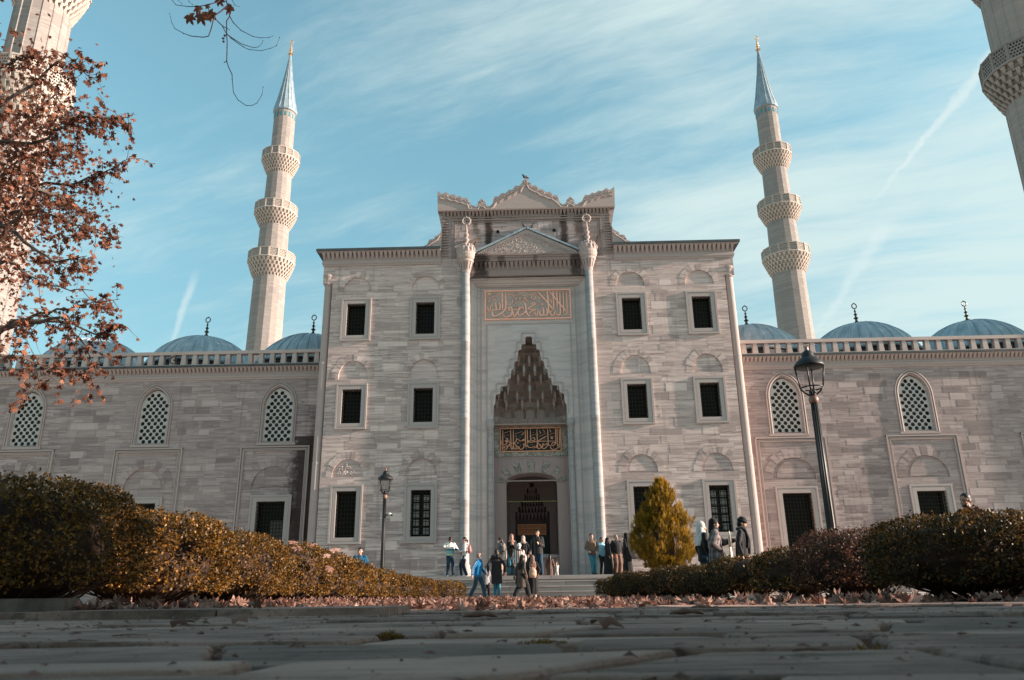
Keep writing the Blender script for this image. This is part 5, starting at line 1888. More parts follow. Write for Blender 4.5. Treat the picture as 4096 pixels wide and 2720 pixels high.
rn1 = shrub('g', 0.95, 0.85, 0.78, 22000, 0.028, 12, M_BOXG, (4.12, -28.3, 0), 'big shaded green box shrub hiding the wall window on the right', GR)
rn0 = dup(rn1, (5.75, -29.1, 0), 2.0, label='dark box shrub cut off by the right edge of the view', scale=(0.95, 0.95, 1.0))
rn2 = shrub('h', 0.72, 0.70, 0.80, 14000, 0.026, 13, M_BOXR, (3.86, -26.2, 0), 'reddish box shrub at the foot of the tall lamp post', GR)
rf1 = shrub('i', 0.66, 0.66, 0.70, 7000, 0.034, 14, M_BOXG, (3.80, -24.4, 0), 'dark box shrub left of the reddish one, topped with sunlit orange tips', GR)
rf2 = shrub('j', 0.66, 0.66, 0.64, 6500, 0.035, 15, M_BOXG, (3.44, -22.9, 0), 'dark box shrub below the two women in headscarves', GR)
RFAR = [(3.10, -21.6, 0.95, 'dark box shrub in front of the woman in the plaid jacket'), (2.78, -20.3, 0.92, 'dark low box shrub under the right side of the golden conifer'), (2.50, -19.1, 0.90, 'dark low box shrub under the golden conifer'),
        (2.25, -18.0, 0.86, 'dark low box shrub, second from the path end of the right hedge'), (1.98, -16.9, 0.80, 'small rounded box shrub ending the right hedge at the steps')]
for i, (x, y, s, lb) in enumerate(RFAR):
    dup(rf1 if i % 2 else rf2, (x, y, 0), 1.1 * i + 0.4, label=lb, scale=(s, s, s * 0.92))

# golden conifer
def conifer():
    rnd = random.Random(21)
    t = thing('golden_conifer', 'egg-shaped golden thuja standing before the right lower windows', 'conifer', (3.60, -14.0, 0))
    L = MB()
    H0, H1 = 0.62, 3.14

    def rad(s):      # s 0 bottom .. 1 top
        return 1.10 * (min(1.0, 0.34 + 3.0 * s) ** 0.9) * (1 - s ** 1.75) ** 0.80 if s < 1 else 0.0
    for i in range(620):
        # a plume: an upright flame of flat sprays on one branchlet
        s = rnd.random() ** 1.1
        fi = rnd.uniform(0, 2 * pi)
        lump = 1 + 0.10 * sin(5 * fi + 9 * s) + 0.08 * sin(9 * fi - 14 * s + 1) + rnd.uniform(-0.10, 0.10)
        r = rad(s) * lump * (1 - 0.6 * rnd.random() ** 1.6)
        outw = Vector((cos(fi), sin(fi), 0))
        pb = Vector((r * 0.84 * cos(fi), r * 0.84 * sin(fi), H0 + (H1 - H0) * s * 0.93))
        pd_ = (Vector((0, 0, 1.0)) + outw * rnd.uniform(0.25, 0.6) * (1 - 0.5 * s) + Vector((rnd.uniform(-.15, .15), rnd.uniform(-.15, .15), 0))).normalized()
        pl_ = rnd.uniform(0.26, 0.46) * (1 - 0.30 * s)
        ptone = rnd.uniform(-0.12, 0.12)
        for q in range(14):
            g_ = rnd.random()
            wob = Vector((rnd.uniform(-1, 1), rnd.uniform(-1, 1), rnd.uniform(-.3, .3)))
            base = pb + pd_ * pl_ * g_ * 0.8 + wob * 0.085 * (1 - g_ * 0.8)
            up = (pd_ + wob * 0.38 * (1 - 0.6 * g_)).normalized()
            side = up.cross(Vector((rnd.uniform(-1, 1), rnd.uniform(-1, 1), 0.2))).normalized()
            le = rnd.uniform(0.10, 0.20) * (1.0 - 0.3 * s)
            tone = min(1, max(0, 0.18 + 0.62 * g_ + ptone))
            for k in range(6):
                f = k / 6
                o = base + up * (le * f)
                ll = le * 0.40 * (1 - f * 0.72)
                for sg in (-1, 1):
                    dr = (up * 0.85 + side * sg * 0.62).normalized()
                    nd = dr.cross(up.cross(side))
                    nd.normalize()
                    b = len(L.v)
                    L.v += [tuple(o), tuple(o + dr * ll * 0.55 + nd * ll * 0.16), tuple(o + dr * ll), tuple(o + dr * ll * 0.55 - nd * ll * 0.16)]
                    L.face((b, b + 1, b + 2, b + 3), t=min(1, max(0, tone + 0.22 * f + rnd.uniform(-.06, .06))))
    L.build('foliage', M_THUJA, t)
    T = MB()
    T.loft([(0, 0, H0 + (H1 - H0) * q_, max(0.02, rad(q_) * 0.40), max(0.02, rad(q_) * 0.40)) for q_ in (0.04, 0.12, 0.25, 0.4, 0.55, 0.7, 0.85)], 12, 0.12, 5)
    T.tube([(0, 0, -0.03), (0.02, 0, 0.7), (0, 0.02, 2.4)], [0.07, 0.055, 0.015], 8)
    for i in range(40):
        z = 0.6 + 2.0 * i / 40
        a = i * 2.4
        rr = rad((z - H0) / (H1 - H0)) * 0.6 if z > H0 else 0.3
        T.tube([(0, 0, z), (rr * cos(a), rr * sin(a), z + rr * 0.9)], [0.018, 0.005], 5)
    T.build('trunk', M_TWIG, t)
    return t


conifer()

# ---- plane trees
LOBES = [(0, 1.0), (7, 0.86), (12, 0.80), (17, 0.62), (23, 0.56), (30, 0.70), (36, 0.80), (44, 0.97), (51, 0.80), (57, 0.72), (66, 0.52), (76, 0.52), (86, 0.64), (98, 0.78), (108, 0.60), (122, 0.48), (150, 0.36), (180, 0.16)]
LEAF2 = [(r * sin(radians(a)), r * cos(radians(a)) + 0.0) for a, r in LOBES] + [(-r * sin(radians(a)), r * cos(radians(a))) for a, r in reversed(LOBES[1:-1])]


def add_leaf(mb, p, size, xa, ya, na, t, curl=0.25, petiole=True, fold=0.0, roll=0.0, fine=False):
    """five-lobed plane leaf at p; xa, ya, na = its axes; roll curls the blade about its midrib"""
    b = len(mb.v)
    n = len(LEAF2)
    rings = (0.35, 0.7, 1.0) if fine else (1.0,)
    pts = [(0, 0.12)] + [(x * k, 0.12 * (1 - k) + y * k) for k in rings for x, y in LEAF2]
    for i, (x, y) in enumerate(pts):
        r2 = x * x + y * y
        z = curl * r2 - fold * abs(x)
        if fine:
            z += 0.05 * sin(7 * x + 3 * y) + 0.04 * sin(9 * y - 4 * x)
        if roll:
            z -= (1 - cos(x * roll)) / roll
            x = sin(x * roll) / roll
        q = p + (xa * x + ya * y + na * z) * size
        mb.v.append(tuple(q))
    for k in range(n):
        k2 = (k + 1) % n
        mb.face((b, b + 1 + k, b + 1 + k2), t=t)
        for r in range(len(rings) - 1):
            o = b + 1 + r * n
            mb.face((o + k, o + n + k, o + n + k2, o + k2), t=t)
    if petiole:
        q0, q1 = p + ya * (0.1 * size), p - ya * (0.55 * size) + na * 0.06 * size
        mb.tube([q0, q1], [0.02 * size, 0.016 * size], 4, t=t)


def rand_axes(rnd, down=0.5):
    ya = Vector((rnd.uniform(-1, 1), rnd.uniform(-1, 1), rnd.uniform(-1, 1) - down)).normalized()
    n = Vector((rnd.uniform(-1, 1), rnd.uniform(-1, 1), rnd.uniform(-0.4, 1)))
    xa = ya.cross(n)
    xa = xa.normalized() if xa.length > 1e-3 else Vector((1, 0, 0))
    return xa, ya, xa.cross(ya)


BR = [[(-11.95, -21.79, 9.84), (-10.87, -21.97, 10.79), (-10.3, -21.73, 11.75), (-9.58, -21.71, 11.16)],
      [(-10.97, -22.88, 8.8), (-10.35, -22.05, 9.3), (-9.13, -22.63, 9.51), (-8.03, -22.66, 9.46)],
      [(-13.61, -19.44, 9.96), (-12.57, -19.08, 10.14), (-11.2, -19.44, 9.77), (-10.49, -19.27, 10.21), (-9.63, -19.76, 10.32)],
      [(-12.75, -20.2, 8.37), (-11.36, -20.55, 8.6), (-10.23, -20.33, 8.24), (-9.2, -20.4, 8.01)],
      [(-11.27, -22.14, 7.75), (-9.92, -22.3, 6.86), (-9.05, -22.59, 6.33), (-8.3, -22.86, 6.28)],
      [(-12.36, -19.86, 5.32), (-11.81, -19.61, 6.22), (-11.14, -19.45, 6.47), (-10.16, -19.62, 6.6), (-9.53, -19.41, 6.78)],
      [(-12.2, -20.6, 5.2), (-10.68, -21.04, 5.64), (-9.54, -21.39, 5.58), (-8.97, -20.9, 5.4), (-8.65, -20.96, 5.62)],
      [(-11.6, -22.4, 4.5), (-10.2, -22.65, 4.33), (-9.46, -22.57, 4.43), (-9.34, -21.82, 4.39), (-9.18, -22.35, 3.9)],
      [(-10.68, -21.04, 5.64), (-9.93, -20.79, 5.8), (-9.39, -20.59, 5.23), (-9.05, -20.71, 4.38)],
      [(-12.53, -21.39, 11.27), (-11.75, -21.39, 11.95), (-11.34, -21.07, 12.5)],
      [(-13.26, -19.99, 10.11), (-12.33, -20.06, 11.0), (-11.63, -19.93, 12.06), (-10.8, -20.25, 10.83)],
      [(-11.32, -21.72, 6.59), (-10.71, -21.61, 6.81), (-9.84, -21.67, 6.19), (-8.59, -22.01, 5.93)],
      [(-12.59, -20.6, 8.93), (-12.31, -19.98, 10.08), (-11.25, -20.24, 10.37), (-10.24, -20.53, 10.27)],
      [(-11.18, -22.04, 7.01), (-10.65, -21.91, 7.46), (-9.51, -22.81, 7.72), (-9.24, -22.1, 7.82), (-8.67, -22.49, 7.3)]]
# leaves per branch, spread, share of bare twigs
BW = [230, 230, 230, 220, 130, 120, 210, 130, 110, 150, 210, 50, 240, 210]


def plane_tree():
    rnd = random.Random(31)
    base = Vector((-17.0, -19.5, 0))
    t = thing('plane_tree', 'plane tree with rust-red autumn leaves reaching in from the left edge', 'tree', base)
    T = MB()
    T.tube([(0, 0, -0.05), (0.15, 0.05, 1.5), (0.1, 0.0, 4.0), (0.4, -0.1, 7.0), (0.9, -0.2, 10.0)], [0.48, 0.36, 0.30, 0.22, 0.12], 14)
    T.build('trunk', M_BARK, t)
    B = MB()
    L = MB()
    for i, br in enumerate(BR):
        P = [Vector(p) - base for p in br]
        root = Vector((0.15 + 0.05 * P[0].z, 0, max(2.6, P[0].z - 2.2)))
        P = [root, root.lerp(P[0], 0.6) + Vector((0, 0, 0.25))] + P
        fine = []
        for k in range(len(P) - 1):
            for q in range(4):
                f = q / 4
                fine.append(P[k].lerp(P[k + 1], f) + Vector((rnd.uniform(-1, 1), rnd.uniform(-1, 1), rnd.uniform(-1, 1))) * 0.05)
        fine.append(P[-1])
        n = len(fine)
        B.tube(fine, [0.085 * (1 - k / n) ** 1.3 + 0.006 for k in range(n)], 6)
        start = 8
        for q in range(BW[i] // 4):
            f = rnd.random() ** 0.8
            k = min(n - 2, int(start + f * (n - 1 - start)))
            o = fine[k].lerp(fine[k + 1], rnd.random())
            d = Vector((rnd.uniform(-0.9, 1.1), rnd.uniform(-0.9, 0.9), rnd.uniform(-1.1, 0.5)))
            ln = rnd.uniform(0.25, 0.95) * (1.25 - 0.55 * f)
            d.normalize()
            tw = [o]
            for s in range(4):
                d = (d + Vector((rnd.uniform(-.35, .35), rnd.uniform(-.35, .35), rnd.uniform(-.45, .2)))).normalized()
                tw.append(tw[-1] + d * ln / 4)
            B.tube(tw, [0.010, 0.008, 0.006, 0.004, 0.003], 4)
            nl = rnd.choice([4, 6, 7, 8, 10])
            for s in range(nl):
                a = rnd.random() ** 0.6 * 4
                k2 = min(3, int(a))
                p = tw[k2].lerp(tw[k2 + 1], a - k2) + Vector((rnd.uniform(-1, 1), rnd.uniform(-1, 1), rnd.uniform(-1.2, .6))) * 0.07
                xa, ya, na = rand_axes(rnd)
                add_leaf(L, p, rnd.uniform(0.046, 0.098), xa, ya, na, rnd.random(), rnd.uniform(-0.2, 0.6), True, rnd.uniform(0, 0.6))
    # the thick of the crown, nearer the trunk
    for q in range(5400):
        c = Vector((rnd.gauss(-12.6, 1.1), rnd.uniform(-22.5, -18.5), rnd.gauss(9.2, 1.6)))
        if c.z < 5.6 + 0.5 * (c.x + 12.5) or c.x > -9.9 - 0.12 * abs(c.z - 9):
            continue
        xa, ya, na = rand_axes(rnd)
        add_leaf(L, c - base, rnd.uniform(0.045, 0.09), xa, ya, na, rnd.random(), rnd.uniform(-0.2, 0.5), True, rnd.uniform(0, 0.6))
    B.build('branches', M_BARK, t)
    L.build('crown', M_PLANE, t)


plane_tree()

TW = [[(-3.51, 6.86), (-3.48, 6.8), (-3.45, 6.72), (-3.41, 6.56), (-3.44, 6.49), (-3.42, 6.31), (-3.4, 6.18), (-3.38, 5.93), (-3.35, 5.85), (-3.3, 5.75), (-3.29, 5.68), (-3.26, 5.51), (-3.2, 5.41), (-3.1, 5.33), (-3.03, 5.33), (-2.98, 5.36), (-2.93, 5.47), (-2.93, 5.57)],
      [(-3.41, 6.56), (-3.37, 6.49), (-3.28, 6.4), (-3.14, 6.33), (-3.05, 6.31), (-2.95, 6.31), (-2.91, 6.33)],
      [(-3.45, 6.72), (-3.5, 6.61), (-3.55, 6.52), (-3.55, 6.42), (-3.56, 6.3), (-3.58, 6.2), (-3.64, 6.19), (-3.78, 6.21), (-3.87, 6.25), (-3.98, 6.32), (-4.03, 6.41), (-4.07, 6.54)],
      [(-3.55, 6.5), (-3.48, 6.42), (-3.42, 6.31), (-3.34, 6.21), (-3.19, 6.09), (-3.12, 6.05), (-2.98, 6.03), (-2.87, 6.06), (-2.81, 6.09), (-2.78, 6.21)],
      [(-3.42, 6.31), (-3.34, 6.26), (-3.26, 6.22), (-3.13, 6.19), (-3.07, 6.2), (-3.03, 6.26), (-3.03, 6.28)],
      [(-3.54, 6.86), (-3.51, 6.77), (-3.52, 6.68), (-3.58, 6.61), (-3.7, 6.58), (-3.83, 6.58), (-3.98, 6.61), (-4.07, 6.72), (-4.08, 6.81)],
      [(-4.06, 6.88), (-4.03, 6.77), (-3.92, 6.64)], [(-3.95, 6.88), (-3.9, 6.76), (-3.83, 6.68)], [(-3.44, 6.86), (-3.38, 6.75), (-3.34, 6.75)], [(-3.48, 6.42), (-3.42, 6.39), (-3.39, 6.36)], [(-3.38, 5.93), (-3.41, 5.92)]]


def overhead_tree():
    """the tree whose bare twigs hang into the top of the view; its trunk stands left of the camera"""
    rnd = random.Random(41)
    base = Vector((-6.2, -35.2, 0))
    t = thing('plane_tree', 'almost leafless plane tree whose thin twigs hang into the sky at the top', 'tree', base)
    T = MB()
    T.tube([(0, 0, -0.05), (0.05, 0.05, 2.0), (0.1, 0.1, 5.0), (0.3, 0.3, 8.5)], [0.30, 0.22, 0.17, 0.10], 12)
    T.build('trunk', M_BARK, t)
    B = MB()
    limb = [(-6.1, -35.1, 4.4), (-5.4, -33.2, 6.4), (-4.5, -30.8, 7.35), (-3.75, -29.2, 7.5), (-3.3, -28.4, 7.35)]
    B.tube([Vector(p) - base for p in limb], [0.09, 0.065, 0.045, 0.03, 0.014], 8)
    yo = [-28.7, -28.62, -28.8, -28.74, -28.6, -28.85, -28.9, -28.8, -28.6, -28.7, -28.7]
    hangs = {0: (-3.62, -28.95, 7.45), 5: (-3.66, -29.0, 7.46), 6: (-4.1, -29.9, 7.43), 7: (-3.98, -29.7, 7.44), 8: (-3.5, -28.75, 7.42)}
    for i, tw in enumerate(TW):
        pts = [Vector((x, -28.7 + (yo[i] + 28.7) * min(1.0, k / 3.0), z)) for k, (x, z) in enumerate(tw)]
        if i in hangs:
            pts = [Vector(hangs[i])] + pts
        pts = [p - base for p in pts]
        n = len(pts)
        r0 = 0.0085 if i in (0, 2, 5) else 0.006
        B.tube(pts, [r0 * (1 - 0.72 * k / (n - 1)) for k in range(n)], 5)
        for p in pts[1:]:
            B.ball(p + Vector((rnd.uniform(-.006, .006), 0, rnd.uniform(-.006, .006))), 0.0065 * (0.6 + 0.5 * rnd.random()), 5, 3)
    B.build('branches', plain('dark_twig', (0.035, 0.022, 0.026), 0.85, 0.2, 0.3, 9), t)
    S = MB()
    for x, z in ((-3.44, 6.29), (-3.455, 6.25), (-3.445, 6.205)):
        S.ball(Vector((x, -28.7, z)) - base, 0.014, 8, 6)
    S.tube([Vector((-3.42, -28.7, 6.33)) - base, Vector((-3.45, -28.7, 6.2)) - base], 0.0015, 4)
    S.build('seed_balls', MATS['dark_twig'], t)
    L = MB()
    for (x, z, s, rx_, t_) in ((-3.885, 6.575, 0.085, 0.3, 0.45), (-3.79, 6.69, 0.075, -0.5, 0.55), (-3.745, 6.585, 0.10, 0.2, 0.5), (-3.655, 6.60, 0.085, 0.9, 0.4), (-3.41, 6.68, 0.085, -0.9, 0.3), (-3.69, 6.72, 0.04, 0.2, 0.5), (-3.56, 6.80, 0.07, 0.5, 0.35)):
        ya = Vector((sin(rx_), 0.25, -cos(rx_))).normalized()
        xa = ya.cross(Vector((0.2, 1, 0.1))).normalized()
        add_leaf(L, Vector((x, -28.7, z)) - base, s * 1.2, xa, ya, xa.cross(ya), t_, 0.35, True, 0.3)
    L.build('leaves', M_PLANE, t)


overhead_tree()

# trees outside the view on the right that keep the morning sun off the paving
def shade_tree(x, y, h, r, seed, label):
    rnd = random.Random(seed)
    t = thing('shade_tree', label, 'tree', (x, y, 0))
    T = MB()
    T.tube([(0, 0, -0.05), (0.1, 0, h * 0.4), (0.0, 0.1, h * 0.9)], [0.30, 0.22, 0.05], 10)
    for k in range(12):
        a = k * 2.4
        T.tube([(0, 0, h * (0.12 + 0.05 * k)), (r * 0.6 * cos(a), r * 0.6 * sin(a), h * (0.2 + 0.055 * k))], [0.08, 0.02], 6)
    T.build('trunk', M_BARK, t)
    L = MB()
    for i in range(3800):
        th, fi, q = math.acos(rnd.uniform(-1, 1)), rnd.uniform(0, 2 * pi), rnd.random() ** 0.45
        p = Vector((r * q * sin(th) * cos(fi), r * q * sin(th) * sin(fi), h * 0.53 + h * 0.50 * q * cos(th)))
        xa, ya, na = rand_axes(rnd)
        s = rnd.uniform(0.10, 0.2)
        b = len(L.v)
        L.v += [tuple(p - ya * s), tuple(p + xa * s * 0.6), tuple(p + ya * s), tuple(p - xa * s * 0.6)]
        L.face((b, b + 1, b + 2, b + 3), t=rnd.random())
    L.build('crown', M_BOXG, t)


shade_tree(8.6, -32.3, 5.2, 2.0, 51, 'dense evergreen tree outside the view to the right, nearest the paving')
shade_tree(12.0, -33.4, 6.5, 2.3, 52, 'dense evergreen tree outside the view to the right, behind the nearest one')
shade_tree(9.2, -35.3, 5.5, 2.1, 53, 'dense evergreen tree outside the view beside the camera')
shade_tree(3.2, -39.5, 7.5, 3.0, 54, 'broad added evergreen tree outside the view behind the camera on the right')  # this and the next two are added to hide sky from the paving
shade_tree(-2.6, -39.8, 7.0, 2.8, 55, 'broad added evergreen tree outside the view behind the camera on the left')
shade_tree(6.2, -36.6, 6.5, 2.4, 56, 'broad added evergreen tree outside the view right of the camera')

# ---- fallen leaves
def ground_leaf(mb, rnd, x, y, z, s, tilt, t=None):
    a = rnd.uniform(0, 2 * pi)
    ya = Vector((cos(a) * cos(tilt), sin(a) * cos(tilt), sin(tilt)))
    xa = Vector((-sin(a), cos(a), rnd.uniform(-0.3, 0.3))).normalized()
    na = xa.cross(ya).normalized()
    if na.z < 0:
        na = -na
    add_leaf(mb, Vector((x, y, z)), s, xa, ya, na, rnd.random() if t is None else t, rnd.uniform(-0.4, 0.5), rnd.random() < 0.3, rnd.uniform(-0.2, 0.4), rnd.choice([-1.8, -1.0, 0.9, 1.6, 2.2]))


def litter():
    rnd = random.Random(61)
    mb = MB()
    n = 0
    while n < 6500:
        y = -30.9 + 17.5 * rnd.random() ** 1.35
        xl = -2.9 + 0.9 * max(0, (y + 30) / 15) ** 1.5
        xr = 3.3 - 1.2 * max(0, (y + 29) / 13)
        u = rnd.random()
        if rnd.random() < 0.45:
            u = u ** 2.6          # drifted against the left hedge
        x = xl + (xr - xl) * u
        if y < -29.4 and x > -2.2 + 0.0 and rnd.random() < 0.75:
            continue
        if y < -29.9 and x > -1.6:
            continue
        heap = 0.03 + 0.05 * rnd.random() * (1.4 - u)
        ground_leaf(mb, rnd, x, y, -0.02 + rnd.random() * heap + (0.03 if y < -30.3 and x < -1 else 0), rnd.choice([0.04, 0.055, 0.07, 0.085]), rnd.gauss(0.22, 0.38))
        n += 1
    for i in range(700):    # under and before the shrubs
        if rnd.random() < 0.6:
            x, y = rnd.uniform(-3.6, -2.3), rnd.uniform(-30.9, -24)
        else:
            x, y = rnd.uniform(2.2, 5.4), rnd.uniform(-29.6, -26.5)
        ground_leaf(mb, rnd, x, y, rnd.uniform(0.0, 0.05), rnd.uniform(0.06, 0.10), rnd.gauss(0.3, 0.45))
    o = mb.build('leaf_litter', M_DRY)
    tag(o, 'drift of dry pinkish-brown leaves covering the ground between the hedges', 'fallen leaves', kind='stuff')


litter()

LV = [((-0.26, -32.05), 0.085, 0.10, 'fat curled brown leaf on the paving, left of the centre', 0.35), ((0.74, -32.0), 0.082, 0.08, 'curled brown leaf on the paving, right of the centre', 0.3),
      ((-1.23, -32.6), 0.085, 0.25, 'brown leaf with raised stalk on the left paving', 0.4), ((-1.36, -32.9), 0.075, 0.12, 'ragged dark leaf lying flat on the left paving', 0.15),
      ((0.20, -33.55), 0.085, 0.05, 'flat torn leaf lying across the paving in the middle', 0.3), ((-1.62, -31.25), 0.06, 0.5, 'small dark leaf on the edge of the left ledge', 0.1),
      ((1.75, -30.1), 0.075, 0.25, 'pale leaf lying flat before the right hedge', 0.8), ((2.35, -29.3), 0.06, 1.2, 'bright pale leaf standing upright before the right hedge', 0.95),
      ((1.95, -29.2), 0.065, 1.1, 'pale pink leaf standing on edge in front of the dark hedge', 0.85), ((-0.55, -29.6), 0.085, 0.9, 'tall upright reddish leaf at the left of the central drift', 0.45),
      ((-0.10, -29.7), 0.085, 0.6, 'broad sunlit pinkish leaf below the woman in the puffer coat', 0.75), ((0.42, -30.1), 0.085, 0.45, 'large reddish-brown leaf at the near edge of the central drift', 0.3),
      ((1.1, -30.6), 0.075, 0.3, 'folded brown leaf between the drift and the curled leaf', 0.35), ((-2.2, -30.6), 0.07, 0.8, 'pale leaf standing on the ledge by the lit hedge', 0.8)]
for (xy, s, tl, lb, tn_) in LV:
    rnd = random.Random(int(abs(xy[0]) * 100 + s * 1000))
    mb = MB()
    a = rnd.uniform(-0.5, 0.5)
    if 'curled' in lb or 'folded' in lb:      # rolled up on itself, long axis across the view
        nu, nv = 22, 14
        b = 0
        for iu in range(nu + 1):
            u = -1 + 2 * iu / nu
            R = 0.30 * max(0.0, 1 - abs(u) ** 2.2) ** 0.65 + 0.012
            for iv in range(nv + 1):
                v = iv / nv
                ang = -0.75 + 4.1 * v + 0.25 * sin(5 * u + 2 * v)
                rr = R * (1 + 0.08 * sin(9 * u + 5 * v)) * (1 + 0.25 * max(0, v - 0.8) * sin(17 * u))
                mb.v.append((s * (u * 1.05), -s * rr * cos(ang) * 1.1, s * rr * (0.62 * sin(ang) + 0.55)))
        for iu in range(nu):
            for iv in range(nv):
                o_ = iu * (nv + 1) + iv
                mb.face((o_, o_ + 1, o_ + nv + 2, o_ + nv + 1), t=min(1, max(0, tn_ + rnd.uniform(-.08, .08))))
        mb.tube([(s * 1.0, 0, s * 0.16), (s * 1.3, -0.01, s * 0.2), (s * 1.7, -0.02, s * 0.10)], [s * 0.035, s * 0.03, s * 0.02], 5, t=0.3)
    elif tl < 0.5:      # lying, cupped over like a low tent
        ya = Vector((cos(a), sin(a), tl * 0.5)).normalized()
        na = Vector((rnd.uniform(-.15, .15), -0.25, 1)).normalized()
        xa = ya.cross(na).normalized()
        na = xa.cross(ya)
        add_leaf(mb, Vector((0, 0, 0)), s, xa, ya, na, tn_, -0.25, True, 0.05, 2.1 - 3.0 * tl, True)
    else:             # caught standing in the drift
        ya = Vector((sin(a) * 0.5, 0.25, 1)).normalized()
        na = Vector((0.3, -1, 0.2)).normalized()
        xa = ya.cross(na).normalized()
        na = xa.cross(ya)
        add_leaf(mb, Vector((0, 0, 0)), s * 0.8, xa, ya, na, tn_, 0.35, False, 0.1, 1.5, True)
    mb.t = tn_
    fl_ = 0.5 if (tl < 0.5 and 'curled' not in lb and 'folded' not in lb) else 1.0
    mb.v = [(x, y, z * fl_) for x, y, z in mb.v]
    zmin = min(v[2] for v in mb.v)
    mb.v = [(x, y, z - zmin) for x, y, z in mb.v]
    mb.tint[0] = tn_ * 0.98 + 0.005
    o = mb.build('fallen_leaf', M_DRY)
    zz = 0.045 if (xy[0] < -1 and xy[1] > -31.4) else 0.0
    o.location = (xy[0], xy[1], zz)
    tag(o, lb, 'leaf', 'single dry leaves on the paving')
tl = MB()
rnd = random.Random(77)
for (x, y, z, s) in ((-3.05, -25.75, 0.80, 0.085), (-2.98, -25.3, 0.86, 0.085), (-3.15, -25.6, 0.88, 0.08), (-2.75, -25.45, 0.72, 0.08), (-2.82, -25.7, 0.62, 0.09), (-2.7, -25.2, 0.80, 0.10), (-2.65, -25.6, 0.55, 0.07)):
    mb = MB()
    ya = Vector((rnd.uniform(-.4, .6), -0.4, -0.9 + rnd.random() * 0.8)).normalized()
    xa = ya.cross(Vector((0.5, -0.8, 0.5))).normalized()
    tn_ = rnd.uniform(0.5, 0.95)
    add_leaf(mb, Vector((0, 0, 0)), s * 1.15, xa, ya, xa.cross(ya), tn_, 0.4, True, 0.3)
    mb.tint[0] = tn_ - 0.01
    o = mb.build('fallen_leaf', M_DRY)
    o.location = (x + 0.05, y - 0.15, z - 0.09)
    tag(o, 'dry pinkish leaf caught on top of the box shrub left of the small lamp', 'leaf', 'dry leaves caught on the hedge')

# crumbs of leaf, grit and twig on the flagstones
def debris():
    rnd = random.Random(91)
    mb = MB()
    for i in range(1300):
        y = -35.1 + 5.0 * rnd.random() ** 0.8
        x = rnd.uniform(-3.6, 3.6) * (0.25 + 0.75 * (y + 36) / 5)
        s = rnd.choice([0.002, 0.003, 0.004, 0.005, 0.008, 0.014])
        a = rnd.uniform(0, pi)
        b = len(mb.v)
        for k in range(5):
            q = 2 * pi * k / 5 + a
            mb.v.append((x + s * cos(q) * rnd.uniform(.6, 1.4), y + s * sin(q) * rnd.uniform(.6, 1.4), 0.003 + rnd.uniform(0, s * 0.5)))
        mb.v.append((x, y, 0.004 + s * rnd.uniform(0.3, 0.8)))
        for k in range(5):
            mb.face((b + k, b + (k + 1) % 5, b + 5), t=rnd.random() * 0.5)
    for i in range(26):
        y = -34.6 + 4.6 * rnd.random()
        x = rnd.uniform(-3, 3) * (0.3 + 0.7 * (y + 36) / 5)
        a, ln = rnd.uniform(-0.7, 0.7), rnd.uniform(0.03, 0.10)
        mb.tube([(x, y, 0.006), (x + ln * 0.5 * cos(a), y + ln * 0.5 * sin(a), 0.009), (x + ln * cos(a + 0.3), y + ln * sin(a + 0.3), 0.006)], [0.0016, 0.0014, 0.0008], 4, t=0.2)
    tag(mb.build('leaf_crumbs', M_DRY), 'crumbs of dry leaf, grit and stalks strewn over the paving', 'debris', kind='stuff')


debris()

# tufts of weed in the paving joints
M_WEED = leafmat('joint_weed', (0.10, 0.05, 0.012), (0.20, 0.11, 0.02), (0.30, 0.17, 0.04))


def weed(x, y, r, n, h, seed, label):
    rnd = random.Random(seed)
    mb = MB()
    for i in range(n):
        a, q = rnd.uniform(0, 2 * pi), rnd.random() ** 0.7
        b0 = Vector((r * q * cos(a), r * 0.35 * q * sin(a), -0.01))
        d = Vector((rnd.uniform(-.7, .7), rnd.uniform(-.5, .5), 1)).normalized()
        hh = h * rnd.uniform(0.3, 1.0) * (1 - 0.6 * q)
        s = d.cross(Vector((rnd.uniform(-1, 1), rnd.uniform(-1, 1), 0))).normalized() * 0.0022
        b = len(mb.v)
        m1 = b0 + d * hh * 0.6
        tip = b0 + d * hh + Vector((rnd.uniform(-.3, .3), 0, -0.05)) * hh
        mb.v += [tuple(b0 - s), tuple(b0 + s), tuple(m1 + s), tuple(tip), tuple(m1 - s)]
        mb.face((b, b + 1, b + 2, b + 3, b + 4), t=rnd.random())
    o = mb.build('weed_tuft', M_WEED)
    o.location = (x, y, 0)
    tag(o, label, 'weed', 'weeds in the paving joints')


weed(-0.40, -33.72, 0.045, 160, 0.035, 3, 'orange-green weed tuft in the joint left of the centre')
weed(-1.30, -31.5, 0.13, 160, 0.02, 4, 'flat mossy weed along the ledge edge on the left')
weed(0.02, -34.02, 0.06, 90, 0.018, 5, 'low weed in the joint near the middle of the paving')
weed(0.62, -34.45, 0.05, 26, 0.03, 6, 'few thin blades of weed in the near right joint')
weed(-0.18, -34.5, 0.07, 60, 0.012, 7, 'moss in the slanted joint near the camera')
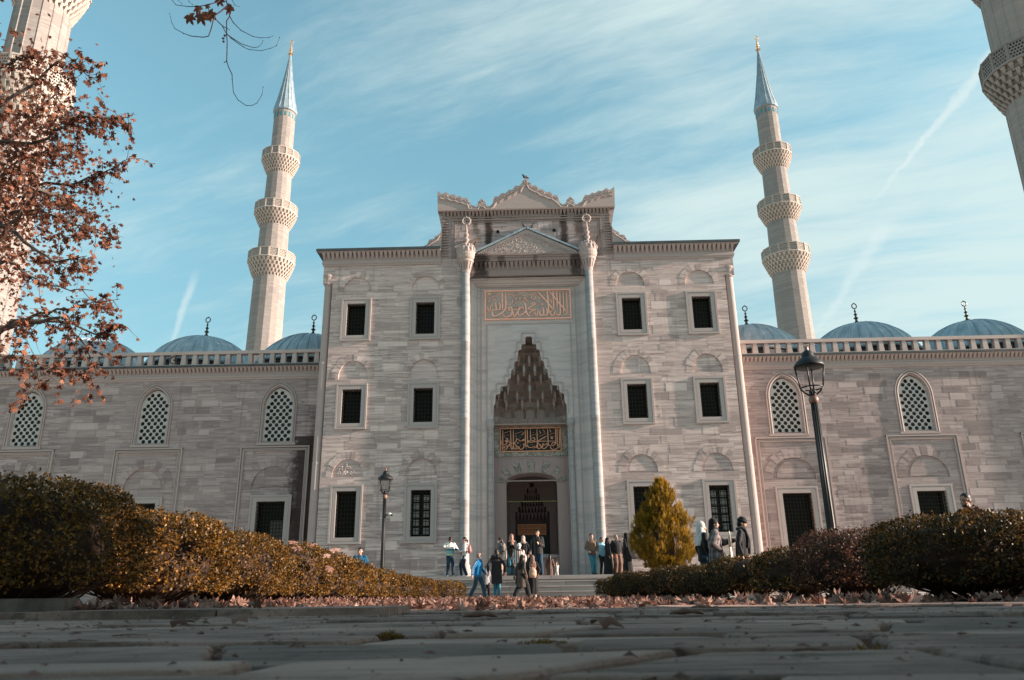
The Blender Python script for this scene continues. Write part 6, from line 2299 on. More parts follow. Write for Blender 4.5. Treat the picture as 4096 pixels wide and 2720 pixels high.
# ------------------------------------------------------------------ people
def cloth(name, col, var=0.25, rough=0.85, trans=0.0):
    m, nt, bs = newmat(name, rough, 0.2)
    c = nt.node('ShaderNodeTexCoord').outputs['Object']
    x, y, z = nt.sep(c)
    n = nt.noise(nt.comb(nt.math('MULTIPLY', x, 14.0), nt.math('MULTIPLY', y, 14.0), nt.math('MULTIPLY', z, 5.0)), 1.0, 4, 0.6)
    nt.put(bs.inputs['Base Color'], nt.mix(nt.ramp(n, 0.3, 0.7), tuple(k * (1 - var) for k in col), tuple(min(1, k * (1 + var)) for k in col)))
    nt.put(bs.inputs['Normal'], nt.bump(n, 0.55, 0.03))
    bs.inputs['Sheen Weight'].default_value = 0.15
    return m


def bands(name, stops, axis=2, rough=0.85):
    """cloth in colour blocks along an axis: [(upper limit, colour), ...]"""
    m, nt, bs = newmat(name, rough, 0.2)
    c = nt.node('ShaderNodeTexCoord').outputs['Object']
    z = nt.sep(c)[axis]
    zz = nt.math('ADD', z, nt.math('MULTIPLY', nt.noise(c, 3.0, 2), 0.02))
    col = stops[-1][1]
    for lim, cc in reversed(stops[:-1]):
        col = nt.mix(nt.math('LESS_THAN', zz, lim + 0.01), col, cc)
    nt.put(bs.inputs['Base Color'], col)
    nt.put(bs.inputs['Normal'], nt.bump(nt.noise(c, 9.0, 4), 0.5, 0.03))
    return m


def plaid(name, base, line, light, sc=14.0):
    m, nt, bs = newmat(name, 0.9, 0.15)
    c = nt.node('ShaderNodeTexCoord').outputs['Object']
    x, y, z = nt.sep(c)
    u = nt.math('FRACT', nt.math('MULTIPLY', nt.math('ADD', x, nt.math('MULTIPLY', y, 0.6)), sc))
    v = nt.math('FRACT', nt.math('MULTIPLY', z, sc))
    a, b = nt.math('GREATER_THAN', u, 0.55), nt.math('GREATER_THAN', v, 0.55)
    col = nt.mix(nt.math('MULTIPLY', a, 0.6), base, line)
    col = nt.mix(nt.math('MULTIPLY', b, 0.6), col, line)
    col = nt.mix(nt.math('MULTIPLY', nt.math('LESS_THAN', nt.math('ABSOLUTE', nt.math('SUBTRACT', u, 0.25)), 0.05), 0.7), col, light)
    nt.put(bs.inputs['Base Color'], col)
    nt.put(bs.inputs['Normal'], nt.bump(nt.noise(c, 9.0, 4), 0.5, 0.03))
    return m


def stripes(name, a, b, sc, axis=0):
    m, nt, bs = newmat(name, 0.9, 0.15)
    c = nt.node('ShaderNodeTexCoord').outputs['Object']
    u = nt.math('FRACT', nt.math('MULTIPLY', nt.sep(c)[axis], sc))
    nt.put(bs.inputs['Base Color'], nt.mix(nt.math('GREATER_THAN', u, 0.5), a, b))
    return m


SKIN = plain('light_skin', (0.48, 0.27, 0.20), 0.55, 0.35, 0.08, 9, bump=0.05)
SKIN2 = plain('tan_skin', (0.36, 0.19, 0.13), 0.55, 0.35, 0.08, 9, bump=0.05)
SKIN3 = plain('dark_skin', (0.055, 0.028, 0.020), 0.5, 0.4, 0.1, 9, bump=0.05)
EYE = plain('eye_dark', (0.02, 0.014, 0.012), 0.3, 0.5, 0.1, 9, bump=0)
LIP = plain('lip', (0.33, 0.12, 0.10), 0.5, 0.4, 0.1, 9, bump=0)
HAIR = plain('dark_hair', (0.014, 0.009, 0.008), 0.5, 0.4, 0.3, 20)
HAIRG = plain('grey_hair', (0.16, 0.13, 0.12), 0.6, 0.3, 0.3, 20)
BLK = cloth('black_cloth', (0.010, 0.009, 0.010), 0.4)
BLK2 = cloth('black_wool', (0.018, 0.017, 0.020), 0.4)
JEAN = cloth('dark_denim', (0.020, 0.045, 0.075), 0.4)
JEAN2 = cloth('teal_denim', (0.035, 0.15, 0.21), 0.3)
NAVY = cloth('navy_cloth', (0.012, 0.022, 0.034), 0.4)
WHT = cloth('white_cloth', (0.70, 0.68, 0.64), 0.12)
MASK = plain('white_mask', (0.72, 0.70, 0.68), 0.8, 0.2, 0.05, 9)
SHOE = plain('dark_shoe', (0.02, 0.018, 0.018), 0.5, 0.4, 0.3, 9)
SHOEW = plain('white_shoe', (0.60, 0.56, 0.52), 0.6, 0.3, 0.1, 9)
PENDING = []


def later(mb, name, mats, parent, voxel, eyes=None, smooth_it=2):
    o = mb.build(name, mats, parent, smooth=True, norm=False)
    PENDING.append((o, voxel, eyes, smooth_it))
    return o


def ik(a, b, l1, l2, hint):
    a, b = Vector(a), Vector(b)
    d = b - a
    L = min(d.length, (l1 + l2) * 0.995)
    if L < 1e-4:
        return a + Vector(hint) * l1
    dn = d.normalized()
    x = (l1 * l1 - l2 * l2 + L * L) / (2 * L)
    h = sqrt(max(l1 * l1 - x * x, 0))
    hv = Vector(hint) - dn * Vector(hint).dot(dn)
    hv = hv.normalized() if hv.length > 1e-4 else Vector((0, 1, 0))
    return a + dn * x + hv * h


def hand(mb, wrist, fd, side, curl=0.5):
    """palm and five bent fingers past the wrist; fd forearm direction, side = +-1 thumb side hint"""
    fd = fd.normalized()
    lat = fd.cross(Vector((0, 1, 0)) if abs(fd.y) < 0.8 else Vector((1, 0, 0))).normalized()
    pn = lat.cross(fd).normalized()
    c = wrist + fd * 0.045
    for q in (-0.022, 0.0, 0.022):
        mb.capsule(wrist + lat * q * 0.5, c + fd * 0.03 + lat * q, 0.017, 0.014, 6)
    for k, ln in enumerate((0.068, 0.078, 0.072, 0.056)):
        r = c + fd * 0.035 + lat * (-0.030 + 0.020 * k)
        m1 = r + fd * ln * 0.5 + pn * 0.012 * curl
        t = m1 + (fd * (1 - curl * 0.5) + pn * curl).normalized() * ln * 0.5
        mb.limb([r, m1, t], [0.0092, 0.0085, 0.007], 6)
    th = wrist + fd * 0.02 - lat * 0.028
    mb.limb([th, th - lat * 0.028 + fd * 0.03, th - lat * 0.030 + fd * 0.062 + pn * 0.01], [0.012, 0.010, 0.008], 6)


def person(label, loc, rz=0.0, H=1.70, skin=SKIN, look=0.0, nod=0.0, armR=None, armL=None, legs=((-0.10, 0.0), (0.10, 0.0)), lift=(0, 0), lean=0.0,
           wear=(), hair=('short', None), voxel=0.0085, group=None, build=1.0):
    s = H / 1.70
    t = thing('person', label, 'person', loc, radians(rz), group)
    t.scale = (s, s, s)
    hips = {-1: Vector((-0.085, 0.0, 0.90)), 1: Vector((0.085, 0.0, 0.90))}
    ank, knee = {}, {}
    for q, (lx, lf) in zip((-1, 1), (legs[0], legs[1])):
        up = lift[0] if q < 0 else lift[1]
        ank[q] = Vector((lx, lf, 0.085 + up))
        knee[q] = ik(hips[q], ank[q], 0.425, 0.42, (0, -1, 0))
    lv = Vector((0, -lean, 0))
    sh = {-1: Vector((-0.185, 0.005, 1.385)) + lv, 1: Vector((0.185, 0.005, 1.385)) + lv}
    wr = {-1: Vector(armR or (-0.25, -0.05, 0.86)) + (lv if armR is None else lv * 0), 1: Vector(armL or (0.25, -0.05, 0.86))}
    el = {q: ik(sh[q], wr[q], 0.29, 0.26, (q * 0.5, 0.8, -0.35)) for q in (-1, 1)}
    hm = Matrix.Translation(Vector((0, 0.0, 1.47)) + lv * 1.1) @ Matrix.Rotation(radians(look), 4, 'Z') @ Matrix.Rotation(radians(nod), 4, 'X') @ Matrix.Translation((0, 0, -1.47))

    def hp(x, y, z):
        return hm @ Vector((x, y, z))
    hr_ = hm.to_3x3()
    b = MB()
    b.ball(hp(0, 0.008, 1.607), (0.074, 0.092, 0.092), 14, 10, hr_)
    b.ball(hp(0, -0.022, 1.555), (0.060, 0.068, 0.078), 14, 10, hr_)
    b.ball(hp(0, -0.060, 1.508), (0.028, 0.026, 0.022), 8, 6, hr_)
    b.capsule(hp(0, -0.088, 1.590), hp(0, -0.106, 1.556), 0.009, 0.014, 8)
    b.ball(hp(0, -0.072, 1.612), (0.052, 0.020, 0.012), 10, 6, hr_)
    for q in (-1, 1):
        b.ball(hp(q * 0.077, 0.010, 1.572), (0.010, 0.020, 0.030), 8, 6, hr_)
        b.ball(hp(q * 0.038, -0.055, 1.555), (0.024, 0.026, 0.026), 8, 6, hr_)
    b.ball(hp(0, -0.086, 1.530), (0.024, 0.012, 0.010), 8, 5, hr_)
    b.capsule(Vector((0, 0.012, 1.40)) + lv, hp(0, 0.0, 1.525), 0.056, 0.050, 10)
    tl = [(0, 0, 0.84, 0.125, 0.085), (0, 0, 0.92, 0.150, 0.098), (0, 0, 1.05, 0.132, 0.088), (0, -lean * 0.6, 1.25, 0.158, 0.102), (0, -lean, 1.36, 0.160, 0.085), (0, -lean, 1.43, 0.080, 0.058)]
    b.loft(tl, 16)
    for q in (-1, 1):
        b.limb([sh[q] - Vector((q * 0.03, 0, 0)), el[q], wr[q]], [0.052, 0.038, 0.027], 10)
        hand(b, wr[q], wr[q] - el[q], q)
        b.limb([hips[q], knee[q], ank[q]], [0.086, 0.056, 0.038], 10)
        b.limb([ank[q] + Vector((0, 0.02, -0.045)), ank[q] + Vector((q * 0.02, -0.15, -0.055))], [0.036, 0.028], 8)
    later(b, 'body', [skin, EYE, LIP], t, voxel, (hm, hair[0]))
    # ---- clothes
    for w_ in wear:
        k = w_[0]
        if k == 'top':                      # jacket / shirt: (name, mat, hem z, slack, hem flare)
            _, mat, hem, sl, fl = w_[:5]
            c = MB()
            secs = [(0, 0, hem, 0.150 + sl + fl, 0.100 + sl + fl), (0, 0, max(hem + 0.06, 0.93), 0.150 + sl + fl * 0.7, 0.098 + sl + fl * 0.7), (0, -lean * 0.3, 1.06, 0.140 * build + sl, 0.094 * build + sl), (0, -lean * 0.6, 1.25, 0.165 + sl, 0.106 + sl),
                    (0, -lean, 1.36, 0.170 + sl * 0.7, 0.088 + sl * 0.6), (0, -lean, 1.435, 0.088, 0.066), (0, -lean, 1.465, 0.072, 0.062)]
            c.loft(secs, 18)
            for q in (-1, 1):
                we = el[q].lerp(wr[q], 0.93)
                c.limb([sh[q] - Vector((q * 0.03, 0, 0)), el[q], we], [0.060 + sl * 0.5, 0.048 + sl * 0.5, 0.038 + sl * 0.35], 10)
            later(c, w_[5] if len(w_) > 5 else 'jacket', mat, t, 0.013)
        elif k == 'trousers':
            _, mat, sl = w_[:3]
            c = MB()
            c.loft([(0, 0, 0.80, 0.135 + sl * 0.5, 0.095 + sl * 0.5), (0, 0, 0.90, 0.155 + sl * 0.4, 0.105 + sl * 0.4), (0, 0, 1.03, 0.142, 0.098)], 14)
            for q in (-1, 1):
                e = knee[q].lerp(ank[q], 0.98)
                c.limb([hips[q], knee[q], e], [0.094 + sl * 0.6, 0.066 + sl, 0.052 + sl], 10)
            later(c, 'trousers', mat, t, 0.013)
        elif k == 'robe':                   # (mat, hem z, hem rx, hem ry, shift x, shift y, sleeves, name)
            _, mat, hem, rx, ry, sx, sy, slv = w_[:8]
            c = MB()
            secs = [(sx, sy, hem, rx, ry), (sx * 0.8, sy * 0.8, hem + (0.80 - hem) * 0.4, rx * 0.93, ry * 0.93), (sx * 0.4, sy * 0.4, 0.80, max(0.19, rx * 0.80), max(0.145, ry * 0.80)), (0, 0, 0.98, 0.175, 0.130), (0, -lean * .5, 1.2, 0.182, 0.125),
                    (0, -lean, 1.35, 0.180, 0.098), (0, -lean, 1.43, 0.085, 0.066), (0, -lean, 1.455, 0.068, 0.06)]
            c.loft(secs, 28, 0.055, 9, rz)
            if slv:
                for q in (-1, 1):
                    we = el[q].lerp(wr[q], 0.9)
                    c.limb([sh[q] - Vector((q * 0.03, 0, 0)), el[q], we], [0.062, 0.055, 0.046 + 0.012 * (slv - 1)], 10)
            later(c, w_[8] if len(w_) > 8 else 'robe', mat, t, 0.013)
        elif k == 'shoes':
            c = MB()
            for q in (-1, 1):
                c.limb([ank[q] + Vector((0, 0.03, -0.035)), ank[q] + Vector((q * 0.02, -0.17, -0.052))], [0.046, 0.036], 8)
                c.limb([ank[q] + Vector((0, 0.03, -0.055)), ank[q] + Vector((q * 0.02, -0.17, -0.06))], [0.042, 0.033], 8)
            for i in range(len(c.v)):
                v = c.v[i]
                lo = min(ank.values(), key=lambda a: (a.x - v[0]) ** 2 + (a.y - v[1]) ** 2).z - 0.085
                if v[2] < lo + 0.001:
                    c.v[i] = (v[0], v[1], lo + 0.001)
            later(c, 'shoes', w_[1], t, 0.012)
        elif k == 'hijab':                  # headscarf with an open face, draped to the shoulders
            c = MB()
            c.ball(hp(0, 0.022, 1.613), (0.094, 0.103, 0.112), 16, 10, hr_)
            c.capsule(hp(0, 0.04, 1.57), Vector((0, 0.035, 1.42)) + lv, 0.088, 0.10, 14)
            c.ball(hp(0, -0.045, 1.475), (0.070, 0.05, 0.040), 12, 7, hr_)
            c.ball(Vector((0, 0.0, 1.41)) + lv, (0.165, 0.105, 0.07), 16, 8)
            if len(w_) > 2:
                z0, yb = w_[2], w_[3]
                c.loft([(0, yb, z0, 0.13, 0.05), (0, yb * 0.8, (z0 + 1.4) / 2, 0.16, 0.06), (0, yb * 0.4, 1.40, 0.15, 0.07)], 16, 0.06, 6)
            later(c, 'headscarf', w_[1], t, 0.0115)
        elif k == 'beanie':
            c = MB()
            c.ball(hp(0, 0.018, 1.640), (0.092, 0.104, 0.098), 16, 10, hr_)
            for q in range(16):
                a = 2 * pi * q / 16
                c.ball(hp(0.088 * cos(a), 0.016 + 0.100 * sin(a), 1.633), 0.022, 8, 5)
            later(c, 'hat', w_[1], t, 0.011)
        elif k == 'scarf':
            c = MB()
            for q in range(14):
                a = 2 * pi * q / 14
                c.ball(Vector((0.088 * cos(a), -0.005 + 0.082 * sin(a), 1.455 + 0.01 * sin(2 * a))) + lv, 0.038, 8, 5)
            if len(w_) > 2:
                c.limb([Vector((0.06, -0.09, 1.42)) + lv, Vector((0.07, -0.155, 1.2)) + lv * .6, Vector((0.06, -0.15, w_[2]))], [0.035, 0.045, 0.05], 8)
                c.limb([Vector((-0.06, -0.09, 1.42)) + lv, Vector((-0.06, -0.15, 1.25)) + lv * .6, Vector((-0.07, -0.14, w_[2] + 0.12))], [0.035, 0.04, 0.045], 8)
            later(c, 'scarf', w_[1], t, 0.012)
        elif k == 'mask':
            c = MB()
            c.ball(hp(0, -0.045, 1.532), (0.060, 0.066, 0.050), 14, 9, hr_)
            c.ball(hp(0, -0.100, 1.545), (0.020, 0.016, 0.03), 8, 6, hr_)
            later(c, 'mask', w_[1] if len(w_) > 1 else MASK, t, 0.009)
        elif k == 'fur':
            c = MB()
            for q in range(26):
                a = 2 * pi * q / 26
                c.ball(Vector((0.155 * cos(a), 0.02 + 0.11 * sin(a), 1.43 + 0.03 * sin(a))) + lv, 0.042 + 0.014 * (q % 3), 7, 5)
            later(c, 'fur_collar', w_[1], t, 0.013)
        elif k == 'quilt':                  # stitched ribs of a padded coat
            c = MB()
            for j in range(w_[2]):
                z = 0.56 + 0.80 * j / w_[2]
                r = 0.188 if z < 1.0 else 0.172
                pts = [(r * cos(a), (r - 0.055) * sin(a), z) for a in [2 * pi * k2 / 24 for k2 in range(25)]]
                c.tube(pts, 0.024, 6, caps=False)
            later(c, 'padding', w_[1], t, 0.013)
    # ---- hair
    st, hmat = hair
    if hmat is not None:
        c = MB()
        if st == 'short':
            c.ball(hp(0, 0.022, 1.630), (0.082, 0.092, 0.086), 16, 10, hr_)
            c.ball(hp(0, 0.050, 1.580), (0.076, 0.060, 0.075), 14, 8, hr_)
            c.ball(hp(0, -0.035, 1.678), (0.062, 0.050, 0.028), 12, 7, hr_)
        elif st == 'balding':
            c.ball(hp(0, 0.042, 1.590), (0.081, 0.070, 0.070), 14, 8, hr_)
        elif st == 'tied':
            c.ball(hp(0, 0.022, 1.628), (0.083, 0.094, 0.088), 16, 10, hr_)
            c.ball(hp(0, 0.045, 1.575), (0.074, 0.066, 0.07), 14, 8, hr_)
            c.limb([hp(0, 0.105, 1.58), hp(0, 0.145, 1.535), hp(0, 0.135, 1.47)], [0.035, 0.042, 0.025], 8)
        elif st == 'bun':
            c.ball(hp(0, 0.022, 1.628), (0.086, 0.098, 0.090), 16, 10, hr_)
            c.ball(hp(0, 0.05, 1.55), (0.080, 0.062, 0.075), 14, 8, hr_)
        elif st == 'long':
            c.ball(hp(0, 0.024, 1.630), (0.092, 0.098, 0.090), 16, 10, hr_)
            c.limb([hp(0, 0.06, 1.60), hp(0, 0.085, 1.48), Vector((0, 0.11, 1.30)) + lv], [0.090, 0.095, 0.075], 12)
        elif st == 'beard':
            c.ball(hp(0, 0.024, 1.628), (0.081, 0.092, 0.086), 16, 10, hr_)
            c.ball(hp(0, 0.050, 1.580), (0.075, 0.060, 0.072), 14, 8, hr_)
            c.ball(hp(0, -0.050, 1.508), (0.053, 0.050, 0.034), 12, 7, hr_)
        later(c, 'hair', hmat, t, 0.011)
    return t


GP = 'visitors on the portal platform'
GW = 'visitors walking below the steps'
GN = 'walkers behind the right hedge'
P = PLAT
TWO = bands('white_teal_jacket', [(0.98, (0.50, 0.52, 0.36)), (1.12, (0.20, 0.42, 0.42)), (1.19, (0.05, 0.17, 0.21)), (9, (0.66, 0.66, 0.62))])
GREYW = plain('mottled_white', (0.52, 0.51, 0.50), 0.9, 0.2, 0.35, 24)
PINK = cloth('dusty_pink', (0.42, 0.22, 0.22))
BEIGE = cloth('beige_cloth', (0.42, 0.30, 0.23))
CARD = cloth('grey_cardigan', (0.10, 0.095, 0.10))
BROWNH = cloth('brown_scarf', (0.20, 0.115, 0.09))
ROSEH = cloth('rose_brown_scarf', (0.30, 0.16, 0.13))
PATH_ = plaid('patterned_scarf', (0.50, 0.44, 0.40), (0.22, 0.12, 0.10), (0.7, 0.66, 0.6), 26)
STRIPE = stripes('striped_cardigan', (0.62, 0.58, 0.54), (0.20, 0.09, 0.07), 11)
PLAIDM = plaid('dark_plaid', (0.045, 0.042, 0.042), (0.018, 0.017, 0.018), (0.16, 0.13, 0.12), 10)
PLAIDG = plaid('grey_plaid', (0.17, 0.14, 0.14), (0.06, 0.05, 0.052), (0.34, 0.29, 0.28), 8)
BROWNJ = cloth('brown_jacket', (0.14, 0.09, 0.065))
SKYB = cloth('light_blue_jacket', (0.28, 0.52, 0.62), 0.15)
BLUEJ = cloth('blue_jacket', (0.005, 0.13, 0.30), 0.25)
TEALJ = cloth('deep_teal_jacket', (0.008, 0.07, 0.13), 0.25)
OLIVE = cloth('olive_brown_coat', (0.075, 0.055, 0.042))
BAGGY = cloth('brown_baggy', (0.17, 0.095, 0.07))
REDJ = cloth('dark_red_jacket', (0.13, 0.035, 0.035))
PUFF = cloth('black_padded', (0.012, 0.010, 0.011), 0.4, 0.6)
GREYC = cloth('grey_hoodie', (0.24, 0.24, 0.26))
CREAM = cloth('cream_cloth', (0.62, 0.52, 0.42), 0.1)
COAT8 = cloth('taupe_coat', (0.17, 0.11, 0.09))
WHIJ = cloth('white_scarf', (0.55, 0.51, 0.48), 0.12)
TEE = cloth('pale_tee', (0.50, 0.50, 0.50), 0.1)

person('man in a white and teal jacket drinking beside the left portal column', (-3.5, -2.2, P), 12, 1.64, SKIN3, 10, 0, armR=(-0.10, -0.20, 1.44), armL=(0.22, -0.20, 1.16), legs=((-0.11, 0.0), (0.13, -0.03)),
       wear=(('top', TWO, 0.90, 0.035, 0.0), ('trousers', JEAN, 0.012), ('shoes', SHOEW)), hair=('short', HAIR), group=GP)
w2 = person('woman in a pale jacket and pink scarf facing the drinking man', (-2.88, -2.5, P), -80, 1.60, SKIN, -5, 5, armR=(-0.14, -0.24, 1.10), armL=(0.14, -0.24, 1.08), legs=((-0.09, -0.10), (0.09, 0.09)),
            wear=(('top', GREYW, 0.74, 0.03, 0.01), ('trousers', NAVY, 0.02), ('shoes', SHOEW), ('scarf', PINK, 0.92)), hair=('tied', HAIR), group=GP)
person('woman in a grey cardigan and face mask at the left door jamb', (-1.41, -1.8, P), -75, 1.60, SKIN, -5, 8, armR=(-0.17, -0.15, 1.05), armL=(0.2, -0.15, 1.04),
       wear=(('top', CARD, 0.86, 0.03, 0.0), ('robe', BEIGE, 0.08, 0.20, 0.17, 0, 0, 0, 'skirt'), ('shoes', SHOE), ('mask',)), hair=('long', HAIR), group=GP)
person('woman in black with a rose-brown headscarf and joined hands', (-0.90, -2.3, P), 8, 1.70, SKIN, 8, 5, armR=(-0.05, -0.19, 1.27), armL=(0.05, -0.20, 1.26),
       wear=(('robe', BLK, 0.36, 0.23, 0.18, 0, 0, 1, 'coat'), ('trousers', JEAN2, 0.01), ('shoes', SHOE), ('hijab', ROSEH)), hair=('none', None), group=GP)
person('woman in a long black robe with a patterned headscarf in the doorway', (-0.42, -1.7, P), -4, 1.67, SKIN, -5, 0, armR=(-0.23, -0.06, 0.92), armL=(0.24, -0.10, 0.90),
       wear=(('robe', BLK, 0.03, 0.27, 0.22, 0, 0, 1), ('shoes', SHOE), ('hijab', PATH_)), hair=('none', None), group=GP)
person('woman in a white hat, face mask and striped cardigan on the steps', (-0.56, -4.02, 0.45), 5, 1.60, SKIN, 0, 6, armR=(-0.22, -0.06, 0.92), armL=(0.22, -0.06, 0.92), lift=(0, 0),
       wear=(('top', STRIPE, 0.66, 0.035, 0.025, 'cardigan'), ('trousers', BLK, 0.02), ('shoes', SHOE), ('scarf', CARD), ('beanie', WHT), ('mask',)), hair=('long', HAIR), group=GW)
person('tall man in a dark plaid overshirt holding a cap before the door', (0.20, -2.95, P), -6, 1.81, SKIN, -14, 6, armR=(-0.27, -0.14, 0.90), armL=(0.07, -0.22, 1.18), legs=((-0.11, 0.03), (0.15, -0.05)),
       wear=(('top', PLAIDM, 0.80, 0.035, 0.02, 'overshirt'), ('trousers', JEAN, 0.014), ('shoes', SHOE)), hair=('short', HAIR), group=GP)
person('woman in a taupe coat with long dark hair seen from behind inside the court', (1.03, 14.0, P), 175, 1.62, SKIN, 0, 0,
       wear=(('robe', COAT8, 0.12, 0.24, 0.19, 0, 0, 1, 'coat'), ('shoes', SHOE)), hair=('long', HAIR), group='visitors inside the court')
person('small child in pale clothes beside the woman inside the court', (1.42, 14.0, P), 0, 1.18, SKIN, 0, 0,
       wear=(('top', GREYW, 0.8, 0.04, 0.02), ('trousers', GREYW, 0.02), ('shoes', SHOEW)), hair=('short', HAIR), group='visitors inside the court')

person('grey-haired man in a bright blue jacket and mask striding to the right', (-2.07, -6.0, 0), 72, 1.62, SKIN, 22, 4, armR=(-0.27, 0.10, 0.88), armL=(0.24, -0.24, 0.92), legs=((-0.09, 0.28), (0.09, -0.26)), lift=(0.03, 0.0), lean=0.05,
       wear=(('top', BLUEJ, 0.80, 0.035, 0.01), ('trousers', JEAN, 0.016), ('shoes', SHOE), ('mask',)), hair=('balding', HAIRG), group=GW)
person('boy in a grey hoodie and mask half hidden behind the man in blue', (-1.80, -5.3, 0), 20, 1.17, SKIN, 10, 8, legs=((-0.1, 0.05), (0.12, -0.15)),
       wear=(('top', GREYC, 0.72, 0.04, 0.02, 'hoodie'), ('trousers', BLK, 0.02), ('shoes', SHOE), ('mask',)), hair=('short', HAIR), group=GW)
person('woman in a black knee-length padded coat and teal jeans seen from behind', (-1.37, -6.0, 0), 178, 1.74, SKIN, 0, 0, armR=(-0.30, -0.02, 0.90), armL=(0.31, 0.02, 0.92), legs=((-0.07, 0.0), (0.06, -0.04)),
       wear=(('robe', PUFF, 0.50, 0.205, 0.155, 0, 0, 1, 'padded_coat'), ('quilt', PUFF, 14), ('trousers', JEAN2, 0.0), ('shoes', SHOE), ('fur', PUFF)), hair=('bun', HAIR), group=GW)
person('woman in an olive-brown coat and black headscarf striding past the steps', (-0.45, -6.2, 0), 128, 1.52, SKIN, 0, 5, armR=(-0.27, -0.05, 0.90), armL=(0.27, 0.10, 0.88), legs=((-0.10, -0.30), (0.10, 0.25)), lift=(0.0, 0.03), lean=0.05,
       wear=(('robe', OLIVE, 0.42, 0.21, 0.19, 0, 0, 1, 'coat'), ('trousers', BLK, 0.055), ('shoes', SHOE), ('hijab', BLK, 1.12, 0.12)), hair=('none', None), group=GW)
person('woman in a black robe and brown headscarf with a beige backpack climbing the steps', (-0.03, -5.1, 0), 182, 1.54, SKIN, 0, 0, armR=(-0.22, -0.10, 0.95), armL=(0.22, -0.10, 0.95),
       wear=(('robe', BLK, 0.16, 0.27, 0.22, 0.03, 0, 1), ('shoes', SHOEW), ('hijab', BROWNH, 1.16, 0.10)), hair=('none', None), group=GW)

person('young man in a brown jacket and blue jeans, first on the right of the door', (2.46, -2.5, P), 8, 1.67, SKIN, 5, 2, armR=(-0.17, -0.16, 0.98), armL=(0.18, -0.14, 0.96), legs=((-0.02, -0.08), (0.10, 0.04)),
       wear=(('top', BROWNJ, 0.82, 0.03, 0.0), ('trousers', JEAN2, 0.006), ('shoes', SHOE)), hair=('short', HAIR), group=GP)
person('boy in a light blue jacket next to the woman in black', (2.92, -2.0, P), 18, 1.54, SKIN, 12, 2,
       wear=(('top', SKYB, 0.84, 0.03, 0.0), ('trousers', BLK2, 0.01), ('shoes', SHOE)), hair=('short', HAIR), group=GP)
person('shorter woman in a black robe and headscarf between the boy and the bearded man', (3.12, -2.5, P), 70, 1.49, SKIN, 10, 5, armR=(-0.20, -0.10, 0.86), armL=(0.2, -0.12, 0.9),
       wear=(('robe', BLK, 0.02, 0.26, 0.22, 0, 0, 1), ('shoes', SHOE), ('hijab', BLK, 1.14, 0.10)), hair=('none', None), group=GP)
person('bearded man in a black sweater and brown baggy trousers', (3.52, -2.2, P), 14, 1.63, SKIN, 10, 0, armR=(-0.27, -0.05, 0.90), armL=(0.27, -0.05, 0.90), build=1.25,
       wear=(('top', BLK2, 0.88, 0.05, 0.0, 'sweater'), ('trousers', BAGGY, 0.05), ('shoes', SHOE)), hair=('beard', HAIRG), group=GP)
w20 = person('woman in a wind-blown black chador with a phone at her ear', (3.86, -2.75, P), -115, 1.66, SKIN, -20, 0, armR=(-0.12, -0.12, 1.50), armL=(0.24, -0.08, 0.95),
             wear=(('robe', BLK, 0.03, 0.22, 0.22, 0.0, 0.03, 1), ('shoes', SHOE), ('hijab', BLK)), hair=('none', None), group=GP)
cape = MB()
cs_ = [(0.0, 0.09, 1.52, 0.105, 0.06), (0.0, 0.10, 1.36, 0.20, 0.10), (0.03, 0.14, 1.1, 0.25, 0.14), (0.05, 0.22, 0.8, 0.28, 0.19), (0.05, 0.30, 0.62, 0.28, 0.26)]
cape.loft(list(reversed(cs_)), 26, 0.06, 8)
later(cape, 'cape', BLK, w20, 0.014)

person('woman in a white headscarf and black top, leftmost behind the right hedge', (3.70, -18.5, 0), 100, 1.58, SKIN, 0, 4,
       wear=(('top', BLK, 0.80, 0.03, 0.0), ('trousers', JEAN, 0.02), ('shoes', SHOE), ('hijab', WHIJ, 1.15, 0.12)), hair=('none', None), group=GN)
person('woman in a grey plaid jacket and black headscarf gesturing with her hand', (3.86, -19.0, 0), 82, 1.60, SKIN, 8, 4, armR=(-0.16, -0.10, 0.98), armL=(0.14, -0.42, 1.22),
       wear=(('top', PLAIDG, 0.72, 0.05, 0.03), ('trousers', BLK, 0.02), ('shoes', SHOE), ('hijab', BLK)), hair=('none', None), group=GN)
person('person in a black coat, beanie and scarf looking down as they walk right', (4.42, -18.9, 0), 72, 1.62, SKIN, 5, 22, armR=(-0.25, -0.03, 0.86), armL=(0.25, -0.12, 0.88), lean=0.03,
       wear=(('robe', BLK2, 0.52, 0.21, 0.17, 0, 0, 1, 'coat'), ('trousers', BLK, 0.01), ('shoes', SHOE), ('scarf', BLK, 0.95), ('beanie', BLK)), hair=('bun', BLK), group=GN)
person('boy in a deep blue jacket peeking above the left hedge', (-4.55, -15.0, 0), 10, 1.34, SKIN, -15, 4, armL=(0.25, -0.03, 0.9), lean=0.04,
       wear=(('top', TEALJ, 0.8, 0.05, 0.02), ('trousers', NAVY, 0.02), ('shoes', SHOE)), hair=('short', HAIR))
person('bearded man in a dark red jacket walking left behind the right hedge', (7.40, -22.5, 0), -65, 1.64, SKIN2, 0, 14, lean=0.06,
       wear=(('top', REDJ, 0.82, 0.03, 0.0), ('trousers', NAVY, 0.02), ('shoes', SHOE)), hair=('beard', HAIR))

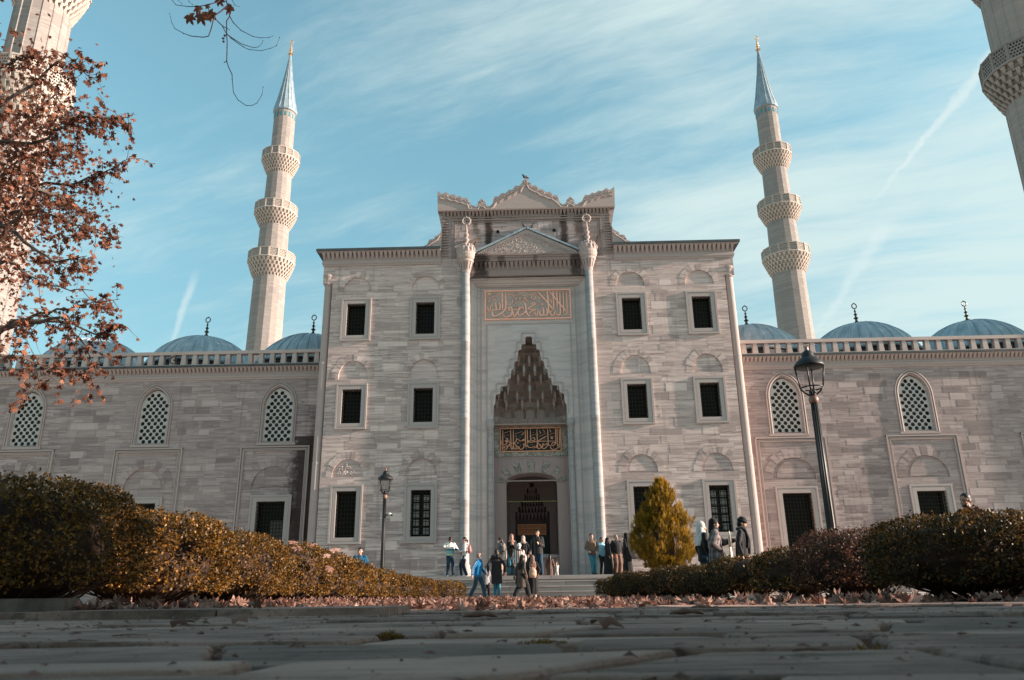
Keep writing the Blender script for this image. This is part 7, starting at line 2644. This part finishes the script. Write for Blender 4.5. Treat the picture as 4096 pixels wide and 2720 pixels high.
# finish the bodies: one skin each, faces marked
bpy.context.view_layer.update()
for (o, vx, eyes, sm) in PENDING:
    m = o.modifiers.new('remesh', 'REMESH')
    m.mode = 'VOXEL'
    m.voxel_size = vx
    m.use_smooth_shade = True
    s2 = o.modifiers.new('soft', 'SMOOTH')
    s2.iterations = sm
    s2.factor = 0.5
dg = bpy.context.evaluated_depsgraph_get()
for (o, vx, eyes, sm) in PENDING:
    me = bpy.data.meshes.new_from_object(o.evaluated_get(dg))
    old = o.data
    mats_ = list(old.materials)
    o.modifiers.clear()
    o.data = me
    me.name = o.name
    me.materials.clear()
    for mm in mats_:
        me.materials.append(mm)
    bpy.data.meshes.remove(old)
    if eyes:
        inv = eyes[0].inverted()
        for p in me.polygons:
            c = inv @ p.center
            p.material_index = 0
            if c.y < -0.06 and 1.48 < c.z < 1.64:
                if abs(abs(c.x) - 0.030) < 0.015 and (abs(c.z - 1.587) < 0.008 or abs(c.z - 1.613) < 0.005):
                    p.material_index = 1
                elif abs(c.x) < 0.022 and abs(c.z - 1.530) < 0.008:
                    p.material_index = 2
    else:
        for p in me.polygons:
            p.material_index = 0


# ---- what people carry
def carried(name, label, cat, loc, rz, parts, group=None):
    t = thing(name, label, cat, loc, radians(rz), group)
    for nm, mb, mt in parts:
        mb.build(nm, mt, t, smooth=True)
    return t


def rucksack(w_, h, d):
    b = MB()
    secs = []
    for k in range(9):
        s = k / 8
        r = (1 - abs(2 * s - 0.85) ** 3.5 * 0.5)
        secs.append((0, 0, h * s, w_ * 0.5 * max(r, 0.3), d * 0.5 * max(r, 0.3)))
    b.loft(secs, 16)
    p = MB()
    p.loft([(0, d * 0.42, h * 0.10, w_ * 0.36, d * 0.22), (0, d * 0.46, h * 0.3, w_ * 0.38, d * 0.24), (0, d * 0.42, h * 0.46, w_ * 0.33, d * 0.18)], 12)
    st = MB()
    for q in (-1, 1):
        st.tube([(q * w_ * 0.3, -d * 0.3, h * 0.95), (q * w_ * 0.36, -d * 0.8, h * 1.02), (q * w_ * 0.40, -d * 1.35, h * 0.75), (q * w_ * 0.40, -d * 0.9, h * 0.35), (q * w_ * 0.36, -d * 0.4, h * 0.15)], 0.018, 6)
    st.tube([(-0.03, 0, h * 0.98), (0, 0, h * 1.08), (0.03, 0, h * 0.98)], 0.01, 5)
    return b, p, st


BP = plain('pink_leather', (0.36, 0.17, 0.15), 0.5, 0.4, 0.12, 6)
BB = plain('beige_leather', (0.46, 0.28, 0.20), 0.5, 0.4, 0.12, 6)
b_, p_, s_ = rucksack(0.27, 0.36, 0.15)
carried('backpack', 'dusty pink backpack on the woman in the pale jacket', 'backpack', (-2.66, -2.53, P + 0.93), -80, (('pouch', b_, BP), ('pocket', p_, BP), ('straps', s_, BP)), 'backpacks')
b_, p_, s_ = rucksack(0.29, 0.38, 0.15)
carried('backpack', 'beige leather backpack on the woman in the black robe', 'backpack', (-0.03, -5.30, 0.72), 182, (('pouch', b_, BB), ('pocket', p_, BB), ('straps', s_, BB)), 'backpacks')
b_, p_, s_ = rucksack(0.28, 0.42, 0.16)
carried('backpack', 'dark backpack on the bearded man in the red jacket', 'backpack', (7.58, -22.42, 0.92), -65, (('pouch', b_, NAVY), ('pocket', p_, NAVY), ('straps', s_, NAVY)), 'backpacks')


def tote(w_, h, d):
    b = MB()
    b.loft([(0, 0, 0, w_ * 0.46, d * 0.5), (0, 0, h * 0.4, w_ * 0.52, d * 0.55), (0, 0, h, w_ * 0.5, d * 0.3)], 14, 0.03, 5)
    hd_ = MB()
    for q in (-1, 1):
        hd_.tube([(-w_ * 0.25, q * d * 0.25, h), (-w_ * 0.2, q * d * 0.2, h * 1.6), (0, 0, h * 1.95), (w_ * 0.2, q * d * 0.2, h * 1.6), (w_ * 0.25, q * d * 0.25, h)], 0.012, 5)
    return b, hd_


b_, h_ = tote(0.36, 0.34, 0.12)
carried('shoulder_bag', 'large cream shoulder bag of the woman in the grey cardigan', 'bag', (-1.22, -1.98, P + 0.70), -60, (('pouch', b_, CREAM), ('handles', h_, CREAM)), 'bags')
b_, h_ = tote(0.30, 0.34, 0.08)
carried('tote_bag', 'flat cream tote bag beside the plaid jacket', 'bag', (4.15, -19.10, 0.66), 70, (('pouch', b_, CREAM), ('handles', h_, CREAM)), 'bags')
b_ = MB(); b_.loft([(0, 0, 0, 0.10, 0.04), (0, 0, 0.06, 0.13, 0.055), (0, 0, 0.13, 0.12, 0.04)], 14)
st = MB(); st.tube([(-0.11, 0.02, 0.1), (-0.17, 0.12, 0.2), (0.17, 0.12, 0.2), (0.11, 0.02, 0.1)], 0.01, 5)
carried('waist_bag', 'small dark red bag held by the young man in the brown jacket', 'bag', (2.49, -2.68, P + 0.80), 8, (('pouch', b_, plain('oxblood_leather', (0.10, 0.025, 0.02), 0.5, 0.4, 0.2, 6)), ('straps', st, BLK)), 'bags')


def phone_mesh(c=(0, 0, 0)):
    b = MB()
    b.box(-0.036, 0.036, -0.005, 0.005, -0.075, 0.075)
    s = MB()
    s.box(-0.031, 0.031, -0.0068, -0.0052, -0.066, 0.066)
    return b, s


for lab, loc, rz, mt in (('white phone in the hand of the striding woman in the olive coat', (-0.72, -6.30, 0.70), 40, SHOEW), ('dark phone at the ear of the woman in the chador', (3.73, -2.86, P + 1.55), -110, M_IRON)):
    b_, s_ = phone_mesh()
    carried('phone', lab, 'phone', loc, rz, (('case', b_, mt), ('screen', s_, M_GLASS)), 'phones')
cp_ = MB()
cp_.ball((0, 0, 0.02), (0.095, 0.10, 0.075), 14, 8)
cp_.v = [(x, y, max(z, -0.01)) for x, y, z in cp_.v]
bv = MB()
bv.loft([(0, -0.12, -0.012, 0.075, 0.06), (0, -0.12, 0.0, 0.07, 0.055)], 14)
carried('cap', 'black cap held at the chest of the tall man in plaid', 'cap', (0.30, -3.24, P + 1.14), -10, (('crown', cp_, BLK), ('peak', bv, BLK)))
# three white sleeve stripes on the blue jacket
sl = MB()
man = [o for o in COL.objects if o.name.startswith('person') and 'bright blue' in o.get('label', '')][0]
sh_, wr_ = Vector((-0.185, -0.045, 1.385)), Vector((-0.27, 0.10, 0.88))
el_ = ik(sh_, wr_, 0.29, 0.26, (-0.5, 0.8, -0.35))
for k in (-1, 0, 1):
    off = Vector((-0.074, k * 0.022, 0.0))
    off2 = Vector((-0.063, k * 0.019, 0.0))
    sl.tube([sh_ + off * 0.9 + Vector((0.01, 0, 0.0)), sh_.lerp(el_, 0.5) + off, el_ + off2 * 1.02, el_.lerp(wr_, 0.5) + off2 * 0.96, el_.lerp(wr_, 0.9) + off2 * 0.86], 0.0065, 5)
sl.build('sleeve_stripes', WHT, man)
# ------------------------------------------------------------------ street furniture and small things
M_POST = plain('black_lamp_paint', (0.010, 0.0095, 0.010), 0.5, 0.4, 0.3, 14)
M_COPPER = plain('worn_copper_paint', (0.22, 0.11, 0.075), 0.45, 0.5, 0.25, 14)


def street_lamp(label, loc, hh, sc, lean=0.0):
    """black fluted post with an open glassless lantern; hh = height of the lantern rim"""
    t = thing('street_lamp', label, 'street lamp', loc, 0.0, 'black lantern lamps along the path')
    p = MB()
    hc = hh - 0.53 * sc
    p.lathe([(0.13 * sc, 0), (0.13 * sc, 0.25), (0.085 * sc, 0.4), (0.070 * sc, 0.5), (0.058 * sc, hc * 0.6), (0.049 * sc, hc - 0.06)], (0, 0, -0.03), 20)
    for k in range(10):
        a = 2 * pi * k / 10
        p.tube([(0.063 * sc * cos(a), 0.063 * sc * sin(a), 0.5), (0.047 * sc * cos(a), 0.047 * sc * sin(a), hc - 0.08)], 0.010 * sc, 5)
    p.build('post', M_POST, t, smooth=True)
    c = MB()
    c.lathe([(0.058 * sc, hc - 0.10), (0.075 * sc, hc - 0.06), (0.080 * sc, hc - 0.02), (0.066 * sc, hc + 0.02), (0.055 * sc, hc + 0.03)], (0, 0, 0), 18)
    c.build('collar', M_COPPER, t, smooth=True)
    f = MB()
    f.lathe([(0.050 * sc, hc + 0.02), (0.062 * sc, hc + 0.05), (0.055 * sc, hc + 0.12), (0.035 * sc, hc + 0.16)], (0, 0, 0), 14)
    zr = hh - 0.36 * sc
    R1, R0 = 0.245 * sc, 0.175 * sc
    f.tube([(R0 * cos(a), R0 * sin(a), zr) for a in [2 * pi * k / 24 for k in range(25)]], 0.012 * sc, 6, caps=False)
    for k in range(4):
        a = pi / 4 + 0.28 + k * pi / 2
        f.tube([(R0 * cos(a), R0 * sin(a), zr), (R1 * 0.94 * cos(a), R1 * 0.94 * sin(a), hh + 0.005)], 0.013 * sc, 6)
        f.tube([(R0 * cos(a), R0 * sin(a), zr), (R0 * 0.75 * cos(a), R0 * 0.75 * sin(a), zr - 0.06 * sc), (0.05 * sc * cos(a), 0.05 * sc * sin(a), hc + 0.05)], 0.014 * sc, 6)
    f.build('lantern_frame', M_POST, t, smooth=True)
    h = MB()
    h.lathe([(R1 - 0.015, hh - 0.01), (R1, hh), (R1, hh + 0.02 * sc), (R1 * 0.86, hh + 0.075 * sc), (R1 * 0.60, hh + 0.14 * sc), (R1 * 0.42, hh + 0.165 * sc), (R1 * 0.40, hh + 0.20 * sc), (R1 * 0.33, hh + 0.255 * sc), (0.04 * sc, hh + 0.285 * sc), (0.01, hh + 0.29 * sc)], (0, 0, 0), 28)
    h.lathe([(R1 - 0.018, hh), (R1 * 0.8, hh + 0.05 * sc), (0.02, hh + 0.11 * sc)], (0, 0, 0), 28)
    h.build('hood', M_POST, t, smooth=True)
    b = MB()
    b.lathe([(0.07 * sc, hh + 0.085 * sc), (0.06 * sc, hh + 0.05 * sc), (0.02 * sc, hh + 0.035 * sc)], (0, 0, 0), 14)
    b.build('bulb', plain('amber_glass', (0.12, 0.06, 0.03), 0.2, 0.5, 0.2, 5, bump=0), t, smooth=True)
    fn = MB()
    fn.lathe([(0.030 * sc, hh + 0.28 * sc), (0.026 * sc, hh + 0.34 * sc), (0.018 * sc, hh + 0.36 * sc)], (0, 0, 0), 10)
    for k in range(4):
        a = k * pi / 2 + 0.4
        fn.tube([(0.01 * cos(a), 0.01 * sin(a), hh + 0.35 * sc), (0.045 * sc * cos(a), 0.045 * sc * sin(a), hh + 0.365 * sc), (0.058 * sc * cos(a), 0.058 * sc * sin(a), hh + 0.40 * sc)], 0.006, 5)
    fn.build('finial', M_COPPER, t)
    return t


street_lamp('tall near street lamp with a tilted-looking black lantern, right of the portal', (5.03, -22.5, 0), 3.93, 1.08)
street_lamp('smaller distant street lamp before the left lower windows', (-4.90, -10.0, 0), 3.85, 1.02)

# surveillance camera clamped to the small lamp
t = thing('security_camera', 'white security camera clamped to the small lamp post', 'security camera', (-4.83, -10.0, 2.68))
b = MB(); b.box(0.0, 0.05, -0.02, 0.02, -0.02, 0.02); b.tube([(0.04, 0, 0), (0.09, -0.02, 0.0)], 0.015, 6)
b.build('bracket', M_POST, t)
b = MB(); b.tube([(0.03, 0.02, 0.05), (0.17, -0.04, 0.0)], [0.045, 0.045], 12)
b.build('housing', plain('white_plastic', (0.62, 0.60, 0.57), 0.5, 0.4, 0.05, 9), t, smooth=True)
b = MB(); b.tube([(0.165, -0.04, 0.0), (0.205, -0.057, -0.014)], [0.040, 0.036], 12)
b.build('lens', M_IRON, t, smooth=True)

# horn loudspeaker on the left balustrade
t = thing('loudspeaker', 'dark horn loudspeaker standing in the left balustrade', 'loudspeaker', (-18.30, WY - 0.05, 11.56))
b = MB(); b.box(-0.05, 0.05, 0.02, 0.14, 0.0, 0.14)
b.build('bracket', M_IRON, t)
b = MB()
for (r0, y0), (r1, y1) in (((0.05, 0.16), (0.09, 0.02)), ((0.09, 0.02), (0.19, -0.14)), ((0.19, -0.14), (0.205, -0.15))):
    n = 20
    o = len(b.v)
    for r, y in ((r0, y0), (r1, y1)):
        for k in range(n):
            a = 2 * pi * k / n
            b.v.append((r * cos(a), y, 0.26 + r * sin(a)))
    for k in range(n):
        b.face((o + k, o + (k + 1) % n, o + n + (k + 1) % n, o + n + k))
b.build('horn', plain('grey_horn', (0.09, 0.09, 0.10), 0.5, 0.4, 0.2, 9), t)
b = MB(); b.ball((0, -0.06, 0.26), (0.05, 0.04, 0.05), 12, 8)
b.build('driver', M_IRON, t, smooth=True)

# litter bin at the end of the platform
t = thing('litter_bin', 'low dark green bin with a hipped lid at the right end of the steps', 'bin', (3.97, -3.95, 0))
GRN = plain('dark_green_paint', (0.012, 0.035, 0.022), 0.45, 0.4, 0.3, 8)
b = MB(); b.hexa([(-0.25, -0.2, 0.64), (0.25, -0.2, 0.64), (0.25, 0.1, 0.64), (-0.25, 0.1, 0.64), (-0.26, -0.21, 0.76), (0.26, -0.21, 0.76), (0.26, 0.1, 0.76), (-0.26, 0.1, 0.76)])
b.box(-0.24, -0.20, -0.19, -0.15, 0.2, 0.64); b.box(0.20, 0.24, -0.19, -0.15, 0.2, 0.64)
b.build('bin_body', GRN, t)
b = MB(); b.hexa([(-0.32, -0.27, 0.765), (0.32, -0.27, 0.765), (0.32, 0.13, 0.765), (-0.32, 0.13, 0.765), (-0.20, -0.15, 0.85), (0.20, -0.15, 0.85), (0.20, 0.05, 0.85), (-0.20, 0.05, 0.85)])
b.build('lid', GRN, t)

# pigeons on the stonework
M_PIG = plain('pigeon_grey', (0.06, 0.06, 0.07), 0.6, 0.3, 0.4, 20)
M_PIGL = plain('pigeon_light', (0.28, 0.24, 0.22), 0.7, 0.3, 0.3, 20)


def bird(label, loc, rz, up=0.5, s=1.0):
    t = thing('pigeon', label, 'bird', loc, radians(rz), 'pigeons on the stonework')
    b = MB()
    d = Vector((cos(up), 0, sin(up)))
    b.limb([Vector((-0.16, 0, 0.0)) * s, Vector((-0.05, 0, 0.09)) * s, Vector((0.03, 0, 0.09)) * s + d * 0.06 * s, Vector((0.03, 0, 0.09)) * s + d * 0.15 * s, Vector((0.045, 0, 0.10)) * s + d * 0.18 * s], [0.018 * s, 0.055 * s, 0.06 * s, 0.032 * s, 0.034 * s], 10)
    b.tube([Vector((0.06, 0, 0.10)) * s + d * 0.19 * s, Vector((0.11, 0, 0.095)) * s + d * 0.19 * s], [0.012 * s, 0.002], 6)
    for q in (-1, 1):
        b.tube([(0.0, q * 0.025 * s, 0.05 * s), (0.0, q * 0.025 * s, 0.0)], 0.006, 5)
    b.build('body', M_PIG, t, smooth=True)
    w_ = MB()
    for q in (-1, 1):
        w_.ball((-0.05 * s, q * 0.048 * s, 0.095 * s), (0.10 * s, 0.014 * s, 0.045 * s), 10, 6, Matrix.Rotation(-0.35, 3, 'Y'))
    w_.build('wing', M_PIGL, t, smooth=True)


bird('pigeon perched on the topmost point of the carved crest', (0.0, 0.0, 20.86), 150, 1.1, 1.25)
bird('left of two pigeons on the tip of the lead pediment', (-0.10, -0.12, 17.98), 200, 1.2, 1.0)
bird('right of two pigeons on the tip of the lead pediment', (0.24, -0.12, 17.90), -20, 1.0, 1.15)

# dry grass stems rooted behind the column capitals
for (x, z, h, lab, lx) in ((-2.75, 17.0, 0.55, 'dry grass stem rooted by the left column capital', 0.45), (3.5, 16.9, 0.95, 'tall dry grass stem rooted by the right column capital', 0.5)):
    mb = MB()
    for k in range(3):
        mb.tube([(0.02 * k, 0, 0), (lx * 0.15 + 0.02 * k, 0, h * 0.5), (lx * 0.5, -0.02 * k, h * (0.95 - 0.1 * k)), (lx, -0.02 * k, h * (1.0 - 0.1 * k))], [0.012, 0.010, 0.010, 0.002], 4)
    o = mb.build('grass_stem', plain('straw', (0.28, 0.15, 0.06), 0.8, 0.2, 0.2, 8))
    o.location = (x, -0.02, z)
    tag(o, lab, 'plant', 'dry stems on the portal')

# pale marble water house in the middle of the court, seen through the door
t = thing('court_fountain', 'pale marble fountain house low behind the people in the doorway', 'fountain', (2.1, 17.0, PLAT))
b = MB()
b.box(-1.6, 1.6, -0.9, 0.9, 0.0, 1.55)
for k in range(7):
    b.box(-1.6 + 0.5 * k, -1.52 + 0.5 * k, -0.96, -0.9, 0.0, 1.5)
b.build('wall', M_FRAME, t)
b = MB(); b.hexa([(-1.72, -1.02, 1.55), (1.72, -1.02, 1.55), (1.72, 1.02, 1.55), (-1.72, 1.02, 1.55), (-1.5, -0.8, 1.78), (1.5, -0.8, 1.62), (1.5, 0.8, 1.62), (-1.5, 0.8, 1.78)])
b.build('roof', M_LEAD, t)
